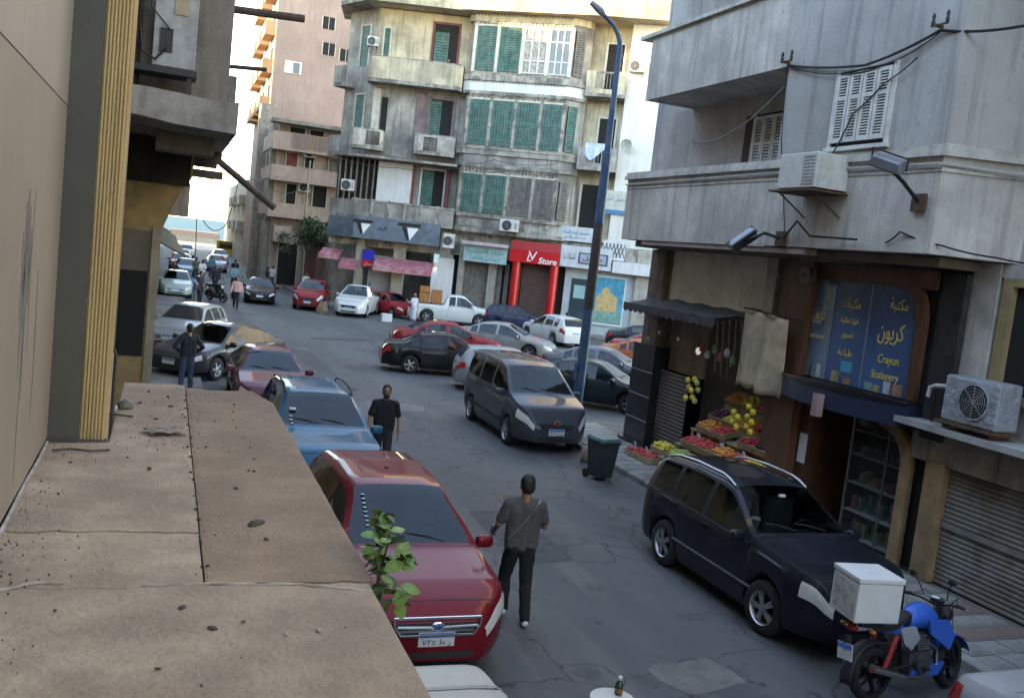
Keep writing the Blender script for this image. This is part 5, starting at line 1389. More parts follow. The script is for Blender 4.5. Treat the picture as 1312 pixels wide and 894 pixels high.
for x0, x1, z0, z1, m in ((9.4, 10.0, 8.4, 10.1, m_dark), (11.2, 11.9, 8.3, 10.1, m_greyshut), (10.2, 11.2, 6.3, 7.9, m_dark), (8.2, 8.9, 5.6, 7.8, m_dark), (8.1, 9.2, 11.5, 12.0, m_dark), (9.6, 10.6, 11.4, 12.0, m_dark), (8.0, 8.8, 8.1, 10.1, m_redp), (8.0, 9.4, 0.2, 3.3, m_dark), (10, 13, 0.2, 3.0, m_redp)):
    w = lb('window', m, (x0, x1, 73.15, 73.2, z0, z1), root=LP)
    lb('frame', m_wframe, (x0 - .08, x0, 73.1, 73.2, z0, z1 + .08), (x1, x1 + .08, 73.1, 73.2, z0, z1 + .08), (x0, x1, 73.1, 73.2, z1, z1 + .08), parent=w)
lb('pier', M('grey_pier', (0.30, 0.27, 0.22), 0.9, var=0.25, streak=0.5), (6.9, 7.9, 74, 75.5, 0, 12.6), root=LP); lb('pier', MATS['grey_pier'], (6.6, 7.9, 82, 84, 0, 14.5), root=LP)
lb('street_side', m_pink2, (7.3, 7.9, 73.3, 89, 0, 12.5), root=LP)
for k in range(4):
    lb('side_window', m_dark, (7.27, 7.3, 76 + k * 3.2, 77.4 + k * 3.2, 5.0, 7.0), (7.27, 7.3, 76 + k * 3.2, 77.4 + k * 3.2, 8.6, 10.6), root=LP)
for i, (x, z) in enumerate(((9.0, 7.3), (9.2, 9.9))):
    ac_unit(lambda s, d, zz, x=x, z=z: (x + s, 72.9 - d + .25, z + zz), 0.95, 0.7, 0.35, ['white air conditioner beside the lower balcony of the pink building', 'white air conditioner under the roof balcony of the pink building'][i], m_acw, bracket=True)
# low shop row between corner building and pink building
SR = thing('shop_row', 'low run of dim shops beside the corner building toward the tree', 'building', (9.5, 66, 0))
lb('wall', m_rowA, (10.6, 18, 65.5, 71.5, 0, 4.4), root=SR)
for x in (10.8, 12.6): lb('doorway', m_dark, (x, x + 1.3, 65.45, 65.5, 0.1, 3.0), root=SR)
lb('fascia', m_greyp, (10.6, 18, 65.3, 65.5, 3.2, 4.2), root=SR)
# ------------------------------------------------------------------ sea front
t = thing('sea_pavilion', 'low beach pavilion with a flat pinkish roof by the water', 'pavilion', (6, 200, -3.0))
lb('roof', M('terracotta_roof', (0.25, 0.17, 0.135), 0.9, var=0.1), (0.5, 10.0, 198, 206, 0.6, 1.9), root=t)
for k in range(6): lb('column', m_whiteP, (1.0 + k * 1.7, 1.3 + k * 1.7, 198.3, 198.6, -3.0, 0.6), root=t)
lb('back_wall', m_whiteP, (0.8, 9.8, 205, 205.6, -3.2, 0.6), root=t)
t = thing('sea_wall', 'long pale stone parapet along the sea front', 'wall', (5, 187, 0))
lb('parapet', M('pale_sea_wall', (0.25, 0.22, 0.18), 0.9, var=0.12, scale=.5), (-80, 80, 186.6, 187.0, 0, 0.9), root=t)
t = thing('kiosk', 'yellow painted kiosk at the end of the street', 'kiosk', (7.0, 130, 0))
m_ky = M('yellow_kiosk_paint', (0.60, 0.40, 0.04), 0.6, var=0.12)
lb('body', m_ky, (6.3, 8.6, 130, 132, 0, 1.75), root=t); lb('roof', m_ky, (6.1, 8.8, 129.8, 132.2, 1.75, 1.9), root=t); lb('hatch', m_ink, (6.6, 8.2, 129.97, 130, 0.9, 1.5), root=t)
# ------------------------------------------------------------------ vehicles
def lin(tab, x):
    if x <= tab[0][0]: return tab[0][1]
    for (a, va), (b_, vb) in zip(tab[:-1], tab[1:]):
        if x <= b_: return va + (vb - va) * (x - a) / (b_ - a)
    return tab[-1][1]
def smo(tab, x, w=0.045):
    return (lin(tab, x - w) + 2 * lin(tab, x) + lin(tab, x + w)) / 4
SPECS = {
 'sedan': dict(L=4.5, W=1.76, roof=1.44, wr=0.56, wheels=(-1.32, 1.36), rw=0.315,
    top=[(-2.25, .72), (-2.2, .93), (-2.08, 1.00), (-1.6, 1.04), (-0.95, 1.36), (-0.5, 1.43), (0.05, 1.44), (0.32, 1.39), (1.05, .99), (1.15, .96), (1.9, .83), (2.16, .73), (2.25, .60)],
    belt=[(-2.25, .66), (-2.15, .90), (-1.5, .93), (0, .90), (1.05, .88), (1.9, .76), (2.18, .66), (2.25, .54)],
    win=[(-1.32, -1.05), (-0.98, -0.20), (-0.08, 0.92)], ws=(0.30, 1.05), rwn=(-1.58, -0.93), hl=(1.82, 2.26), doors=(-0.95, -0.14, 0.98), mirror=0.82),
 'hatch': dict(L=4.0, W=1.70, roof=1.48, wr=0.57, wheels=(-1.22, 1.26), rw=0.30,
    top=[(-2.0, .80), (-1.97, 1.0), (-1.78, 1.30), (-1.62, 1.42), (-0.9, 1.48), (-0.2, 1.48), (0.1, 1.43), (0.85, 1.02), (0.95, .99), (1.65, .86), (1.92, .75), (2.0, .58)],
    belt=[(-2.0, .76), (-1.9, .94), (-1.3, .96), (0, .92), (0.85, .90), (1.65, .78), (1.93, .66), (2.0, .52)],
    win=[(-1.5, -1.12), (-1.02, -0.3), (-0.2, 0.74)], ws=(0.08, 0.85), rwn=(-1.93, -1.64), hl=(1.6, 2.01), doors=(-1.0, -0.25, 0.8), mirror=0.66),
 'crossover': dict(L=4.45, W=1.78, roof=1.56, wr=0.60, wheels=(-1.27, 1.36), rw=0.335,
    top=[(-2.22, .86), (-2.19, 1.05), (-1.98, 1.36), (-1.78, 1.50), (-1.0, 1.56), (-0.1, 1.56), (0.15, 1.52), (0.98, 1.06), (1.1, 1.03), (1.8, .93), (2.08, .84), (2.17, .78), (2.225, .64)],
    belt=[(-2.22, .82), (-2.1, 1.0), (-1.4, 1.0), (0, .96), (0.98, .95), (1.8, .86), (2.1, .76), (2.22, .58)],
    win=[(-1.72, -1.28), (-1.18, -0.35), (-0.25, 0.86)], ws=(0.13, 0.98), rwn=(-2.12, -1.80), hl=(1.72, 2.23), doors=(-1.2, -0.3, 0.95), mirror=0.80),
 'suv': dict(L=4.35, W=1.78, roof=1.66, wr=0.62, wheels=(-1.26, 1.30), rw=0.35,
    top=[(-2.17, .95), (-2.14, 1.15), (-1.98, 1.50), (-1.80, 1.61), (-1.0, 1.67), (-0.2, 1.66), (0.05, 1.61), (0.80, 1.17), (0.90, 1.14), (1.70, 1.07), (2.0, 1.0), (2.12, .90), (2.175, .70)],
    belt=[(-2.17, .92), (-2.05, 1.08), (-1.4, 1.07), (0, 1.04), (0.8, 1.04), (1.7, .98), (2.05, .89), (2.175, .66)],
    win=[(-1.80, -1.28), (-1.18, -0.38), (-0.28, 0.70)], ws=(0.03, 0.80), rwn=(-2.09, -1.82), hl=(1.74, 2.18), doors=(-1.2, -0.33, 0.82), mirror=0.72),
 'van': dict(L=4.4, W=1.83, roof=1.84, wr=0.69, wheels=(-1.40, 1.36), rw=0.315,
    top=[(-2.2, 1.05), (-2.18, 1.55), (-2.1, 1.74), (-1.9, 1.82), (-1.0, 1.85), (0.1, 1.84), (0.45, 1.75), (1.25, 1.20), (1.38, 1.16), (1.95, 1.02), (2.12, .90), (2.2, .62)],
    belt=[(-2.2, .98), (-2.1, 1.14), (-1.4, 1.14), (0, 1.12), (1.25, 1.09), (1.9, .93), (2.12, .80), (2.2, .58)],
    win=[(-1.95, -1.0), (-0.88, -0.05), (0.07, 1.08)], ws=(0.43, 1.25), rwn=(-2.17, -2.06), hl=(1.70, 2.21), doors=(-0.95, 0.0, 1.15), mirror=0.98),
 'pickup': dict(L=5.2, W=1.80, roof=1.72, wr=0.60, wheels=(-1.55, 1.50), rw=0.36,
    top=[(-2.6, .98), (-2.55, 1.06), (-0.62, 1.08), (-0.56, 1.12), (-0.42, 1.62), (-0.2, 1.71), (0.35, 1.72), (0.6, 1.66), (1.25, 1.16), (1.35, 1.13), (2.15, 1.04), (2.45, .94), (2.6, .66)],
    belt=[(-2.6, .95), (-2.5, 1.03), (-0.6, 1.05), (0, 1.06), (1.25, 1.05), (2.15, .95), (2.48, .82), (2.6, .62)],
    win=[(-0.32, 0.05), (0.12, 1.10)], ws=(0.58, 1.25), rwn=(-0.54, -0.40), hl=(2.1, 2.61), doors=(-0.35, 1.12), mirror=1.02),
}
MCACHE = {}
def car_meshes(kind):
    if kind in MCACHE: return MCACHE[kind]
    S = SPECS[kind]; L, W = S['L'], S['W']; h2 = L / 2; rw = S['rw']; ra = rw + 0.055
    def plan(x):
        p = 1.0
        t = (x - (h2 - .62)) / .62
        if t > 0: p -= .40 * t ** 3.0
        t = (-x - (h2 - .45)) / .45
        if t > 0: p -= .22 * t ** 3.0
        return p
    def zlow(x):
        z = 0.23 + (0.03 if abs(x) > h2 - .5 else 0)
        for xw in S['wheels']:
            d = abs(x - xw)
            if d < ra: z = max(z, rw + math.sqrt(max(0, ra * ra - d * d)))
        return z
    mid_belt = lin(S['belt'], 0)
    def ring(x):
        zb = smo(S['belt'], x); zt = max(smo(S['top'], x), zb + 0.012); zl = min(zlow(x), zb - .05)
        wb = W / 2 * plan(x)
        k = min(1, max(0, (zt - zb - .06) / (S['roof'] - mid_belt - .06))); ks = k * k * (3 - 2 * k)
        wt = wb * .90 * (1 - ks) + min(S['wr'], wb * .9) * ks
        ze = zt - (.018 + .05 * k)
        if ze < zb: ze = zb + (zt - zb) * .3
        P = [(wb * .93, zl), (wb * .985, zl + .18 * (zb - zl)), (wb, zl + .45 * (zb - zl)), (wb * .995, zl + .72 * (zb - zl)), (wb * .975, zl + .93 * (zb - zl)), (wb * .945, zb)]
        y0, z0 = P[-1]
        for f, bl in ((.07, 0.0), (.5, .022), (.92, .01), (1.0, 0)):
            P.append((y0 + (wt - y0) * f + bl * k, z0 + (ze - z0) * f))
        P += [(wt * .9, zt - .006 - .018 * k), (wt * .55, zt - .003), (0.0, zt)]
        out = []
        for y, z in P:
            dx = 0
            t = (x - (h2 - .35)) / .35
            if t > 0: dx = t * t * .07 * (1 - ((z - .42) / .42) ** 2)
            t = (-x - (h2 - .3)) / .3
            if t > 0: dx = -t * t * .05 * (1 - ((z - .5) / .5) ** 2)
            out.append((x + dx, y, z))
        return out, k
    xs = set()
    n = 40
    for i in range(n + 1): xs.add(-h2 + L * i / n)
    for e in (0.012, .03, .06, .1, .15, .2, .28): xs.add(h2 - e); xs.add(-h2 + e)
    for xw in S['wheels']:
        for a in range(0, 181, 12): xs.add(xw + ra * math.cos(R(a)))
        xs.add(xw + ra + .006); xs.add(xw - ra - .006)
    for a, b_ in S['win'] + [S['ws'], S['rwn'], (S['hl'][0], h2)]: xs.add(a); xs.add(b_)
    xs = sorted(x for x in xs if -h2 <= x <= h2)
    st = [xs[0]]
    for x in xs[1:]:
        if x - st[-1] > 0.003: st.append(x)
    rings = [ring(x) for x in st]; J = 13
    body, side, ws, rwn = MB(), [MB() for _ in S['win']] * 1, MB(), MB()
    sideL = [MB() for _ in S['win']]; sideR = [MB() for _ in S['win']]
    for i in range(len(st) - 1):
        a, b_ = st[i], st[i + 1]; (ra_, ka), (rb_, kb) = rings[i], rings[i + 1]
        for j in range(J - 1):
            tgt = None
            if j in (6, 7):
                for w, (x0, x1) in enumerate(S['win']):
                    if a >= x0 - 1e-6 and b_ <= x1 + 1e-6 and min(ka, kb) > .10: tgt = (sideL[w], sideR[w])
            if j in (10, 11):
                if a >= S['ws'][0] - 1e-6 and b_ <= S['ws'][1] + 1e-6: tgt = (ws, ws)
                if a >= S['rwn'][0] - 1e-6 and b_ <= S['rwn'][1] + 1e-6: tgt = (rwn, rwn)
            for sgn, q in ((1, 0), (-1, 1)):
                t_ = tgt[q] if tgt else body
                f = lambda p: (p[0], p[1] * sgn, p[2])
                ps = [f(ra_[j]), f(rb_[j]), f(rb_[j + 1]), f(ra_[j + 1])]
                t_.face(ps if sgn > 0 else ps[::-1])
    for r_, flip in ((rings[0][0], 1), (rings[-1][0], 0)):
        # end caps as strips across
        for j in range(J - 1):
            ps = [(r_[j][0], r_[j][1], r_[j][2]), (r_[j + 1][0], r_[j + 1][1], r_[j + 1][2]), (r_[j + 1][0], -r_[j + 1][1], r_[j + 1][2]), (r_[j][0], -r_[j][1], r_[j][2])]
            if r_[j + 1][1] == 0: ps = ps[:2] + [ps[3]]
            body.face(ps if not flip else ps[::-1])
    D = {}
    def fin(m, ang=35):
        me = m.mesh('car'); shade_smooth(me, ang); me.materials.append(None); return me
    D['body'] = fin(body, 32); D['windscreen'] = fin(ws, 60); D['rear_window'] = fin(rwn, 60)
    D['side_window'] = [fin(m, 60) for m in sideL + sideR if m.f]
    def at(x):
        return ring(x)[0]
    def patch(x0, x1, j0, j1, out, sgn, n=12):
        g = MB(); rows = []
        for i in range(n + 1):
            r_ = at(x0 + (x1 - x0) * i / n)
            rows.append([(p[0] + (out if x0 > 0 else -out) * .8, p[1] * sgn * (1 + out), p[2]) for p in r_[j0:j1 + 1]])
        g.grid(rows); return fin(g, 70)
    D['headlight'] = [patch(S['hl'][0] + .16, h2 - .004, 3, 5, .007, s) for s in (1, -1)]
    D['tail_light'] = [patch(-h2 + .24, -h2, 3, 5, .007, s) for s in (1, -1)]
    if kind in ('van', 'suv', 'crossover'):
        D['tail_light'] = [patch(-h2 + .14, -h2, 4, 7, .007, s) for s in (1, -1)]
    # black lower trim / bumper intake, grille
    g = MB(); g.box(h2 - .03, h2 + .068, -.42, .42, .29, .40); D['bumper_intake'] = fin(g)
    hz = smo(S['top'], h2 - .03)
    g = MB(); z0, z1 = hz - .20, hz - .055
    g.hexa([(h2 - .05, -.36, z0), (h2 + .072, -.36, z0), (h2 + .072, .36, z0), (h2 - .05, .36, z0)], [(h2 - .05, -.44, z1), (h2 + .054, -.44, z1), (h2 + .054, .44, z1), (h2 - .05, .44, z1)]); D['grille'] = fin(g)
    g = MB(); zc = (z0 + z1) / 2
    g.box(h2 + .0, h2 + .076, -.40, .40, zc - .014, zc + .014); D['grille_bar'] = fin(g)
    g = MB(); g.box(h2 + .06, h2 + .082, -.19, .19, .425, .575); D['number_plate'] = fin(g)
    g = MB(); g.box(h2 + .082, h2 + .084, -.18, .18, .52, .57); D['plate_band'] = fin(g)
    zr = .62 if kind != 'sedan' else .70
    g = MB(); g.box(-h2 - .062, -h2 - .045, -.19, .19, zr, zr + .15); D['rear_plate'] = fin(g)
    g = MB(); g.box(-h2 - .064, -h2 - .062, -.18, .18, zr + .095, zr + .145); D['rear_band'] = fin(g)
    g = MB(); g.box(-h2 + .25, h2 - .25, -W / 2 + .30, W / 2 - .30, .20, .62); g.box(S['wheels'][0] + ra + .02, S['wheels'][1] - ra - .02, -W / 2 + .09, W / 2 - .09, .19, .26); D['underbody'] = fin(g)
    # mirrors
    ms_ = []
    xm = S['mirror']; rz_ = at(xm)
    for s in (1, -1):
        g = MB(); y0 = rz_[5][1] + .11; g.sball((xm, s * y0, rz_[5][2] + .075), (.06, .11, .075), .6); g.tube([(xm + .02, s * (rz_[5][1] - .03), rz_[5][2] + .01), (xm, s * y0, rz_[5][2] + .04)], .028, 6); ms_.append(fin(g, 60))
    D['mirror'] = ms_
    # door seams and handles
    g = MB()
    for x in S['doors']:
        for s in (1, -1):
            r1, r2 = at(x), at(x + .012)
            rows = [[(p[0], s * (p[1] + .003), p[2]) for p in r1[1:6]], [(p[0], s * (p[1] + .003), p[2]) for p in r2[1:6]]]
            g.grid(rows)
    D['door_seam'] = fin(g, 60)
    hd = []
    for x in S['doors'][:-1]:
        for s in (1, -1):
            r_ = at(x + .16); g = MB(); g.box(x + .06, x + .24, s * (r_[4][1] + .008) - .012, s * (r_[4][1] + .008) + .012, r_[4][2] - .03, r_[4][2] + .005); hd.append(fin(g))
    D['door_handle'] = hd
    # belt trim along the window foot
    g = MB(); x0, x1 = S['win'][0][0] - .05, S['mirror'] + .12
    for s in (1, -1):
        pth = []
        for i in range(16):
            r_ = at(x0 + (x1 - x0) * i / 15); pth.append((r_[5][0], s * (r_[5][1] + .004), r_[5][2] + .006))
        g.tube(pth, .011, 5)
    D['belt_trim'] = fin(g, 60)
    g = MB()
    for s in (1, -1):
        pth = []
        for i in range(12):
            x = S['win'][0][0] + .02 + (S['ws'][0] - S['win'][0][0] - .02) * i / 11; r_ = at(x); lift = .045 * min(1, i * .6, (11 - i) * .6); pth.append((x, s * r_[9][1] * .95, r_[10][2] + .005 + lift))
        g.tube(pth, .02, 6)
    D['roof_rail'] = fin(g, 60)
    g = MB(); xb = S['ws'][1]; rz1 = at(xb - .02)
    for y in (-.05, .42):
        g.tube([(xb - .03, y, rz1[12][2] - .0), (xb - .10, y - .25, at(xb - .10)[11][2] + .012), (xb - .14, y - .45, at(xb - .14)[11][2] + .005)], .009, 5)
    D['wiper'] = fin(g, 60)
    # bonnet shut line
    g = MB(); xq = S['ws'][1] + .04
    for xx in (xq, h2 - .14):
        r1, r2 = at(xx), at(xx + .012)
        for sg in (1, -1): g.grid([[(p[0], sg * p[1], p[2] + .0025) for p in r1[6:]], [(p[0], sg * p[1], p[2] + .0025) for p in r2[6:]]])
    for sg in (1, -1):
        xs_ = [xq + (h2 - .14 - xq) * i / 12 for i in range(13)]
        g.grid([[(at(x)[7][0], sg * at(x)[7][1], at(x)[7][2] + .0035) for x in xs_], [(at(x)[7][0], sg * (at(x)[7][1] - .012), at(x)[7][2] + .0045) for x in xs_]])
    D['bonnet_seam'] = fin(g, 60)
    # cabin
    zf = mid_belt; st_ = []
    for y in (.36, -.36):
        g = MB(); xs0 = S['mirror'] - .95; g.sball((xs0, y, zf + .02), (.09, .24, .34), .5); g.sball((xs0 - .03, y, zf + .40), (.055, .13, .09), .6); g.sball((xs0 + .22, y, zf - .28), (.28, .24, .09), .5); st_.append(fin(g, 60))
    D['seat'] = st_
    g = MB(); g.sball((S['win'][0][1] - .05 if kind != 'pickup' else -.3, 0, zf - .02), (.10, .58, .34), .4); D['rear_bench'] = fin(g, 60)
    g = MB(); g.sball((S['ws'][1] - .22, 0, zf - .05), (.30, .62, .10), .5); D['dashboard'] = fin(g, 60)
    g = MB(); xw_ = S['mirror'] - .38; g.tube([(xw_ + .06 * math.cos(a), .36 + .18 * math.sin(a), zf + .02 + .17 * math.cos(a)) for a in [2 * PI * k / 18 for k in range(19)]], .014, 5, cap=False); D['steering_wheel'] = fin(g, 60)
    # arch lips
    g = MB()
    for xw in S['wheels']:
        for s in (1, -1):
            pth = [(xw + ra * math.cos(R(a)), s * (at(xw + ra * math.cos(R(a)) * .98)[0][1] + .006), rw + ra * math.sin(R(a))) for a in range(0, 181, 15)]
            g.tube(pth, .022, 6)
    D['arch_trim'] = fin(g, 60)
    g = MB()
    for s in (1, -1): g.ball((h2 + .005, s * .52 * W / 1.78, .36), (.03, .05, .035), 8, 6)
    D['fog_light'] = fin(g, 60)
    # wheels
    tw = .205
    g = MB(); g.lathe([(rw * .62, -tw / 2), (rw * .90, -tw / 2), (rw * .985, -tw / 2 + .03), (rw, -tw / 4), (rw, tw / 4), (rw * .985, tw / 2 - .03), (rw * .90, tw / 2), (rw * .62, tw / 2)], 28, (0, 0, 0), 'y', cap=False); D['tyre'] = fin(g, 50)
    g = MB(); g.lathe([(rw * .66, tw / 2 - .004), (rw * .62, tw / 2), (rw * .57, tw / 2 - .02), (rw * .55, -tw / 2)], 28, (0, 0, 0), 'y', cap=False)
    for k in range(5):
        for dl in (-.13, .13):
            a = 2 * PI * k / 5 + dl; a2 = 2 * PI * k / 5 + dl * 1.6
            ca, sa = math.cos(a), math.sin(a)
            T = lambda x, y, z, a=a: (x * math.cos(a) - z * math.sin(a), y, x * math.sin(a) + z * math.cos(a))
            g2 = MB(T); g2.hexa([(rw * .10, tw / 2 - .035, -.022), (rw * .10, tw / 2 - .01, -.022), (rw * .10, tw / 2 - .01, .022), (rw * .10, tw / 2 - .035, .022)], [(rw * .60, tw / 2 - .045, -.016), (rw * .60, tw / 2 - .014, -.016), (rw * .60, tw / 2 - .014, .016), (rw * .60, tw / 2 - .045, .016)])
            n0 = len(g.v); g.v += g2.v; g.f += [tuple(i + n0 for i in f) for f in g2.f]
    g.lathe([(rw * .16, tw / 2 - .04), (rw * .16, tw / 2 - .006), (rw * .10, tw / 2)], 14, (0, 0, 0), 'y'); D['rim'] = fin(g, 40)
    g = MB(); g.lathe([(rw * .6, 0.02), (rw * .1, 0.02)], 20, (0, 0, 0), 'y'); D['brake_disc'] = fin(g, 40)
    MCACHE[kind] = D
    return D

def paint(name, rgb, metal=0.25, rough=0.5, dust=0.25):
    return M(name, rgb, rough, metal=metal * .5, spec=0.12, var=0.05, scale=1.5, coat=0.75, dirt=(0.16, 0.145, 0.125), dirt_amt=dust * .6, dirt_scale=1.7, dirt_edge=0.4)
m_cglass_far = M('car_glass_far', (0.010, 0.018, 0.024), 0.03, var=0, spec=0.5)
def car_glass(name, tint):
    m = bpy.data.materials.new(name); m.use_nodes = True; N, L = m.node_tree.nodes, m.node_tree.links
    N.remove(N['Principled BSDF']); out = N['Material Output']
    tr = N.new('ShaderNodeBsdfTransparent'); tr.inputs[0].default_value = (*tint, 1)
    gl = N.new('ShaderNodeBsdfGlossy'); gl.inputs['Roughness'].default_value = 0.02; gl.inputs[0].default_value = (.9, .95, 1, 1)
    fr = N.new('ShaderNodeFresnel'); fr.inputs[0].default_value = 1.5; mx = N.new('ShaderNodeMixShader')
    L.new(fr.outputs[0], mx.inputs[0]); L.new(tr.outputs[0], mx.inputs[1]); L.new(gl.outputs[0], mx.inputs[2]); L.new(mx.outputs[0], out.inputs[0])
    return m
m_cglass = car_glass('car_glass', (.45, .56, .58))
m_seat = M('seat_cloth', (0.045, 0.043, 0.042), 0.9, var=.15)
m_tyre = M('tyre_rubber', (0.018, 0.018, 0.018), 0.85, var=0.2, scale=8)
m_alloy = M('alloy_rim', (0.45, 0.45, 0.46), 0.35, metal=0.8, var=0.1, scale=5)
m_trimb = M('black_plastic_trim', (0.02, 0.02, 0.021), 0.6, var=0.1)
m_lamp = M('headlamp_lens', (0.60, 0.59, 0.55), 0.06, var=0.12, scale=5, spec=0.9, coat=1.0)
m_tail = M('tail_lamp_red', (0.42, 0.012, 0.012), 0.15, var=0.1, spec=0.7)
m_chrome = M('chrome', (0.75, 0.75, 0.76), 0.12, metal=1.0, var=0.0)
m_plate = M('plate_white', (0.62, 0.62, 0.62), 0.5, var=0.08, scale=10)
m_pblue = M('plate_blue', (0.05, 0.20, 0.55), 0.5, var=0.05)
def car(kind, pm, loc, rz, label, rails=None, detail=True, rim=None, glass=None, cat='car', group=None, name='parked_car', trim=False, chrome=False, scale=1.0, steer=0.0, z=0.0):
    D = car_meshes(kind); S = SPECS[kind]
    t = thing(name, label, cat, (loc[0], loc[1], z), rz, group, scale)
    P = lambda n, me, m, par=None: obj(n, me, m, par or t)
    glass = glass or (m_cglass if detail else m_cglass_far)
    b_ = P('body', D['body'], pm)
    P('windscreen', D['windscreen'], glass or m_cglass)
    if D['rear_window'].polygons: P('rear_window', D['rear_window'], glass or m_cglass)
    for me in D['side_window']: P('side_window', me, glass or m_cglass)
    for me in D['headlight']: P('headlight', me, m_lamp)
    for me in D['tail_light']: P('tail_light', me, m_tail)
    P('underbody', D['underbody'], m_trimb); P('bumper_intake', D['bumper_intake'], m_trimb)
    gr = P('grille', D['grille'], m_trimb); P('grille_bar', D['grille_bar'], m_chrome if chrome else m_trimb, gr)
    for q in ('number_plate', 'rear_plate'):
        np_ = P(q, D[q], m_plate); P('plate_band', D['plate_band' if q[0] == 'n' else 'rear_band'], m_pblue, np_)
    for me in D['mirror']: P('mirror', me, pm)
    P('belt_trim', D['belt_trim'], m_chrome if chrome else m_trimb)
    if detail:
        for me in D['seat']: P('seat', me, m_seat)
        P('rear_bench', D['rear_bench'], m_seat); P('dashboard', D['dashboard'], m_trimb); P('steering_wheel', D['steering_wheel'], m_trimb); P('bonnet_seam', D['bonnet_seam'], m_trimb, b_)
        P('door_seam', D['door_seam'], m_trimb, b_); P('wiper', D['wiper'], m_trimb); P('fog_light', D['fog_light'], m_lamp)
        for me in D['door_handle']: P('door_handle', me, pm, b_)
    if rails: P('roof_rail', D['roof_rail'], rails)
    if trim: P('arch_trim', D['arch_trim'], m_trimb)
    for i, xw in enumerate(S['wheels']):
        for s in (1, -1):
            w = bpy.data.objects.new('wheel', None); col.objects.link(w); w.parent = t
            w.location = (xw, s * (S['W'] / 2 - .115), S['rw']); w.rotation_euler = (0, 0, (0 if s > 0 else PI) + (steer if i else 0)); w.empty_display_size = .1
            obj('tyre', D['tyre'], m_tyre, w); obj('rim', D['rim'], rim or m_alloy, w); obj('brake_disc', D['brake_disc'], m_trimb, w)
    return t
def extra(t, name, g, mat, smooth=None, par=None):
    return obj(name, g, mat, par or t, smooth=smooth)
DOWN = R(-90)
# --- kerbside line on the canopy's side of the street (all face the camera)
p_red = paint('ruby_red_paint', (0.19, 0.005, 0.012), metal=0.3, dust=0.05)
redc = car('crossover', p_red, (2.84, 11.02), DOWN, 'ruby red crossover with chrome framed grille parked below the canopy', chrome=True, trim=True)
h2 = 4.45 / 2
g = MB()
zg = 0.60
for a, b_ in (((h2 + .062, -.46, .72), (h2 + .062, .46, .72)), ((h2 + .08, -.38, .545), (h2 + .08, .38, .545))): g.tube([a, b_], .018, 6)
for s in (1, -1): g.tube([(h2 + .062, s * .46, .72), (h2 + .07, s * .45, .64), (h2 + .08, s * .38, .545)], .018, 6)
g.tube([(h2 + .075, -.42, .635), (h2 + .08, 0, .625), (h2 + .075, .42, .635)], .018, 6)
extra(redc, 'grille_surround', g, m_chrome, 60)
g = MB(); g.ball((h2 + .075, 0, .635), (.02, .085, .05), 14, 8); bd = extra(redc, 'badge', g, m_chrome, 60)
g = MB(); g.ball((h2 + .083, 0, .635), (.018, .07, .038), 14, 8); extra(redc, 'badge_oval', g, M('badge_blue', (0.02, 0.06, 0.25), 0.3, var=0), 60, bd)
g = MB()
for y, z, r in ((.03, .645, .011), (-.012, .65, .007), (-.03, .638, .007), (0.0, .625, .007), (.028, .622, .006), (-.022, .62, .006)): g.ball((h2 + .099, y, z), (.004, r, r), 6, 4)
extra(redc, 'badge_star', g, m_chrome, None, bd)
Tp = lambda u, v, e: (lambda w: tuple(wmat(redc) @ Vector(w)))((h2 + .082 + e * .4, u, .468 + v))
lettering('٧٢٥ ط ر', .085, Tp, m_ink, redc, width=.30, name='plate_lettering')
# decal letters down the windscreen's edge
S_ = SPECS['crossover']
g = MB(); random.seed(2)
for k in range(8):
    x = 0.30 + k * .062; zz = smo(S_['top'], x); g.ball((x, -.46, zz - .012 + .012), (.022, .026, .006), 8, 5)
extra(redc, 'windscreen_decal', g, M('decal_pale_blue', (0.35, 0.6, 0.66), 0.5, var=0.1), 60)
g = MB(); g.box(-.55, -.5, -.02, .02, 1.555, 1.575); extra(redc, 'antenna_base', g, m_trimb)
p_blue = paint('mid_blue_paint', (0.006, 0.115, 0.205), dust=0.12)
bl = car('suv', p_blue, (2.75, 16.75), DOWN, 'sky blue compact SUV with black roof bars behind the red crossover', rails=m_trimb, trim=True)
g = MB(); g.box(.42, .52, -.56, -.45, 1.36, 1.39); extra(bl, 'windscreen_sticker', g, m_plate)
g = MB()
for k, (x, y) in enumerate(((.62, -.55), (.70, -.55), (.78, -.54))): g.ball((x, y, smo(SPECS['suv']['top'], x) + .0), (.03, .035, .012), 8, 5)
extra(bl, 'windscreen_sticker', g, m_plate, 60)
p_mar = paint('faded_maroon_paint', (0.15, 0.03, 0.045), dust=0.35)
car('sedan', p_mar, (2.62, 24.2), DOWN, 'dusty maroon sedan between the blue SUV and the silver saloon', rails=None)
p_sil = paint('silver_paint', (0.34, 0.35, 0.36), metal=0.6, dust=0.15)
p_char = paint('charcoal_paint', (0.035, 0.036, 0.04), metal=0.4, dust=0.2)
car('sedan', p_char, (1.75, 28.9), R(-128), 'dark grey saloon nosed toward the kerb beside the man in navy', scale=1.03)
p_crm = paint('cream_paint', (0.55, 0.53, 0.47), metal=0.0, dust=0.2)
car('hatch', p_sil, (0.95, 34.4), R(-110), 'silver hatchback behind the dark grey saloon', glass=M('light_car_glass', (0.05, 0.05, 0.045), 0.05, var=0, spec=.8))
nearw = car('sedan', p_crm, (1.93, 5.05), R(-90) , 'dusty cream sedan parked right below the canopy in front of the red crossover')
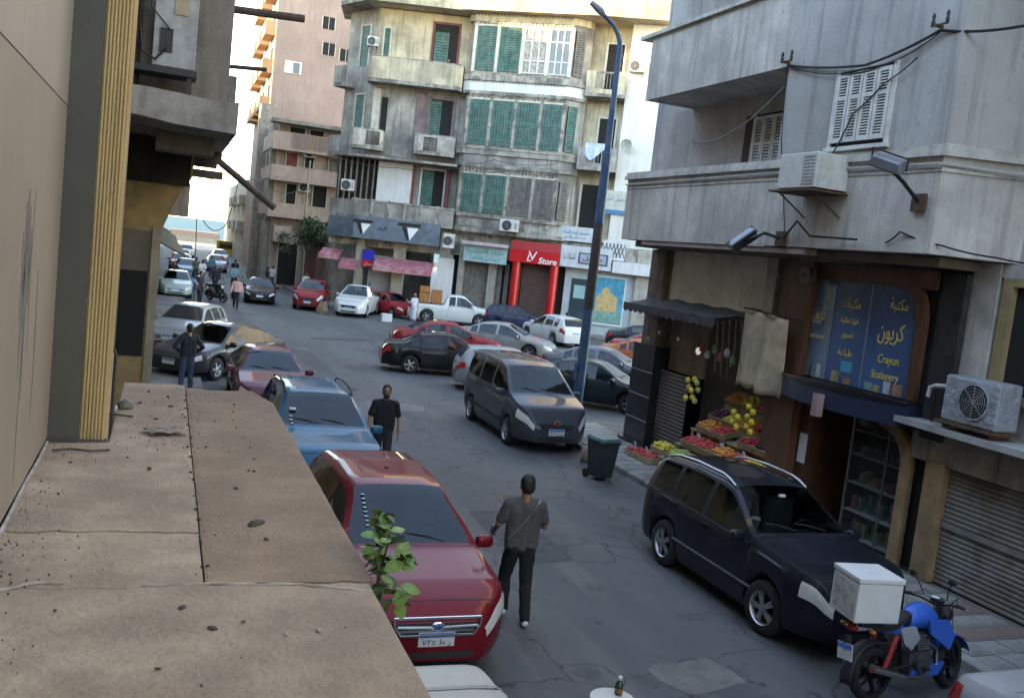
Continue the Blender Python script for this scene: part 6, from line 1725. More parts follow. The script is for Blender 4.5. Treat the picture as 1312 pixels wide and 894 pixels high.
# --- shop side of the street
p_black = paint('navy_black_paint', (0.010, 0.012, 0.020), metal=0.3, dust=0.12)
nv = car('suv', p_black, (8.26, 10.88), DOWN, 'navy black SUV with silver roof rails parked at the stationery shop', rails=m_alloy, steer=R(8))
for s_ in (1, -1):
    g = MB(); g.box(-.95, 1.05, s_ * .899 - .006, s_ * .899 + .006, .52, .545); extra(nv, 'side_moulding', g, m_alloy)
g = MB(); g.box(.62, .78, -.10, .16, 1.10, 1.108); extra(nv, 'dash_paper', g, m_plate)
g = MB(); g.box(.26, .30, -.05, .05, 1.52, 1.55); extra(nv, 'roof_lamp', g, m_plate)
p_van = paint('slate_grey_paint', (0.055, 0.062, 0.075), metal=0.45, dust=0.12)
vn = car('van', p_van, (8.66, 21.7), DOWN, 'slate grey passenger van parked beside the blue lamp post', trim=False, scale=1.02)
hv = 2.2
g = MB(); g.lathe([(.075, 0), (.075, .012)], 18, (hv + .045, 0, .70), 'x'); bd = extra(vn, 'badge', g, m_chrome, 40)
g = MB(); g.lathe([(.055, .013), (.055, .018)], 18, (hv + .045, 0, .70), 'x'); extra(vn, 'badge_disc', g, M('badge_red', (0.25, 0.02, 0.02), 0.3, var=0), 40, bd)
g = MB(); g.tube([(-.2, 0, 1.84), (-.32, 0, 2.12)], .008, 5); extra(vn, 'antenna', g, m_trimb)
lettering('٣٨٦ ن ق', .085, lambda u, v, e: tuple(wmat(vn) @ Vector((hv + .082 + e * .4, u, .468 + v))), m_ink, vn, width=.30, name='plate_lettering')
for s_ in (1, -1):
    g = MB(); g.box(-1.0, 1.0, s_ * .922 - .004, s_ * .922 + .004, .50, .55); extra(vn, 'side_moulding', g, m_trimb)
silr = car('sedan', paint('pale_silver_paint', (0.42, 0.43, 0.45), metal=0.5, dust=0.15), (8.12, 4.32), DOWN, 'pale silver sedan parked next to the blue motorcycle')
# --- cars nosed in across the side street
p_blk = paint('black_paint', (0.012, 0.012, 0.013), metal=0.2, dust=0.2)
car('sedan', p_blk, (9.5, 31.6), R(-8), 'black sedan with its tail to the roadway behind the slate van', scale=1.0)
car('sedan', paint('dark_red_paint', (0.30, 0.02, 0.025), dust=0.25), (11.0, 36.6), R(-6), 'red sedan parked alongside the black sedan')
car('hatch', p_sil, (10.9, 28.3), R(-12), 'pale silver hatchback half hidden by the slate van', scale=.97)
car('sedan', paint('light_grey_paint', (0.30, 0.30, 0.29), metal=0.4, dust=0.25), (14.2, 38.6), R(-35), 'light grey sedan parked between the red sedan and the white hatchback')
car('sedan', paint('steel_grey_paint', (0.16, 0.17, 0.19), metal=0.5, dust=0.15), (15.4, 31.0), R(-38), 'steel grey sedan with tinted windows behind the blue lamp post')
car('sedan', paint('dark_green_paint', (0.02, 0.035, 0.04), metal=0.3, dust=0.2), (12.9, 26.6), R(-38), 'dark green sedan parked just behind the blue lamp post', rim=M('steel_wheel', (0.28, 0.28, 0.28), 0.5, metal=0.5, var=0.1))
car('hatch', paint('white_paint', (0.60, 0.60, 0.58), metal=0.0, dust=0.2), (19.5, 45.6), R(100), 'white hatchback showing round red tail lamps near the store', scale=1.05)
car('sedan', p_blk, (24.6, 44.5), R(-25), 'black saloon parked below the turquoise picture panel')
car('sedan', paint('orange_paint', (0.50, 0.10, 0.03), metal=0.0, dust=0.2), (20.0, 35.8), R(-30), 'orange sedan in the side street past the lamp post')
car('sedan', paint('bright_red_paint', (0.42, 0.02, 0.03), metal=0.0, dust=0.2), (22.0, 38.8), R(-30), 'bright red sedan beyond the orange one')
car('hatch', paint('navy_paint', (0.02, 0.03, 0.07), metal=0.3, dust=0.2), (19.6, 51.3), R(-20), 'navy hatchback parked ahead of the white pickup')
# --- farther along
car('pickup', MATS['white_paint'], (10.55, 53.6), R(-112), 'white double cab pickup facing the street near the pink awning', cat='pickup', name='pickup_truck')
car('suv', paint('wine_red_paint', (0.30, 0.015, 0.02), metal=0.2, dust=0.2), (8.2, 55.4), R(-105), 'wine red SUV beside the white double cab pickup')
car('hatch', MATS['bright_red_paint'], (12.9, 55.0), R(-70), 'small bright red hatchback behind the woman in a pale dress', scale=.92)
car('sedan', p_blk, (5.4, 57.0), R(-96), 'black saloon driving up from the sea front', name='moving_car')
car('sedan', paint('pale_green_paint', (0.36, 0.42, 0.38), metal=0.1, dust=0.3), (0.72, 56.4), R(-92), 'pale green old taxi saloon by the brown buildings')
pk = car('pickup', MATS['white_paint'], (16.0, 52.6), R(-14), 'white single cab pickup loaded with brown cartons', cat='pickup', name='pickup_truck')
g = MB(); g.box(-2.45, -.68, -.74, .74, 1.055, 1.10); extra(pk, 'load_bed', g, m_trimb)
for i, (x, y, s, r) in enumerate(((1.6, 74, 'sedan', -88), (1.2, 82, 'hatch', -92), (4.3, 88, 'sedan', -90), (1.5, 95, 'sedan', -90), (5.4, 104, 'hatch', -90), (2.2, 112, 'sedan', -90))):
    car(s, [p_blue, MATS['dark_red_paint'], p_sil, MATS['white_paint'], MATS['white_paint'], p_sil][i], (x, y), R(r),
        ['blue sedan waiting beyond the riders', 'dark red hatchback by the sandy building', 'silver sedan farther toward the sea', 'white sedan farther toward the sea', 'white hatchback in the roadway near the sea front', 'silver sedan near the yellow kiosk'][i], detail=False)
# ------------------------------------------------------------------ people
def capsule(g, p, q, r1, r2, n=10):
    p, q = Vector(p), Vector(q); d = (q - p); l = d.length; d = d / l if l > 1e-6 else Vector((0, 0, 1))
    path, rs = [], []
    for k in range(4): a = PI / 2 * (k + .15) / 4; path.append(p - d * r1 * math.cos(a)); rs.append(r1 * math.sin(a))
    for k in range(5): t = k / 4; path.append(p + d * l * t); rs.append(r1 + (r2 - r1) * t)
    for k in range(4): a = PI / 2 * (k + .85) / 4; path.append(q + d * r2 * math.sin(a)); rs.append(r2 * math.cos(a))
    g.tube([tuple(x) for x in path], rs, n)
def blend(g, voxel, smooth=4, name='body', fold=0.0):
    """melt overlapping volumes into one continuous surface"""
    me = g.mesh(name); fix_normals(me)
    o = bpy.data.objects.new(name, me); col.objects.link(o)
    rm = o.modifiers.new('r', 'REMESH'); rm.mode = 'VOXEL'; rm.voxel_size = voxel; rm.use_smooth_shade = True
    sm = o.modifiers.new('s', 'SMOOTH'); sm.factor = 0.5; sm.iterations = smooth
    dg = bpy.context.evaluated_depsgraph_get()
    out = bpy.data.meshes.new_from_object(o.evaluated_get(dg))
    bpy.data.objects.remove(o)
    if fold:
        nr = [v.normal.copy() for v in out.vertices]
        for v, n_ in zip(out.vertices, nr):
            p = v.co; k = mnoise.noise(Vector((p.x * 9, p.y * 9, p.z * 16))) * .7 + (1 - abs(mnoise.noise(Vector((p.x * 14 + 3, p.y * 14, p.z * 7 + p.x * 9)))) * 2) * .6
            v.co = p + n_ * k * fold
    for p in out.polygons: p.use_smooth = True
    out.materials.clear(); out.materials.append(None)
    return out
POSES = {
 # joints for a figure 1.75 m tall facing +Y (left side is -X)
 'walk_away': dict(el=[(-.285, .02, 1.16), (.27, .03, 1.15)], wr=[(-.27, .24, 1.02), (.20, .24, 1.12)], kn=[(-.10, .20, .50), (.10, -.02, .50)], an=[(-.10, .12, .13), (.10, -.18, .11)], lean=.0),
 'walk': dict(el=[(-.27, -.06, 1.14), (.27, .02, 1.14)], wr=[(-.28, .02, .88), (.28, .15, .90)], kn=[(-.09, .17, .51), (.09, -.02, .50)], an=[(-.08, .16, .09), (.09, -.24, .13)], lean=.0),
 'akimbo': dict(el=[(-.38, -.06, 1.18), (.36, -.04, 1.16)], wr=[(-.20, .10, 1.05), (.22, .12, 1.0)], kn=[(-.11, .02, .50), (.11, .02, .50)], an=[(-.13, 0, .09), (.13, 0, .09)], lean=.0),
 'stand': dict(el=[(-.25, -.02, 1.13), (.25, -.02, 1.13)], wr=[(-.26, .06, .88), (.26, .06, .88)], kn=[(-.095, .02, .50), (.095, .02, .50)], an=[(-.10, 0, .09), (.10, 0, .09)], lean=.0),
 'sit': dict(el=[(-.27, .06, 1.14), (.27, .06, 1.14)], wr=[(-.18, .36, 1.06), (.18, .36, 1.06)], kn=[(-.15, .44, .86), (.15, .44, .86)], an=[(-.16, .40, .42), (.16, .40, .42)], lean=.0),
}
PCACHE = {}
def person_meshes(pose, dress, fine):
    key = (pose, dress, fine)
    if key in PCACHE: return PCACHE[key]
    P = POSES[pose]; vx = 0.0085 if fine else 0.02
    def hand(g, w, e, s):
        w, e = Vector(w), Vector(e); d = (w - e).normalized(); up = Vector((s, 0, 0)); side = d.cross(up).normalized()
        c = w + d * .055
        for k in (-.022, 0, .022): capsule(g, w + side * k * .6, c + side * k + d * .03, .016, .015, 8)
        if fine:
            for k, ln in ((-.033, .062), (-.011, .078), (.011, .08), (.033, .07)):
                b0 = c + side * k + d * .035; m = b0 + d * ln * .5 - up * .006 * 1; tip = m + d * ln * .42 - up * .022
                capsule(g, b0, m, .0095, .009, 7); capsule(g, m, tip, .009, .0078, 7)
            th = w + side * .03 + d * .02; capsule(g, th, th + side * .025 + d * .035, .012, .0105, 7); capsule(g, th + side * .025 + d * .035, th + side * .022 + d * .07 - up * .01, .0105, .009, 7)
    # body
    g = MB()
    g.ball((0, .005, 1.648), (.077, .095, .105), 14, 10); g.ball((0, .035, 1.575), (.058, .062, .06), 12, 8); g.ball((0, .10, 1.612), (.013, .022, .024), 8, 6)
    for s in (-1, 1): g.ball((s * .079, -.002, 1.615), (.012, .02, .03), 8, 6)
    capsule(g, (0, -.02, 1.42), (0, .0, 1.57), .058, .055)
    for s in (-1, 1):
        i = 0 if s < 0 else 1; sh = (s * .185, -.01, 1.405)
        capsule(g, (s * .05, -.01, 1.41), sh, .04, .045); capsule(g, sh, P['el'][i], .052, .041); capsule(g, P['el'][i], P['wr'][i], .040, .027); hand(g, P['wr'][i], P['el'][i], s)
        capsule(g, (s * .08, -.0, 1.32), (s * .06, .0, 1.02), .055, .05); hp = (s * .092, 0, .93)
        capsule(g, hp, P['kn'][i], .085, .055); capsule(g, P['kn'][i], P['an'][i], .054, .036)
        a = Vector(P['an'][i]); capsule(g, a, a + Vector((0, .14, -.05)), .036, .03)
    capsule(g, (0, 0, 1.35), (0, 0, .98), .07, .07)
    D = {'body': blend(g, vx, 4, 'body')}
    # shirt
    g = MB(lambda x, y, z: (x, y * .80, z))
    for s in (-1, 1):
        capsule(g, (s * .095, -.01, 1.345), (s * .082, -.005, .94), .112, .118, 14)
        capsule(g, (s * .04, -.015, 1.435), (s * .175, -.012, 1.405), .062, .07)
    capsule(g, (0, -.01, 1.37), (0, -.005, .93), .115, .12, 14)
    g.T = None
    for s in (-1, 1):
        i = 0 if s < 0 else 1; sh = Vector((s * .185, -.01, 1.405)); e = Vector(P['el'][i]); capsule(g, sh, sh + (e - sh) * (.72 if dress != 'long' else 1.0), .070, .066 if dress != 'long' else .055)
        if dress == 'long': capsule(g, e, Vector(P['wr'][i]), .052, .042)
    if dress == 'robe':
        capsule(g, (0, 0, 1.0), (0, .0, .25), .17, .22, 16)
    D['shirt'] = blend(g, vx * 1.1, 5, 'shirt', .009)
    if dress != 'robe':
        g = MB()
        for s in (-1, 1):
            i = 0 if s < 0 else 1; hp = Vector((s * .088, 0, .90)); k = Vector(P['kn'][i]); a = Vector(P['an'][i])
            capsule(g, hp, k, .098, .076, 12); capsule(g, k, a + Vector((0, 0, -.01)), .074, .058, 12); capsule(g, (s * .07, -.005, .96), (s * .08, -.012, .90), .085, .09)
        capsule(g, (0, 0, .94), (0, 0, .89), .092, .092)
        D['trousers'] = blend(g, vx * 1.1, 5, 'trousers', .009)
    sh_ = []
    for i in (0, 1):
        a = Vector(P['an'][i]); g = MB(); capsule(g, a + Vector((0, -.03, -.045)), a + Vector((0, .165, -.05)), .042, .036, 10); capsule(g, a, a + Vector((0, .03, -.04)), .042, .045, 8)
        sh_.append(blend(g, .012, 3, 'shoe'))
    D['shoe'] = sh_
    g = MB(); g.ball((0, -.018, 1.675), (.088, .098, .098), 14, 10); g.ball((0, -.045, 1.62), (.08, .075, .08), 12, 8)
    D['hair'] = blend(g, .010, 2, 'hair', .007)
    g = MB()
    for s in (-1, 1): g.ball((s * .032, .092, 1.638), (.012, .008, .007), 8, 5)
    D['eye'] = shade_smooth(g.mesh('eye')); D['eye'].materials.append(None)
    g = MB()
    for s in (-1, 1): g.tube([(s * .014, .101, 1.655), (s * .032, .099, 1.661), (s * .052, .088, 1.655)], .005, 5)
    g.tube([(-.024, .093, 1.566), (0, .099, 1.564), (.024, .093, 1.566)], .005, 5)
    D['brow'] = shade_smooth(g.mesh('brow')); D['brow'].materials.append(None)
    PCACHE[key] = D
    return D
m_skin = M('tan_skin', (0.30, 0.155, 0.095), 0.55, var=0.12, scale=8)
m_hair = M('black_hair', (0.010, 0.009, 0.008), 0.6, var=0.2, scale=60, bump=0.5, bscale=90)
def person(loc, rz, h, pose, shirt, trousers, label, dress='tee', fine=False, shoe=None, hair=None, group=None, z=0.0):
    D = person_meshes(pose, dress, fine)
    t = thing('person', label, 'person', (loc[0], loc[1], z), rz, group, h / 1.75)
    obj('body', D['body'], m_skin, t); obj('shirt' if dress != 'robe' else 'robe', D['shirt'], shirt, t)
    if 'trousers' in D: obj('trousers', D['trousers'], trousers, t)
    for me in D['shoe']: obj('shoe', me, shoe or m_trimb, t)
    obj('hair', D['hair'], hair or m_hair, t); obj('eye', D['eye'], m_ink, t); obj('brow', D['brow'], m_hair, t)
    return t
def cloth(n, rgb): return M('cloth_' + n, rgb, 0.92, var=0.12, scale=6, bump=0.5, bscale=9)
c_grey, c_black, c_navy, c_pink, c_white, c_teal, c_dk, c_jean = cloth('grey', (0.075, 0.07, 0.07)), cloth('black', (0.010, 0.010, 0.011)), cloth('navy', (0.015, 0.018, 0.03)), cloth('pink', (0.5, 0.30, 0.28)), cloth('white', (0.6, 0.62, 0.65)), cloth('teal', (0.13, 0.28, 0.31)), cloth('dark', (0.018, 0.018, 0.022)), cloth('jean', (0.05, 0.07, 0.12))
m_wshoe = M('white_trainer', (0.6, 0.6, 0.58), 0.6, var=0.1)
p1 = person((4.28, 10.25), R(-8), 1.83, 'walk_away', c_grey, c_black, 'man in a grey tee and black trousers walking away with a shoulder strap', fine=True, shoe=m_wshoe)
g = MB(); pth = []
for k in range(17):
    t_ = k / 16; a = -PI * .08 + t_ * PI * 1.16
    x = .15 - .33 * t_; z = 1.475 - .46 * t_
    y = -.095 - .035 * math.sin(PI * t_) if 0.06 < t_ < .94 else -.05
    pth.append((x, y, z))
rows = [[(x + .018, y - .004, z + .016) for x, y, z in pth], [(x, y - .012, z) for x, y, z in pth], [(x - .018, y - .004, z - .016) for x, y, z in pth]]
g.grid(rows); so_ = obj('shoulder_strap', g, M('pale_strap', (0.32, 0.31, 0.29), 0.8, var=0.1), p1, smooth=70); sdm = so_.modifiers.new('thickness', 'SOLIDIFY'); sdm.thickness = .006
mt = wmat(p1); w_ = mt @ Vector((-.272, .33, .985))
g = MB(); g.box(-.012, .012, -.035, .035, -.085, .085); o = obj('phone', g, M('white_phone', (0.55, 0.57, 0.62), 0.3, var=0.05), None, bevel=.006); o.location = w_; o.rotation_euler = (R(40), R(-12), R(10)); tag(o, 'pale phone held in the hand of the man in the grey tee', 'phone')
person((4.05, 17.0), R(172), 1.76, 'walk', c_black, c_dk, 'bearded man in black tee and trousers walking toward the red crossover', fine=True)
bp2 = bpy.data.objects[[o.name for o in bpy.data.objects if o.get('label', '').startswith('bearded man')][0]]
g = MB(); g.ball((0, .052, 1.562), (.062, .058, .052), 12, 8); g.ball((0, .05, 1.53), (.045, .05, .035), 10, 6); obj('beard', blend(g, .012, 3, 'beard'), m_hair, bp2)
person((0.72, 25.2), R(20), 1.76, 'akimbo', c_navy, c_jean, 'man in navy shirt standing at the kerb with hands on his hips', dress='long', fine=True)
person((3.6, 50.6), R(176), 1.72, 'walk', c_pink, c_dk, 'man in a pale pink shirt and dark trousers walking up the middle of the street', dress='long')
person((1.84, 51.7), R(-120), 1.74, 'stand', c_navy, c_dk, 'man in dark blue standing at the black motorcycle')
person((3.0, 60.5), R(180), 1.72, 'stand', c_dk, c_dk, 'man in dark clothes walking behind the black motorcycle', dress='long')
person((4.3, 63.5), R(5), 1.8, 'walk', c_teal, c_dk, 'man in a teal shirt walking toward the sea', dress='long')
person((2.1, 70.0), R(190), 1.72, 'walk', cloth('olive', (0.12, 0.12, 0.08)), c_dk, 'man in an olive shirt far down the street')
person((8.8, 62.8), R(200), 1.74, 'walk', c_white, c_dk, 'man in a white shirt walking past the tree')
person((7.3, 69.5), R(150), 1.7, 'stand', c_white, c_jean, 'person in a white shirt near the pink building')
person((13.45, 51.9), R(200), 1.6, 'walk', M('printed_dress', (0.5, 0.5, 0.55), 0.9, var=0.35, scale=14), c_dk, 'woman in a long pale printed dress beside the small red hatchback', dress='robe', hair=cloth('scarf', (0.3, 0.18, 0.12)))
person((15.1, 53.6), R(-100), 1.72, 'stand', cloth('palegreen', (0.33, 0.38, 0.35)), c_dk, 'man in a pale green shirt behind the loaded pickup', z=0.0)
person((20.0, 45.2), R(30), 1.72, 'stand', c_navy, c_dk, 'person in dark blue walking by the white hatchback', dress='long')
pb = FL(-0.75, 0.25, 0)
person((pb[0], pb[1]), R(190), 1.68, 'stand', cloth('palecyan', (0.3, 0.42, 0.42)), c_dk, 'person leaning out on the upper balcony of the corner building', dress='long', z=14.22)
person((0.6, 62.0), R(170), 1.7, 'stand', c_dk, c_jean, 'man in dark clothes waiting by the pale green taxi')
person((2.4, 66.5), R(20), 1.75, 'walk', c_white, c_jean, 'man in white walking past the blue sedan')
person((5.0, 74.0), R(0), 1.7, 'walk', c_dk, c_dk, 'man in black far up the street beside the silver sedan')
person((3.4, 76.0), R(180), 1.7, 'walk', c_teal, c_jean, 'far man in teal walking up beside the blue sedan', dress='long')
person((6.6, 66.0), R(60), 1.7, 'stand', c_navy, c_dk, 'man in navy standing at the corner near the black saloon')
person((11.9, 57.2), R(180), 1.7, 'stand', cloth('rust', (0.25, 0.10, 0.05)), c_dk, 'man in a rust shirt standing under the pink awning')
# ------------------------------------------------------------------ motorcycles
def wheel_part(t, x, r, name, mt, steer=0, spokes=5, y=0):
    w = bpy.data.objects.new(name, None); col.objects.link(w); w.parent = t; w.location = (x, y, r); w.rotation_euler = (0, 0, steer); w.empty_display_size = .1
    g = MB(); g.lathe([(r * .74, -.05), (r * .9, -.062), (r * .985, -.035), (r, 0), (r * .985, .035), (r * .9, .062), (r * .74, .05)], 30, (0, 0, 0), 'y', cap=False); obj('tyre', g, m_tyre, w, smooth=60)
    g = MB(); g.lathe([(r * .78, -.045), (r * .72, -.05), (r * .69, 0), (r * .72, .05), (r * .78, .045)], 30, (0, 0, 0), 'y', cap=False)
    for k in range(spokes):
        a = 2 * PI * k / spokes; T = lambda X, Y, Z, a=a: (X * math.cos(a) - Z * math.sin(a), Y, X * math.sin(a) + Z * math.cos(a))
        g.T = T; g.hexa([(.02, -.025, -.03), (.02, .025, -.03), (.02, .025, .03), (.02, -.025, .03)], [(r * .71, -.016, -.014), (r * .71, .016, -.014), (r * .71, .016, .014), (r * .71, -.016, .014)])
    g.T = None; g.lathe([(.05, -.06), (.05, .06)], 14, (0, 0, 0), 'y'); obj('rim', g, mt, w, smooth=40)
    g = MB(); g.lathe([(.11, .055), (.11, .06), (.05, .06), (.05, .055)], 22, (0, 0, 0), 'y', cap=False); obj('brake_disc', g, m_alloy, w)
    return w
def motorcycle(loc, rz, col_m, label, lean=R(7), silver=True):
    t = thing('motorcycle', label, 'motorcycle', (loc[0], loc[1], 0), rz)
    t.rotation_euler = (lean, 0, rz)
    WM[t.name] = Matrix.Translation(Vector((loc[0], loc[1], 0))) @ Euler((lean, 0, rz)).to_matrix().to_4x4()
    P = lambda n, g, m, sm=45, par=None: obj(n, g, m, par or t, smooth=sm)
    mr = M('black_wheel', (0.015, 0.015, 0.016), 0.45, metal=0.3, var=0.1)
    wheel_part(t, -.65, .30, 'rear_wheel', mr); wheel_part(t, .66, .30, 'front_wheel', mr, R(14))
    # tank
    g = MB(); rows = []
    for i in range(13):
        u = i / 12; x = -.12 + .50 * u; w = .135 * math.sin(PI * min(1, .22 + u * .70)) ** .7 + .03 * u; zt = .86 + .17 * math.sin(PI * (.15 + .75 * u)) ; zb = .74 - .02 * u
        rows.append([(x, w * math.cos(a) * (1.0 if math.sin(a) < .3 else .92), (zt + zb) / 2 + (zt - zb) / 2 * math.sin(a)) for a in [2 * PI * k / 16 for k in range(17)]])
    g.grid(rows); g.face(rows[0][:-1][::-1]); g.face(rows[-1][:-1]); P('tank', g, col_m, 50)
    for s in (1, -1):
        g = MB(); pts = [(.10, .86), (.42, .84), (.52, .66), (.44, .50), (.30, .60), (.14, .70)]; g.hexa([(x, s * .13, z) for x, z in pts], [(x, s * (.19 if x > .3 else .165), z) for x, z in pts]); P('tank_shroud', g, col_m, 30)
        g = MB(); pts = [(-.34, .80), (-.08, .80), (.0, .66), (-.14, .54), (-.26, .62)]; g.hexa([(x, s * .10, z) for x, z in pts], [(x, s * .135, z) for x, z in pts]); P('side_panel', g, M('silver_panel', (0.42, 0.44, 0.47), 0.4, metal=0.3, var=0.08), 30)
        g = MB(); pts = [(-.95, .90), (-.30, .84), (-.22, .72), (-.62, .78)]; g.hexa([(x, s * .06, z) for x, z in pts], [(x, s * (.09 if x < -.6 else .13), z) for x, z in pts]); P('tail_cowl', g, col_m, 30)
        g = MB(); g.tube([(.46, s * .09, .86), (.54, s * .10, .62), (.66, s * .095, .30)], [.024, .026, .022], 8); P('fork_leg', g, mr)
        g = MB(); g.tube([(-.10, s * .12, .38), (-.65, s * .085, .30)], .025, 8); P('swingarm', g, mr)
        g = MB(); g.tube([(-.40, s * .14, .74), (-.58, s * .12, .34)], .032, 8); P('shock', g, M('red_spring', (0.35, 0.03, 0.03), 0.5, var=0.1))
        g = MB(); g.tube([(.40, s * .15, 1.06), (.36, s * .20, 1.20), (.34, s * .24, 1.26)], .008, 5); g.ball((.33, s * .26, 1.30), (.014, .06, .04), 9, 6); P('mirror', g, m_trimb)
        g = MB(); g.tube([(.38, s * .30, 1.04), (.36, s * .40, 1.03)], .018, 7); P('grip', g, m_tyre)
        g = MB(); g.box(-.02, .05, s * .13 if s > 0 else s * .24, s * .24 if s > 0 else s * .13, .33, .36); P('footpeg', g, m_trimb, 30)
        g = MB(); g.tube([(-.80, s * .08, .82), (-.86, s * .17, .83)], .012, 6); g.ball((-.87, s * .20, .83), (.03, .045, .025), 8, 6); P('indicator', g, M('amber_lens', (0.5, 0.18, 0.02), 0.3, var=0))
    g = MB(); g.tube([(.36, -.36, 1.03), (.40, -.20, 1.02), (.43, 0, .97), (.40, .20, 1.02), (.36, .36, 1.03)], .013, 7); P('handlebar', g, mr)
    g = MB(); g.ball((.55, 0, .86), (.10, .11, .12), 14, 9); P('headlamp_shell', g, m_trimb); g = MB(); g.ball((.59, 0, .86), (.075, .09, .10), 14, 9); P('headlamp_lens', g, m_lamp)
    g = MB(); g.ball((.44, 0, 1.03), (.06, .10, .04), 12, 7); P('instrument_cluster', g, m_trimb)
    g = MB(); g.ball((.40, 0, 1.062), (.035, .06, .015), 10, 6); P('instrument_glass', g, m_plate)
    # seat
    g = MB(); rows = []
    for i in range(10):
        u = i / 9; x = -.90 + .80 * u; z = .93 - .09 * math.sin(PI * min(1, u * 1.15)) + .03 * (1 - u); w = .09 + .05 * math.sin(PI * u)
        rows.append([(x, -w, z - .07), (x, -w, z - .01), (x, -w * .6, z + .02), (x, 0, z + .026), (x, w * .6, z + .02), (x, w, z - .01), (x, w, z - .07)])
    g.grid(rows); g.face(rows[0]); g.face(rows[-1][::-1]); P('seat', g, m_trimb, 50)
    # engine
    g = MB(); g.box(-.16, .22, -.13, .13, .28, .50); P('crankcase', g, M('engine_metal', (0.10, 0.10, 0.105), 0.5, metal=0.5, var=0.2, scale=9), None)
    for s in (1, -1):
        g = MB(); g.lathe([(.10, 0), (.10, .04), (.07, .055)], 18, (.0, .13 if s > 0 else -.185, .38), 'y'); P('engine_cover', g, MATS['engine_metal'], 40)
    for k in range(6):
        g = MB(); z = .51 + k * .03; g.box(.02 - .004 * k, .24, -.09, .09, z, z + .012); P('cooling_fin', g, M('cast_metal', (0.25, 0.25, 0.26), 0.5, metal=.6, var=.1), None)
    g = MB(); g.box(.05, .20, -.065, .065, .50, .70); P('cylinder', g, MATS['engine_metal'], None)
    g = MB(); g.tube([(.22, -.06, .60), (.34, -.09, .50), (.30, -.12, .30), (.0, -.15, .24), (-.3, -.17, .28)], .022, 8); g.tube([(-.3, -.17, .28), (-.85, -.19, .44)], [.035, .05], 10); P('exhaust', g, m_chrome if silver else mr)
    g = MB(); pts = [(-.15, .26), (.30, .22), (.42, .36), (.30, .34), (-.10, .32)]; g.hexa([(x, -.15, z) for x, z in pts], [(x, .15, z) for x, z in pts]); P('belly_pan', g, col_m, 30)
    g = MB(); g.tube([(.44, 0, .92), (.20, 0, .76), (-.20, 0, .74), (-.45, 0, .80), (-.85, 0, .86)], .03, 8); g.tube([(.44, 0, .88), (.34, 0, .55), (.25, 0, .30), (-.15, 0, .28), (-.20, 0, .74)], .025, 8); P('frame', g, mr)
    def fender(cx, r0, a0, a1, w):
        g = MB(); rows = [[(cx + r0 * math.cos(a), y, .30 + r0 * math.sin(a) - abs(y) * .25) for y in (-w, -w * .5, 0, w * .5, w)] for a in [R(a0 + (a1 - a0) * k / 12) for k in range(13)]]
        g.grid(rows); return g
    o = P('front_mudguard', fender(.66, .335, 20, 150, .07), col_m, 60); m_ = o.modifiers.new('thickness', 'SOLIDIFY'); m_.thickness = .006
    o = P('rear_mudguard', fender(-.65, .38, 60, 190, .08), m_trimb, 60); m_ = o.modifiers.new('thickness', 'SOLIDIFY'); m_.thickness = .008
    g = MB(); g.box(-1.06, -1.05, -.10, .10, .50, .68); pl = P('number_plate', g, m_plate, None); g = MB(); g.box(-1.062, -1.06, -.095, .095, .62, .675); P('plate_band', g, m_pblue, None, pl); g = MB(); g.box(-1.06, -.98, -.02, .02, .60, .76); P('plate_bracket', g, m_trimb, None)
    g = MB(); g.ball((-.97, 0, .84), (.04, .09, .035), 10, 6); P('tail_light', g, m_tail)
    g = MB(); g.box(-1.02, -.55, -.15, .15, .93, .955); P('rack', g, mr, None)
    g = MB(); g.tube([(.0, .12, .30), (-.06, .25, .02)], .012, 6); P('side_stand', g, mr)
    g = MB()
    for s in (1, -1):
        g.tube([(.38, s * .28, 1.04), (.50, s * .22, 1.10), (.56, s * .08, .98), (.40, s * .06, .80), (.15, s * .10, .62)], .006, 5); g.tube([(.39, s * .24, 1.05), (.52, s * .14, 1.02), (.60, s * .10, .70), (.64, s * .09, .42)], .005, 5)
    P('control_cable', g, m_trimb)
    return t
mb_ = motorcycle((8.25, 7.88), R(8), paint('azure_paint', (0.01, 0.13, 0.55), metal=0.2, dust=0.05), 'bright blue motorcycle with a white box parked ahead of the navy SUV', lean=R(-7))
t = thing('delivery_box', 'white foam box strapped on the rear of the blue motorcycle', 'box', tuple(wmat(mb_) @ Vector((-.80, 0, .96))), R(-8))
g = MB(); g.box(-.27, .27, -.25, .25, .0, .44); bx_ = obj('box', g, M('white_foam', (0.62, 0.63, 0.63), 0.7, var=0.06, scale=3), t, bevel=.015)
g = MB(); g.box(-.28, .28, -.26, .26, .441, .50); obj('lid', g, MATS['white_foam'], t, bevel=.012)
g = MB(); g.box(-.275, -.272, -.20, .20, .06, .40); obj('print_panel', g, M('worn_print', (0.55, 0.54, 0.52), 0.8, var=0.05, scale=3, dirt=(0.30, 0.27, 0.27), dirt_amt=0.7, dirt_scale=12, dirt_edge=.06), t)
motorcycle((2.85, 54.6), R(-60), paint('black_bike_paint', (0.012, 0.012, 0.014), dust=0.1), 'black motorcycle standing beside the man in dark blue', silver=False)
motorcycle((1.75, 57.6), R(-120), MATS['azure_paint'], 'blue motorcycle waiting next to the pale green taxi')
motorcycle((2.3, 63.0), R(-100), MATS['black_bike_paint'], 'black motorcycle parked behind the blue one', silver=False)
motorcycle((0.9, 66.5), R(-95), paint('red_bike_paint', (0.35, 0.02, 0.03)), 'red motorcycle parked by the brown building', silver=False)
motorcycle((4.0, 58.5), R(80), MATS['black_bike_paint'], 'dark motorcycle ridden away behind the man in pink', silver=False)
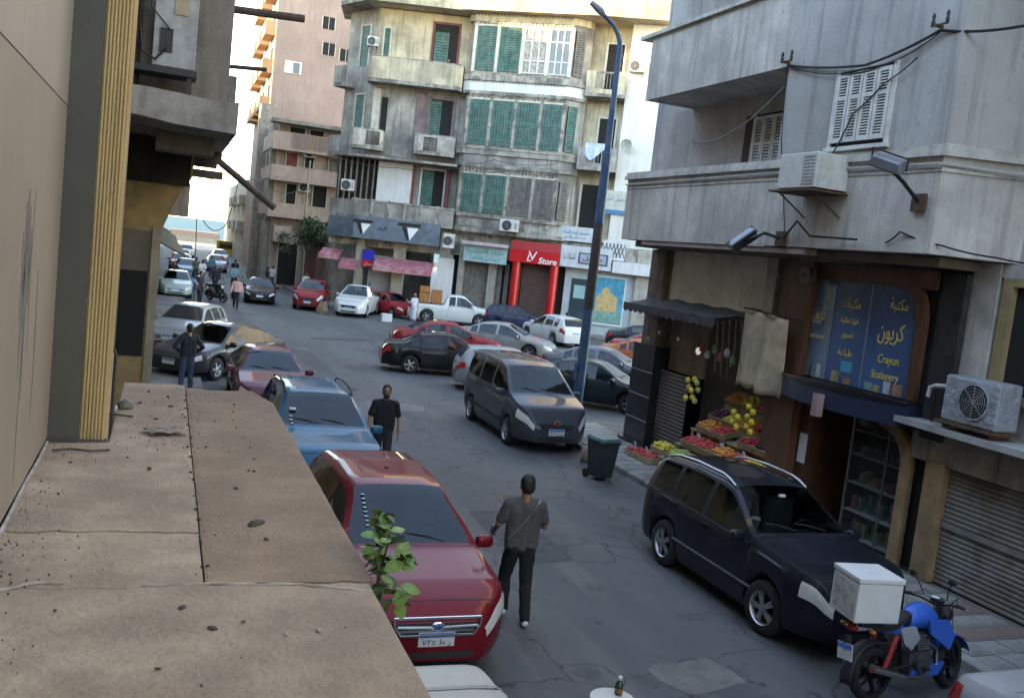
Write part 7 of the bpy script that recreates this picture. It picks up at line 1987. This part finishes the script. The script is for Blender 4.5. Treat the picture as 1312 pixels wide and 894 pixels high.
# ------------------------------------------------------------------ street furniture
t = thing('lamp_post', 'tall blue steel lamp post with a curved arm and rusty brown middle', 'lamp post', (11.63, 24.8, 0))
m_pblu = M('blue_post_paint', (0.022, 0.085, 0.18), 0.6, var=0.25, scale=2, dirt=(0.10, 0.11, 0.12), dirt_amt=0.6, dirt_scale=2)
m_pbrn = M('rusty_brown_post', (0.075, 0.052, 0.045), 0.85, var=0.3, scale=3)
X0, Y0 = 11.63, 24.8
g = MB(); g.lathe([(.21, 0), (.21, .05), (.15, .06), (.145, 3.1)], 16, (X0, Y0, 0)); obj('lower_shaft', g, m_pblu, t, world=True, smooth=40)
g = MB(); g.lathe([(.147, 3.1), (.135, 5.6)], 16, (X0, Y0, 0)); obj('middle_shaft', g, m_pbrn, t, world=True, smooth=40)
g = MB(); g.lathe([(.133, 5.6), (.125, 7.6), (.095, 7.62), (.075, 10.5)], 16, (X0, Y0, 0)); obj('upper_shaft', g, m_pblu, t, world=True, smooth=40)
g = MB(); g.tube([(X0, Y0, 10.48), (X0 - .02, Y0, 10.7), (X0 - .10, Y0, 10.9), (X0 - .28, Y0 - .05, 11.1), (X0 - .7, Y0 - .1, 11.36)], [.075, .07, .065, .055, .05], 10); obj('arm', g, m_pblu, t, world=True, smooth=60)
g = MB(); g.tube([(X0 - .64, Y0 - .1, 11.32), (X0 - .76, Y0 - .11, 11.4), (X0 - 1.1, Y0 - .13, 11.58)], [.06, .11, .07], 10); obj('lantern', g, MATS['grey_lamp_housing'], t, world=True, smooth=60)
g = MB(); g.box(X0 - .19, X0 - .15, Y0 - .09, Y0 + .09, 1.0, 1.5); obj('access_door', g, m_pblu, t, world=True)
# wheelie bin
t = thing('wheelie_bin', 'dark grey wheelie bin with a teal lid by the slate van', 'bin', (8.80, 17.25, 0), R(12), None, .92)
g = MB(); g.hexa([(-.20, -.20, .06), (.20, -.20, .06), (.20, .22, .06), (-.20, .22, .06)], [(-.26, -.28, .90), (.26, -.28, .90), (.26, .28, .90), (-.26, .28, .90)]); obj('body', g, M('bin_plastic', (0.03, 0.036, 0.042), 0.5, var=0.15, scale=3), t, bevel=.02)
g = MB(); g.hexa([(-.29, -.32, .905), (.29, -.32, .905), (.29, .31, .905), (-.29, .31, .905)], [(-.25, -.27, .975), (.25, -.27, .975), (.25, .27, .985), (-.25, .27, .985)]); obj('lid', g, M('bin_lid', (0.035, 0.12, 0.14), 0.45, var=0.1), t, bevel=.015)
for s in (1, -1):
    g = MB(); g.lathe([(.10, -.03), (.10, .03)], 16, (s * .22, .25, .10), 'x'); obj('wheel', g, m_tyre, t, smooth=40)
g = MB(); g.tube([(-.2, .30, .90), (-.2, .36, .93), (.2, .36, .93), (.2, .30, .90)], .016, 6); obj('handle', g, MATS['bin_plastic'], t)
g = MB(); g.box(-.27, .27, -.30, -.27, .84, .89); obj('rim', g, MATS['bin_plastic'], t)
me = chip(51, .20, .17, .30); 
for p in me.polygons: p.use_smooth = True
o = obj('rubbish_bag', me, M('tan_sacking', (0.22, 0.17, 0.11), 0.9, var=0.3, scale=9, bump=.6, bscale=12), None); o.location = (9.22, 18.75, .10); tag(o, 'bulging tan rubbish bag on the road behind the wheelie bin', 'rubbish bag')
# white tub with a green bottle
t = thing('white_tub', 'round white ribbed tub near the middle of the road', 'tub', (3.74, 6.6, 0))
g = MB(); g.lathe([(.15, 0), (.17, .02)] + [(.175 + (.006 if k % 2 else 0), .05 + k * .04) for k in range(20)] + [(.19, .85), (.19, .88), (.17, .885), (.02, .90)], 26); obj('tub', g, M('white_tub_plastic', (0.55, 0.54, 0.50), 0.5, var=.08), t, smooth=30)
g = MB(); g.tube([(-.17, 0, .86), (-.16, 0, .95), (0, 0, 1.0), (.16, 0, .95), (.17, 0, .86)], .006, 5); 
t = thing('bottle', 'green bottle with a pale cap standing on the white tub', 'bottle', (3.80, 6.62, .90))
g = MB(); g.lathe([(.03, 0), (.034, .01), (.034, .09), (.015, .12), (.014, .13)], 14); obj('glass', g, M('green_bottle', (0.01, 0.07, 0.04), 0.15, var=0), t, smooth=40)
g = MB(); g.lathe([(.018, .131), (.018, .155), (.01, .16)], 12); obj('cap', g, m_plate, t, smooth=40)
g = MB(); g.lathe([(.0352, .02), (.0352, .06)], 14, cap=False); obj('label_band', g, M('brown_band', (0.25, 0.09, 0.03), 0.5, var=.1), t)
# cartons on the pickup, sack and box on the street
m_cart = M('orange_brown_carton', (0.34, 0.13, 0.04), 0.8, var=0.2, scale=4)
Mpk = wmat(pk)
for k, (x, y, z, w, h) in enumerate(((-1.75, .35, 1.105, .62, .55), (-1.05, .35, 1.105, .62, .75), (-1.75, -.32, 1.105, .6, .5), (-1.05, -.32, 1.105, .6, .62), (-1.75, .33, 1.66, .6, .35))):
    p = Mpk @ Vector((x, y, z)); g = MB(); g.box(-w / 2, w / 2, -.3, .3, 0, h).box(-.03, .03, -.301, .301, 0.0, h + .003)
    o = obj('carton', g, m_cart, None); o.location = p; o.rotation_euler = (0, 0, R(-14)); tag(o, 'brown carton stacked in the bed of the white pickup' if k < 4 else 'brown carton stacked on top of the others in the white pickup', 'carton', 'cartons in the pickup bed' if k < 4 else None)
me = chip(61, .34, .26, .55); o = obj('sack', me, M('brown_sack', (0.20, 0.13, 0.09), 0.9, var=.25, scale=6), None); o.location = (8.3, 52.0, .19); tag(o, 'lumpy brown sack standing before the wine red SUV', 'sack')
g = MB(); g.box(-.28, .28, -.25, .25, 0, .42); o = obj('crate', g, m_whiteP, None, bevel=.02); o.location = (11.6, 50.6, 0); tag(o, 'white plastic box on the road beside the white double cab pickup', 'box')
# ------------------------------------------------------------------ fruit display
random.seed(17)
def fruit_mat(n, rgb): return M('fruit_' + n, rgb, 0.4, var=0.2, scale=9)
fm_ = dict(red=fruit_mat('red', (0.62, 0.045, 0.05)), yellow=fruit_mat('yellow', (0.72, 0.52, 0.05)), orange=fruit_mat('orange', (0.75, 0.27, 0.05)), green=fruit_mat('green', (0.32, 0.42, 0.09)), tan=fruit_mat('tan', (0.52, 0.38, 0.18)), dark=fruit_mat('dark', (0.10, 0.02, 0.05)))
m_crate = M('pale_crate_wood', (0.36, 0.27, 0.16), 0.85, var=0.25, scale=5); m_cratew = M('white_crate', (0.5, 0.49, 0.46), 0.7, var=0.15, scale=5)
def crate(x, y, z, fruit, label, tilt=R(20), w=.50, d=.40, r=.042, white=False):
    t = thing('fruit_crate', label, 'crate', (x, y, z))
    t.rotation_euler = (0, tilt, 0); mc = m_cratew if white else m_crate
    g = MB(); g.box(-d / 2, d / 2, -w / 2, w / 2, 0, .015); obj('base', g, mc, t)
    for s in (1, -1):
        for k in range(2):
            g = MB(); g.box(-d / 2, d / 2, s * w / 2 - .008, s * w / 2 + .008, .02 + k * .065, .075 + k * .065); obj('slat', g, mc, t)
            g = MB(); g.box(s * d / 2 - .008, s * d / 2 + .008, -w / 2, w / 2, .02 + k * .065, .075 + k * .065); obj('slat', g, mc, t)
    g = MB(); a = -d / 2 + r
    for layer in range(2):
        a = -d / 2 + r * (1 + .6 * layer)
        while a < d / 2 - r * .6:
            b_ = -w / 2 + r * (1 + .6 * layer)
            while b_ < w / 2 - r * .6:
                if layer == 0 or random.random() < .8:
                    rr = r * random.uniform(.88, 1.08); g.ball((a + random.uniform(-.006, .006), b_ + random.uniform(-.006, .006), .10 + layer * r * 1.35 + random.uniform(-.008, .012)), (rr, rr, rr * random.uniform(.85, 1.1)), 8, 6)
                b_ += r * 2.02
            a += r * 2.02
    o = obj('fruit_heap', g, fm_[fruit], t, smooth=80); o['kind'] = 'stuff'
    return t
# stepped wooden stand below the crates
random.seed(19)
t = thing('display_stand', 'stepped wooden stand carrying the fruit crates at the shop front', 'stand', (11.3, 17.4, 0.12))
for k, (x0, x1, z) in enumerate(((10.50, 10.88, .40), (10.88, 11.23, .72), (11.23, 11.58, 1.06))):
    for y0, y1 in ((14.85, 16.45), (16.55, 17.9)):
        g = MB(); g.box(x0, x1, y0, y1, z - .04, z); obj('shelf', g, m_crate, t, world=True)
        for y in (y0 + .03, y1 - .07):
            g = MB(); g.box(x0 + .02, x0 + .06, y, y + .04, .125, z - .04); obj('leg', g, m_crate, t, world=True)
lay_ = [(10.92, 15.75, .43, 'yellow', 'crate of yellow lemons on the low step under the tarpaulin'), (10.92, 16.27, .43, 'yellow', 'crate of yellow lemons second from the tarpaulin on the low step'), (10.92, 16.78, .43, 'tan', 'white crate of tan fruit on the low step'), (11.28, 15.75, .76, 'yellow', 'crate of yellow bananas coloured fruit on the middle step'), (11.28, 16.27, .76, 'red', 'crate of red fruit between yellow and orange on the middle step'), (11.28, 16.78, .76, 'orange', 'crate of oranges on the middle step'), (11.62, 15.8, 1.10, 'dark', 'crate of dark plums on the top step'), (11.62, 16.35, 1.10, 'red', 'crate of red apples on the top step next to the plums'),
  (10.92, 17.42, .43, 'tan', 'crate of brown dates on the low step below the roller shutter'), (10.92, 17.95, .43, 'green', 'crate of greenish fruit on the low step'), (11.28, 17.42, .76, 'red', 'crate of strawberries on the middle step'), (11.28, 17.95, .76, 'red', 'crate of tomatoes at the end of the middle step'), (11.62, 17.42, 1.10, 'red', 'crate of red fruit on the top step'), (11.62, 17.95, 1.10, 'orange', 'crate of peaches on the top step')]
for x, y, z, f, lb_ in lay_: crate(x - .22, y - .6, z, f, lb_, tilt=R(-14), white=(f == 'tan'), r=.036 if f == 'red' else .045)
for k, (y, f, nm) in enumerate(((15.3, 'yellow', 'yellow mangoes'), (15.85, 'red', 'red pomegranates'), (16.4, 'orange', 'orange apricots'), (16.95, 'yellow', 'yellow grapefruit'), (17.5, 'dark', 'dark grapes'))):
    crate(11.78, y, 1.34, f, 'crate of ' + nm + ' on the back shelf of the fruit shop', tilt=R(-22))
    crate(12.15, y, 1.74, ['green', 'tan', 'red', 'yellow', 'orange'][k], 'crate of ' + ['green apples', 'tan guavas', 'red peppers', 'yellow pears', 'orange tangerines'][k] + ' on the highest shelf of the fruit shop', tilt=R(-28))
o = obj('shelf_rack', MB().box(11.6, 11.98, 15.0, 17.8, .14, 1.28).box(11.98, 12.35, 15.0, 17.8, .14, 1.66), m_crate, None, world=True, loc=(11.9, 16.4, .14)); tag(o, 'two step wooden rack at the back of the fruit shop', 'rack')
crate(10.55, 18.35, .135, 'red', 'crate of red fruit on the pavement beside the black pillar', tilt=0, r=.036)
crate(10.55, 18.92, .135, 'red', 'second crate of red fruit on the pavement beside the black pillar', tilt=0, r=.036)
crate(11.0, 18.5, .135, 'tan', 'crate of tan fruit on the pavement at the roller shutter', tilt=0)
crate(10.98, 18.5, .31, 'yellow', 'crate of pale melons stacked at the roller shutter', tilt=0, r=.06)
# price cards stuck in the heaps and bags hung at the stall
random.seed(23)
for k in range(9):
    x, y, z = [(10.62, 15.2, .62), (10.62, 15.7, .62), (10.62, 16.2, .62), (10.98, 15.4, .95), (10.98, 16.2, .95), (10.62, 16.9, .62), (10.98, 17.1, .95), (10.5, 18.4, .33), (10.5, 18.95, .33)][k]
    g = MB(); g.box(-.006, .006, -.06, .06, .06, .14); g.box(-.003, .003, -.005, .005, -.06, .06); o = obj('price_card', g, m_plate, None); o.location = (x, y, z); o.rotation_euler = (0, R(-12), random.uniform(-.3, .3)); tag(o, 'white price card stuck into a heap of fruit', 'price card', 'price cards on the fruit')
for k in range(6):
    me = chip(90 + k, .07, .05, .14); o = obj('hanging_bag', me, [M('green_bag', (.10, .15, .06), .6, var=.2), M('white_bag', (.30, .29, .27), .5, var=.15), M('red_net', (.22, .05, .04), .7, var=.2)][k % 3], None)
    o.location = (11.05, 16.35 + k * .24, 2.75 + .12 * (k % 2)); tag(o, ['green', 'white', 'red net'][k % 3] + ' bag of produce hung ' + ('beside the white bulb' if k > 3 else 'under the middle of the scalloped awning'), 'bag', 'bags hung in the fruit stall')
g = MB(); 
for k in range(5): g.ball((.02 * math.sin(k * 2), .02 * math.cos(k * 3), -.05 - .0 * k), (.07, .07, .075), 10, 8)
g = MB(); g.ball((0, 0, 0), (.062, .062, .07), 12, 9); mel = shade_smooth(g.mesh('melon')); mel.materials.append(None)
def hung(x, y, z, top, label, group, c):
    t = thing('hanging_melon', label, 'melon', (x, y, z), group=group)
    o = obj('melon', mel, fm_[c], t); o.scale = (1, 1, 1)
    g = MB(); g.tube([(0, 0, .08), (0, 0, top - z)], .003, 4); obj('string', g, MATS['tan_rope'], t)
for k in range(9): hung(11.0 + .05 * (k % 2), 17.5 + .19 * (k % 3), 1.72 + .2 * (k // 3) + .05 * (k % 2), 3.62, 'yellow green melon hung on a string near the roller shutter', 'melons near the roller shutter', 'yellow' if k % 3 else 'green')
for k in range(10): hung(11.0 + .06 * (k % 2), 15.35 + .24 * (k % 4), 1.5 + .2 * (k // 4) + .06 * (k % 2), 3.62, 'yellow melon hung on a string near the tarpaulin', 'melons near the tarpaulin', 'yellow')
o = obj('drawn_rail', MB().tube([(11.0, 20.3, 3.62), (11.0, 15.3, 3.62)], .015, 6), MATS['dark_steel'], None, world=True, loc=(11.0, 17.8, 3.6)); o.name = 'hanging_rail'; tag(o, 'dark rail under the awning from which melons hang', 'rail')
# ------------------------------------------------------------------ cables on the facades
m_cab = M('black_cable', (0.012, 0.012, 0.013), 0.6, var=0)
def cable(pts, r, label, mat=None, sag=0.0, n=8):
    q = []
    for a, b_ in zip(pts[:-1], pts[1:]):
        for k in range(n):
            t_ = k / n; q.append((a[0] + (b_[0] - a[0]) * t_, a[1] + (b_[1] - a[1]) * t_, a[2] + (b_[2] - a[2]) * t_ - sag * 4 * t_ * (1 - t_)))
    q.append(pts[-1]); g = MB(); g.tube(q, r, 5)
    o = obj('cable', g, mat or m_cab, None, world=True, loc=pts[0], smooth=60); tag(o, label, 'cable'); return o
cable([(10.27, 14.74, 8.37), (10.22, 12.6, 8.05), (10.24, 11.1, 8.33), (10.5, 9.9, 8.22), (11.6, 6, 8.3)], .022, 'thick black cable sagging across the grey wall above the shutters', sag=.04)
cable([(10.27, 14.74, 8.36), (10.22, 13.2, 8.0), (10.22, 12.1, 8.0), (10.24, 11.1, 8.30)], .010, 'thin black cable crossing above the white shutters', sag=.05)
cable([(10.27, 14.76, 7.98), (10.25, 16.2, 7.30), (10.5, 18.0, 7.25), (11.55, 20.0, 7.65)], .016, 'loose grey cable slung across the open balcony', M('grey_cable', (0.15, 0.145, 0.14), 0.7, var=0), sag=.06)
cable([(10.27, 14.75, 8.36), (10.26, 14.6, 7.0), (10.26, 14.3, 6.0), (10.27, 14.1, 5.2)], .009, 'thin black cable running down the bay edge to the small floodlight')
cable([(10.22, 11.45, 8.0), (10.22, 12.1, 7.7), (10.21, 12.7, 7.3), (10.2, 13.0, 6.75), (10.15, 13.1, 6.62)], .012, 'black cable drooping over the white shutters to the air conditioner', sag=.03)
cable([(10.26, 20.6, 6.40), (10.25, 13.8, 6.44), (10.25, 10.72, 6.40), (11.45, 10.24, 6.36)], .022, 'pale conduit along the string course of the grey building', M('pale_conduit', (0.42, 0.41, 0.39), 0.6, var=.1))
cable([(10.26, 14.2, 5.2), (10.1, 13.6, 5.55), (10.1, 13.2, 5.3), (10.24, 12.2, 5.28)], .018, 'bent black conduit beside the small floodlight')
cable([(10.27, 11.6, 5.25), (10.25, 11.3, 5.42), (10.4, 10.6, 5.25), (10.9, 10.1, 5.15), (11.45, 9.5, 5.1)], .014, 'black cable curving along the wall foot above the navy shop band', sag=.02)
for k, (y, z) in enumerate(((14.72, 8.42), (11.12, 8.40))):
    t = thing('insulator_bracket', ['iron cable bracket at the balcony corner of the grey wall', 'iron cable bracket high on the grey wall beside the floodlight'][k], 'bracket', (10.29, y, z))
    g = MB(); g.box(10.15, 10.295, y - .02, y + .02, z - .03, z + .01); g.box(10.16, 10.19, y - .22, y + .10, z - .02, z + .0); obj('arm', g, MATS['rusty_iron'], t, world=True)
    for dy in (-.2, .07):
        g = MB(); g.lathe([(.025, 0), (.03, .05), (.018, .08), (.028, .12), (.015, .17)], 10, (10.175, y + dy, z)); obj('insulator', g, m_ink, t, world=True, smooth=50)
m_wire = M('street_wire', (0.03, 0.03, 0.032), 0.6, var=0)
cable([(0.85, 24, 12.0), (0.93, 24, 9.6), (1.28, 24, 6.0)], .012, 'black wire dangling from the thick timber pole', m_wire)
cable([(1.0, 38, 6.3), (1.3, 39, 4.4), (2.2, 40, 4.3), (2.6, 40, 6.4), (3, 41, 8.5)], .02, 'loop of black wire hanging over the far street', m_wire, sag=.3)
cable([(0.9, 40, 9.0), (1.25, 40, 0.2)], .018, 'straight black wire hanging down by the far brown building', m_wire)
cable([(0.6, 44, 6.4), (7.4, 72, 8.2)], .02, 'slack wire crossing the street to the pink building', m_wire, sag=.5)
cable([(1.0, 26, 6.3), (8.0, 66, 7.0)], .016, 'slack wire crossing the street from the broken balcony', m_wire, sag=.5)
cable([FL(-7, 1.0, 9.2), FL(-3, 1.12, 8.9), FL(0.3, 1.1, 9.25), FB(4, .9, 9.4), FB(8, .6, 9.6)], .02, 'black wire slung along the first floor of the corner building', m_wire, sag=.18)
cable([FL(-5, 0.62, 9.75), FL(0.3, 0.8, 9.7), FB(3, .75, 10.0), FB(7, .7, 10.1)], .018, 'sagging wire below the second floor shutters of the corner building', m_wire, sag=.2)
# utility pole, street tree
t = thing('utility_pole', 'thin pale utility pole in front of the pink building', 'pole', (9.3, 70.0, 0))
g = MB(); g.tube([(9.3, 70, 0), (9.35, 70, 9.5)], [.09, .06], 8); obj('shaft', g, M('pale_timber', (0.33, 0.29, 0.24), 0.9, var=.2), t, world=True, smooth=50); g = MB(); g.tube([(8.9, 70, 8.9), (9.8, 70, 8.9)], .04, 6); obj('crossarm', g, MATS['pale_timber'], t, world=True)
def leaf_mat(n, rgb):
    m = M(n, rgb, 0.55, var=0.3, scale=3); b_ = m.node_tree.nodes['Principled BSDF']; return m
def tree(loc, h, cz, rad, label, seed, n=2600):
    random.seed(seed); t = thing('street_tree', label, 'tree', loc)
    g = MB(); g.tube([(0, 0, 0), (.05, .02, h * .3), (-.03, .05, h * .55)], [.14, .11, .08], 9)
    for k in range(7):
        a = k * 2.4; g.tube([(0, .03, h * (.35 + .03 * k)), (math.cos(a) * rad[0] * .4, math.sin(a) * rad[1] * .4, cz - .2 + .1 * k), (math.cos(a) * rad[0] * .75, math.sin(a) * rad[1] * .75, cz + .4 * math.sin(k))], [.05, .035, .012], 6)
    obj('trunk', g, M('bark', (0.10, 0.075, 0.055), 0.95, var=.3, scale=5), t, smooth=60)
    cl = [Vector((random.gauss(0, .5) * rad[0], random.gauss(0, .5) * rad[1], cz + random.gauss(0, .45) * rad[2])) for _ in range(26)]
    for half, m in ((0, leaf_mat('leaf_dark', (0.035, 0.075, 0.03))), (1, leaf_mat('leaf_mid', (0.06, 0.11, 0.04)))):
        g = MB()
        for _ in range(n // 2):
            c = random.choice(cl); p = c + Vector((random.gauss(0, .26), random.gauss(0, .26), random.gauss(0, .2))); s = random.uniform(.07, .15)
            a = Vector((random.gauss(0, 1), random.gauss(0, 1), random.gauss(0, .6))).normalized(); b_ = a.orthogonal().normalized(); c2 = a.cross(b_) * .55
            g.face([tuple(p - b_ * s), tuple(p + c2 * s * .9), tuple(p + b_ * s), tuple(p - c2 * s * .9)])
        obj('crown', g, m, t)
    return t
tree((9.6, 68.0, 0.12), 4.6, 4.0, (1.5, 1.3, 1.1), 'leafy green street tree in front of the pink building', 5)
tree((11.4, 69.0, 0.12), 4.2, 3.6, (1.1, 1.0, 1.0), 'smaller dark street tree beside the corner building', 8, 1800)
# seedling growing from the canopy edge
random.seed(14)
t = thing('fig_seedling', 'young leafy fig plant growing from the canopy edge over the red crossover', 'plant', (0.95, 3.98, 2.80))
stems = [[(0.0, .0, 0), (.06, .06, .12), (.07, .02, .26), (.07, -.02, .36)], [(.07, .02, .2), (.10, -.16, .30), (.10, -.30, .36)], [(.06, .06, .1), (.07, .16, .16), (.06, .24, .20)], [(.05, .04, .08), (.12, -.04, .10), (.13, -.10, .09)], [(.07, 0, .3), (.06, .12, .36), (.05, .2, .38)]]
for s in stems:
    g = MB(); g.tube(s, [.008] + [.005] * (len(s) - 1), 6); obj('stem', g, M('green_brown_stem', (0.14, 0.12, 0.06), 0.8, var=.2), t, smooth=60)
lg = MB(); ol = [(0, 0), (.25, .20), (.42, .30), (.60, .30), (.82, .20), (1.0, 0)]
rows = [[(x, -w * 1.0, .06 * math.sin(x * 3) - .10 * w), (x, 0, .04 * math.sin(x * 3)), (x, w, .06 * math.sin(x * 3) - .10 * w)] for x, w in ol]; lg.grid(rows); lme = shade_smooth(lg.mesh('leaf'), 80); lme.materials.append(None)
lm = [leaf_mat('seedling_leaf_a', (0.10, 0.21, 0.045)), leaf_mat('seedling_leaf_b', (0.05, 0.115, 0.035)), leaf_mat('seedling_leaf_c', (0.16, 0.27, 0.06))]
for s in stems:
    pts = [Vector(p) for p in s]; n = 26 if len(s) > 3 else 20
    for k in range(n):
        u = .25 + .75 * k / n; i = min(len(pts) - 2, int(u * (len(pts) - 1))); f = u * (len(pts) - 1) - i; p = pts[i].lerp(pts[i + 1], f) + Vector((random.gauss(0, .022), random.gauss(0, .025), random.gauss(0, .02)))
        o = obj('leaf', lme, None, t); o.location = p; sc_ = random.uniform(.065, .105); o.scale = (sc_,) * 3; o.rotation_euler = (random.uniform(-.7, .7), random.uniform(-.3, .8), random.uniform(0, 2 * PI))
        o.material_slots[0].link = 'OBJECT'; o.material_slots[0].material = random.choice(lm)
# air conditioners and laundry on the corner building
ac_unit(lambda s, d, z: FB(3.9 + s, .62 + d, 5.75 + z), 1.15, .75, .4, 'white air conditioner over the teal shop sign', m_acw)
ac_unit(lambda s, d, z: FB(10.45 + s, -.4 + d, 15.9 + z), .95, .7, .4, 'white air conditioner on the sunlit white side wall', m_acw)
ac_unit(lambda s, d, z: FL(.15 + s, .95 + d, 4.35 + z), .7, .9, .3, 'slim white air conditioner at the end of the slate blue sign', m_acw)
ac_unit(lambda s, d, z: FL(-6.6 + s, .25 + d, 7.2 + z), .8, .7, .4, 'small white air conditioner at the wooden corner enclosure', m_acw)
ac_unit(lambda s, d, z: FL(-5.9 + s, -.3 + d, 16.2 + z), .7, .6, .4, 'white air conditioner beside the top corner window', m_acw)
t = thing('laundry', 'pale blue laundry draped over the second floor balcony in the recess', 'laundry', FB(9.3, .2, 11.3))
g = MB(FB); rows = [[(8.45 + 1.3 * u, .20 + .05 * math.sin(u * 15) * (v + .2), 11.55 - 1.0 * v * (.7 + .3 * math.sin(u * 5))) for u in [k / 16 for k in range(17)]] for v in [j / 6 for j in range(7)]]
g.grid(rows); obj('cloth', g, M('pale_blue_laundry', (0.45, 0.52, 0.62), 0.9, var=.2, scale=4), t, world=True, smooth=80)
t = thing('satellite_dish', 'small grey satellite dish on the white side wall', 'satellite dish', FB(10.9, -.3, 11.3))
g = MB(FB); g.lathe([(.02, 0), (.18, .03), (.30, .09), (.34, .13)], 20, (10.9, .05, 11.6), 'y', cap=False); obj('dish', g, M('dish_grey', (0.36, 0.33, 0.28), .6, var=.15), t, world=True, smooth=60); g = MB(FB); g.tube([(10.9, -.4, 11.35), (10.9, .05, 11.6), (10.9, .4, 11.5)], .02, 6); obj('mount', g, MATS['rusty_iron'], t, world=True)
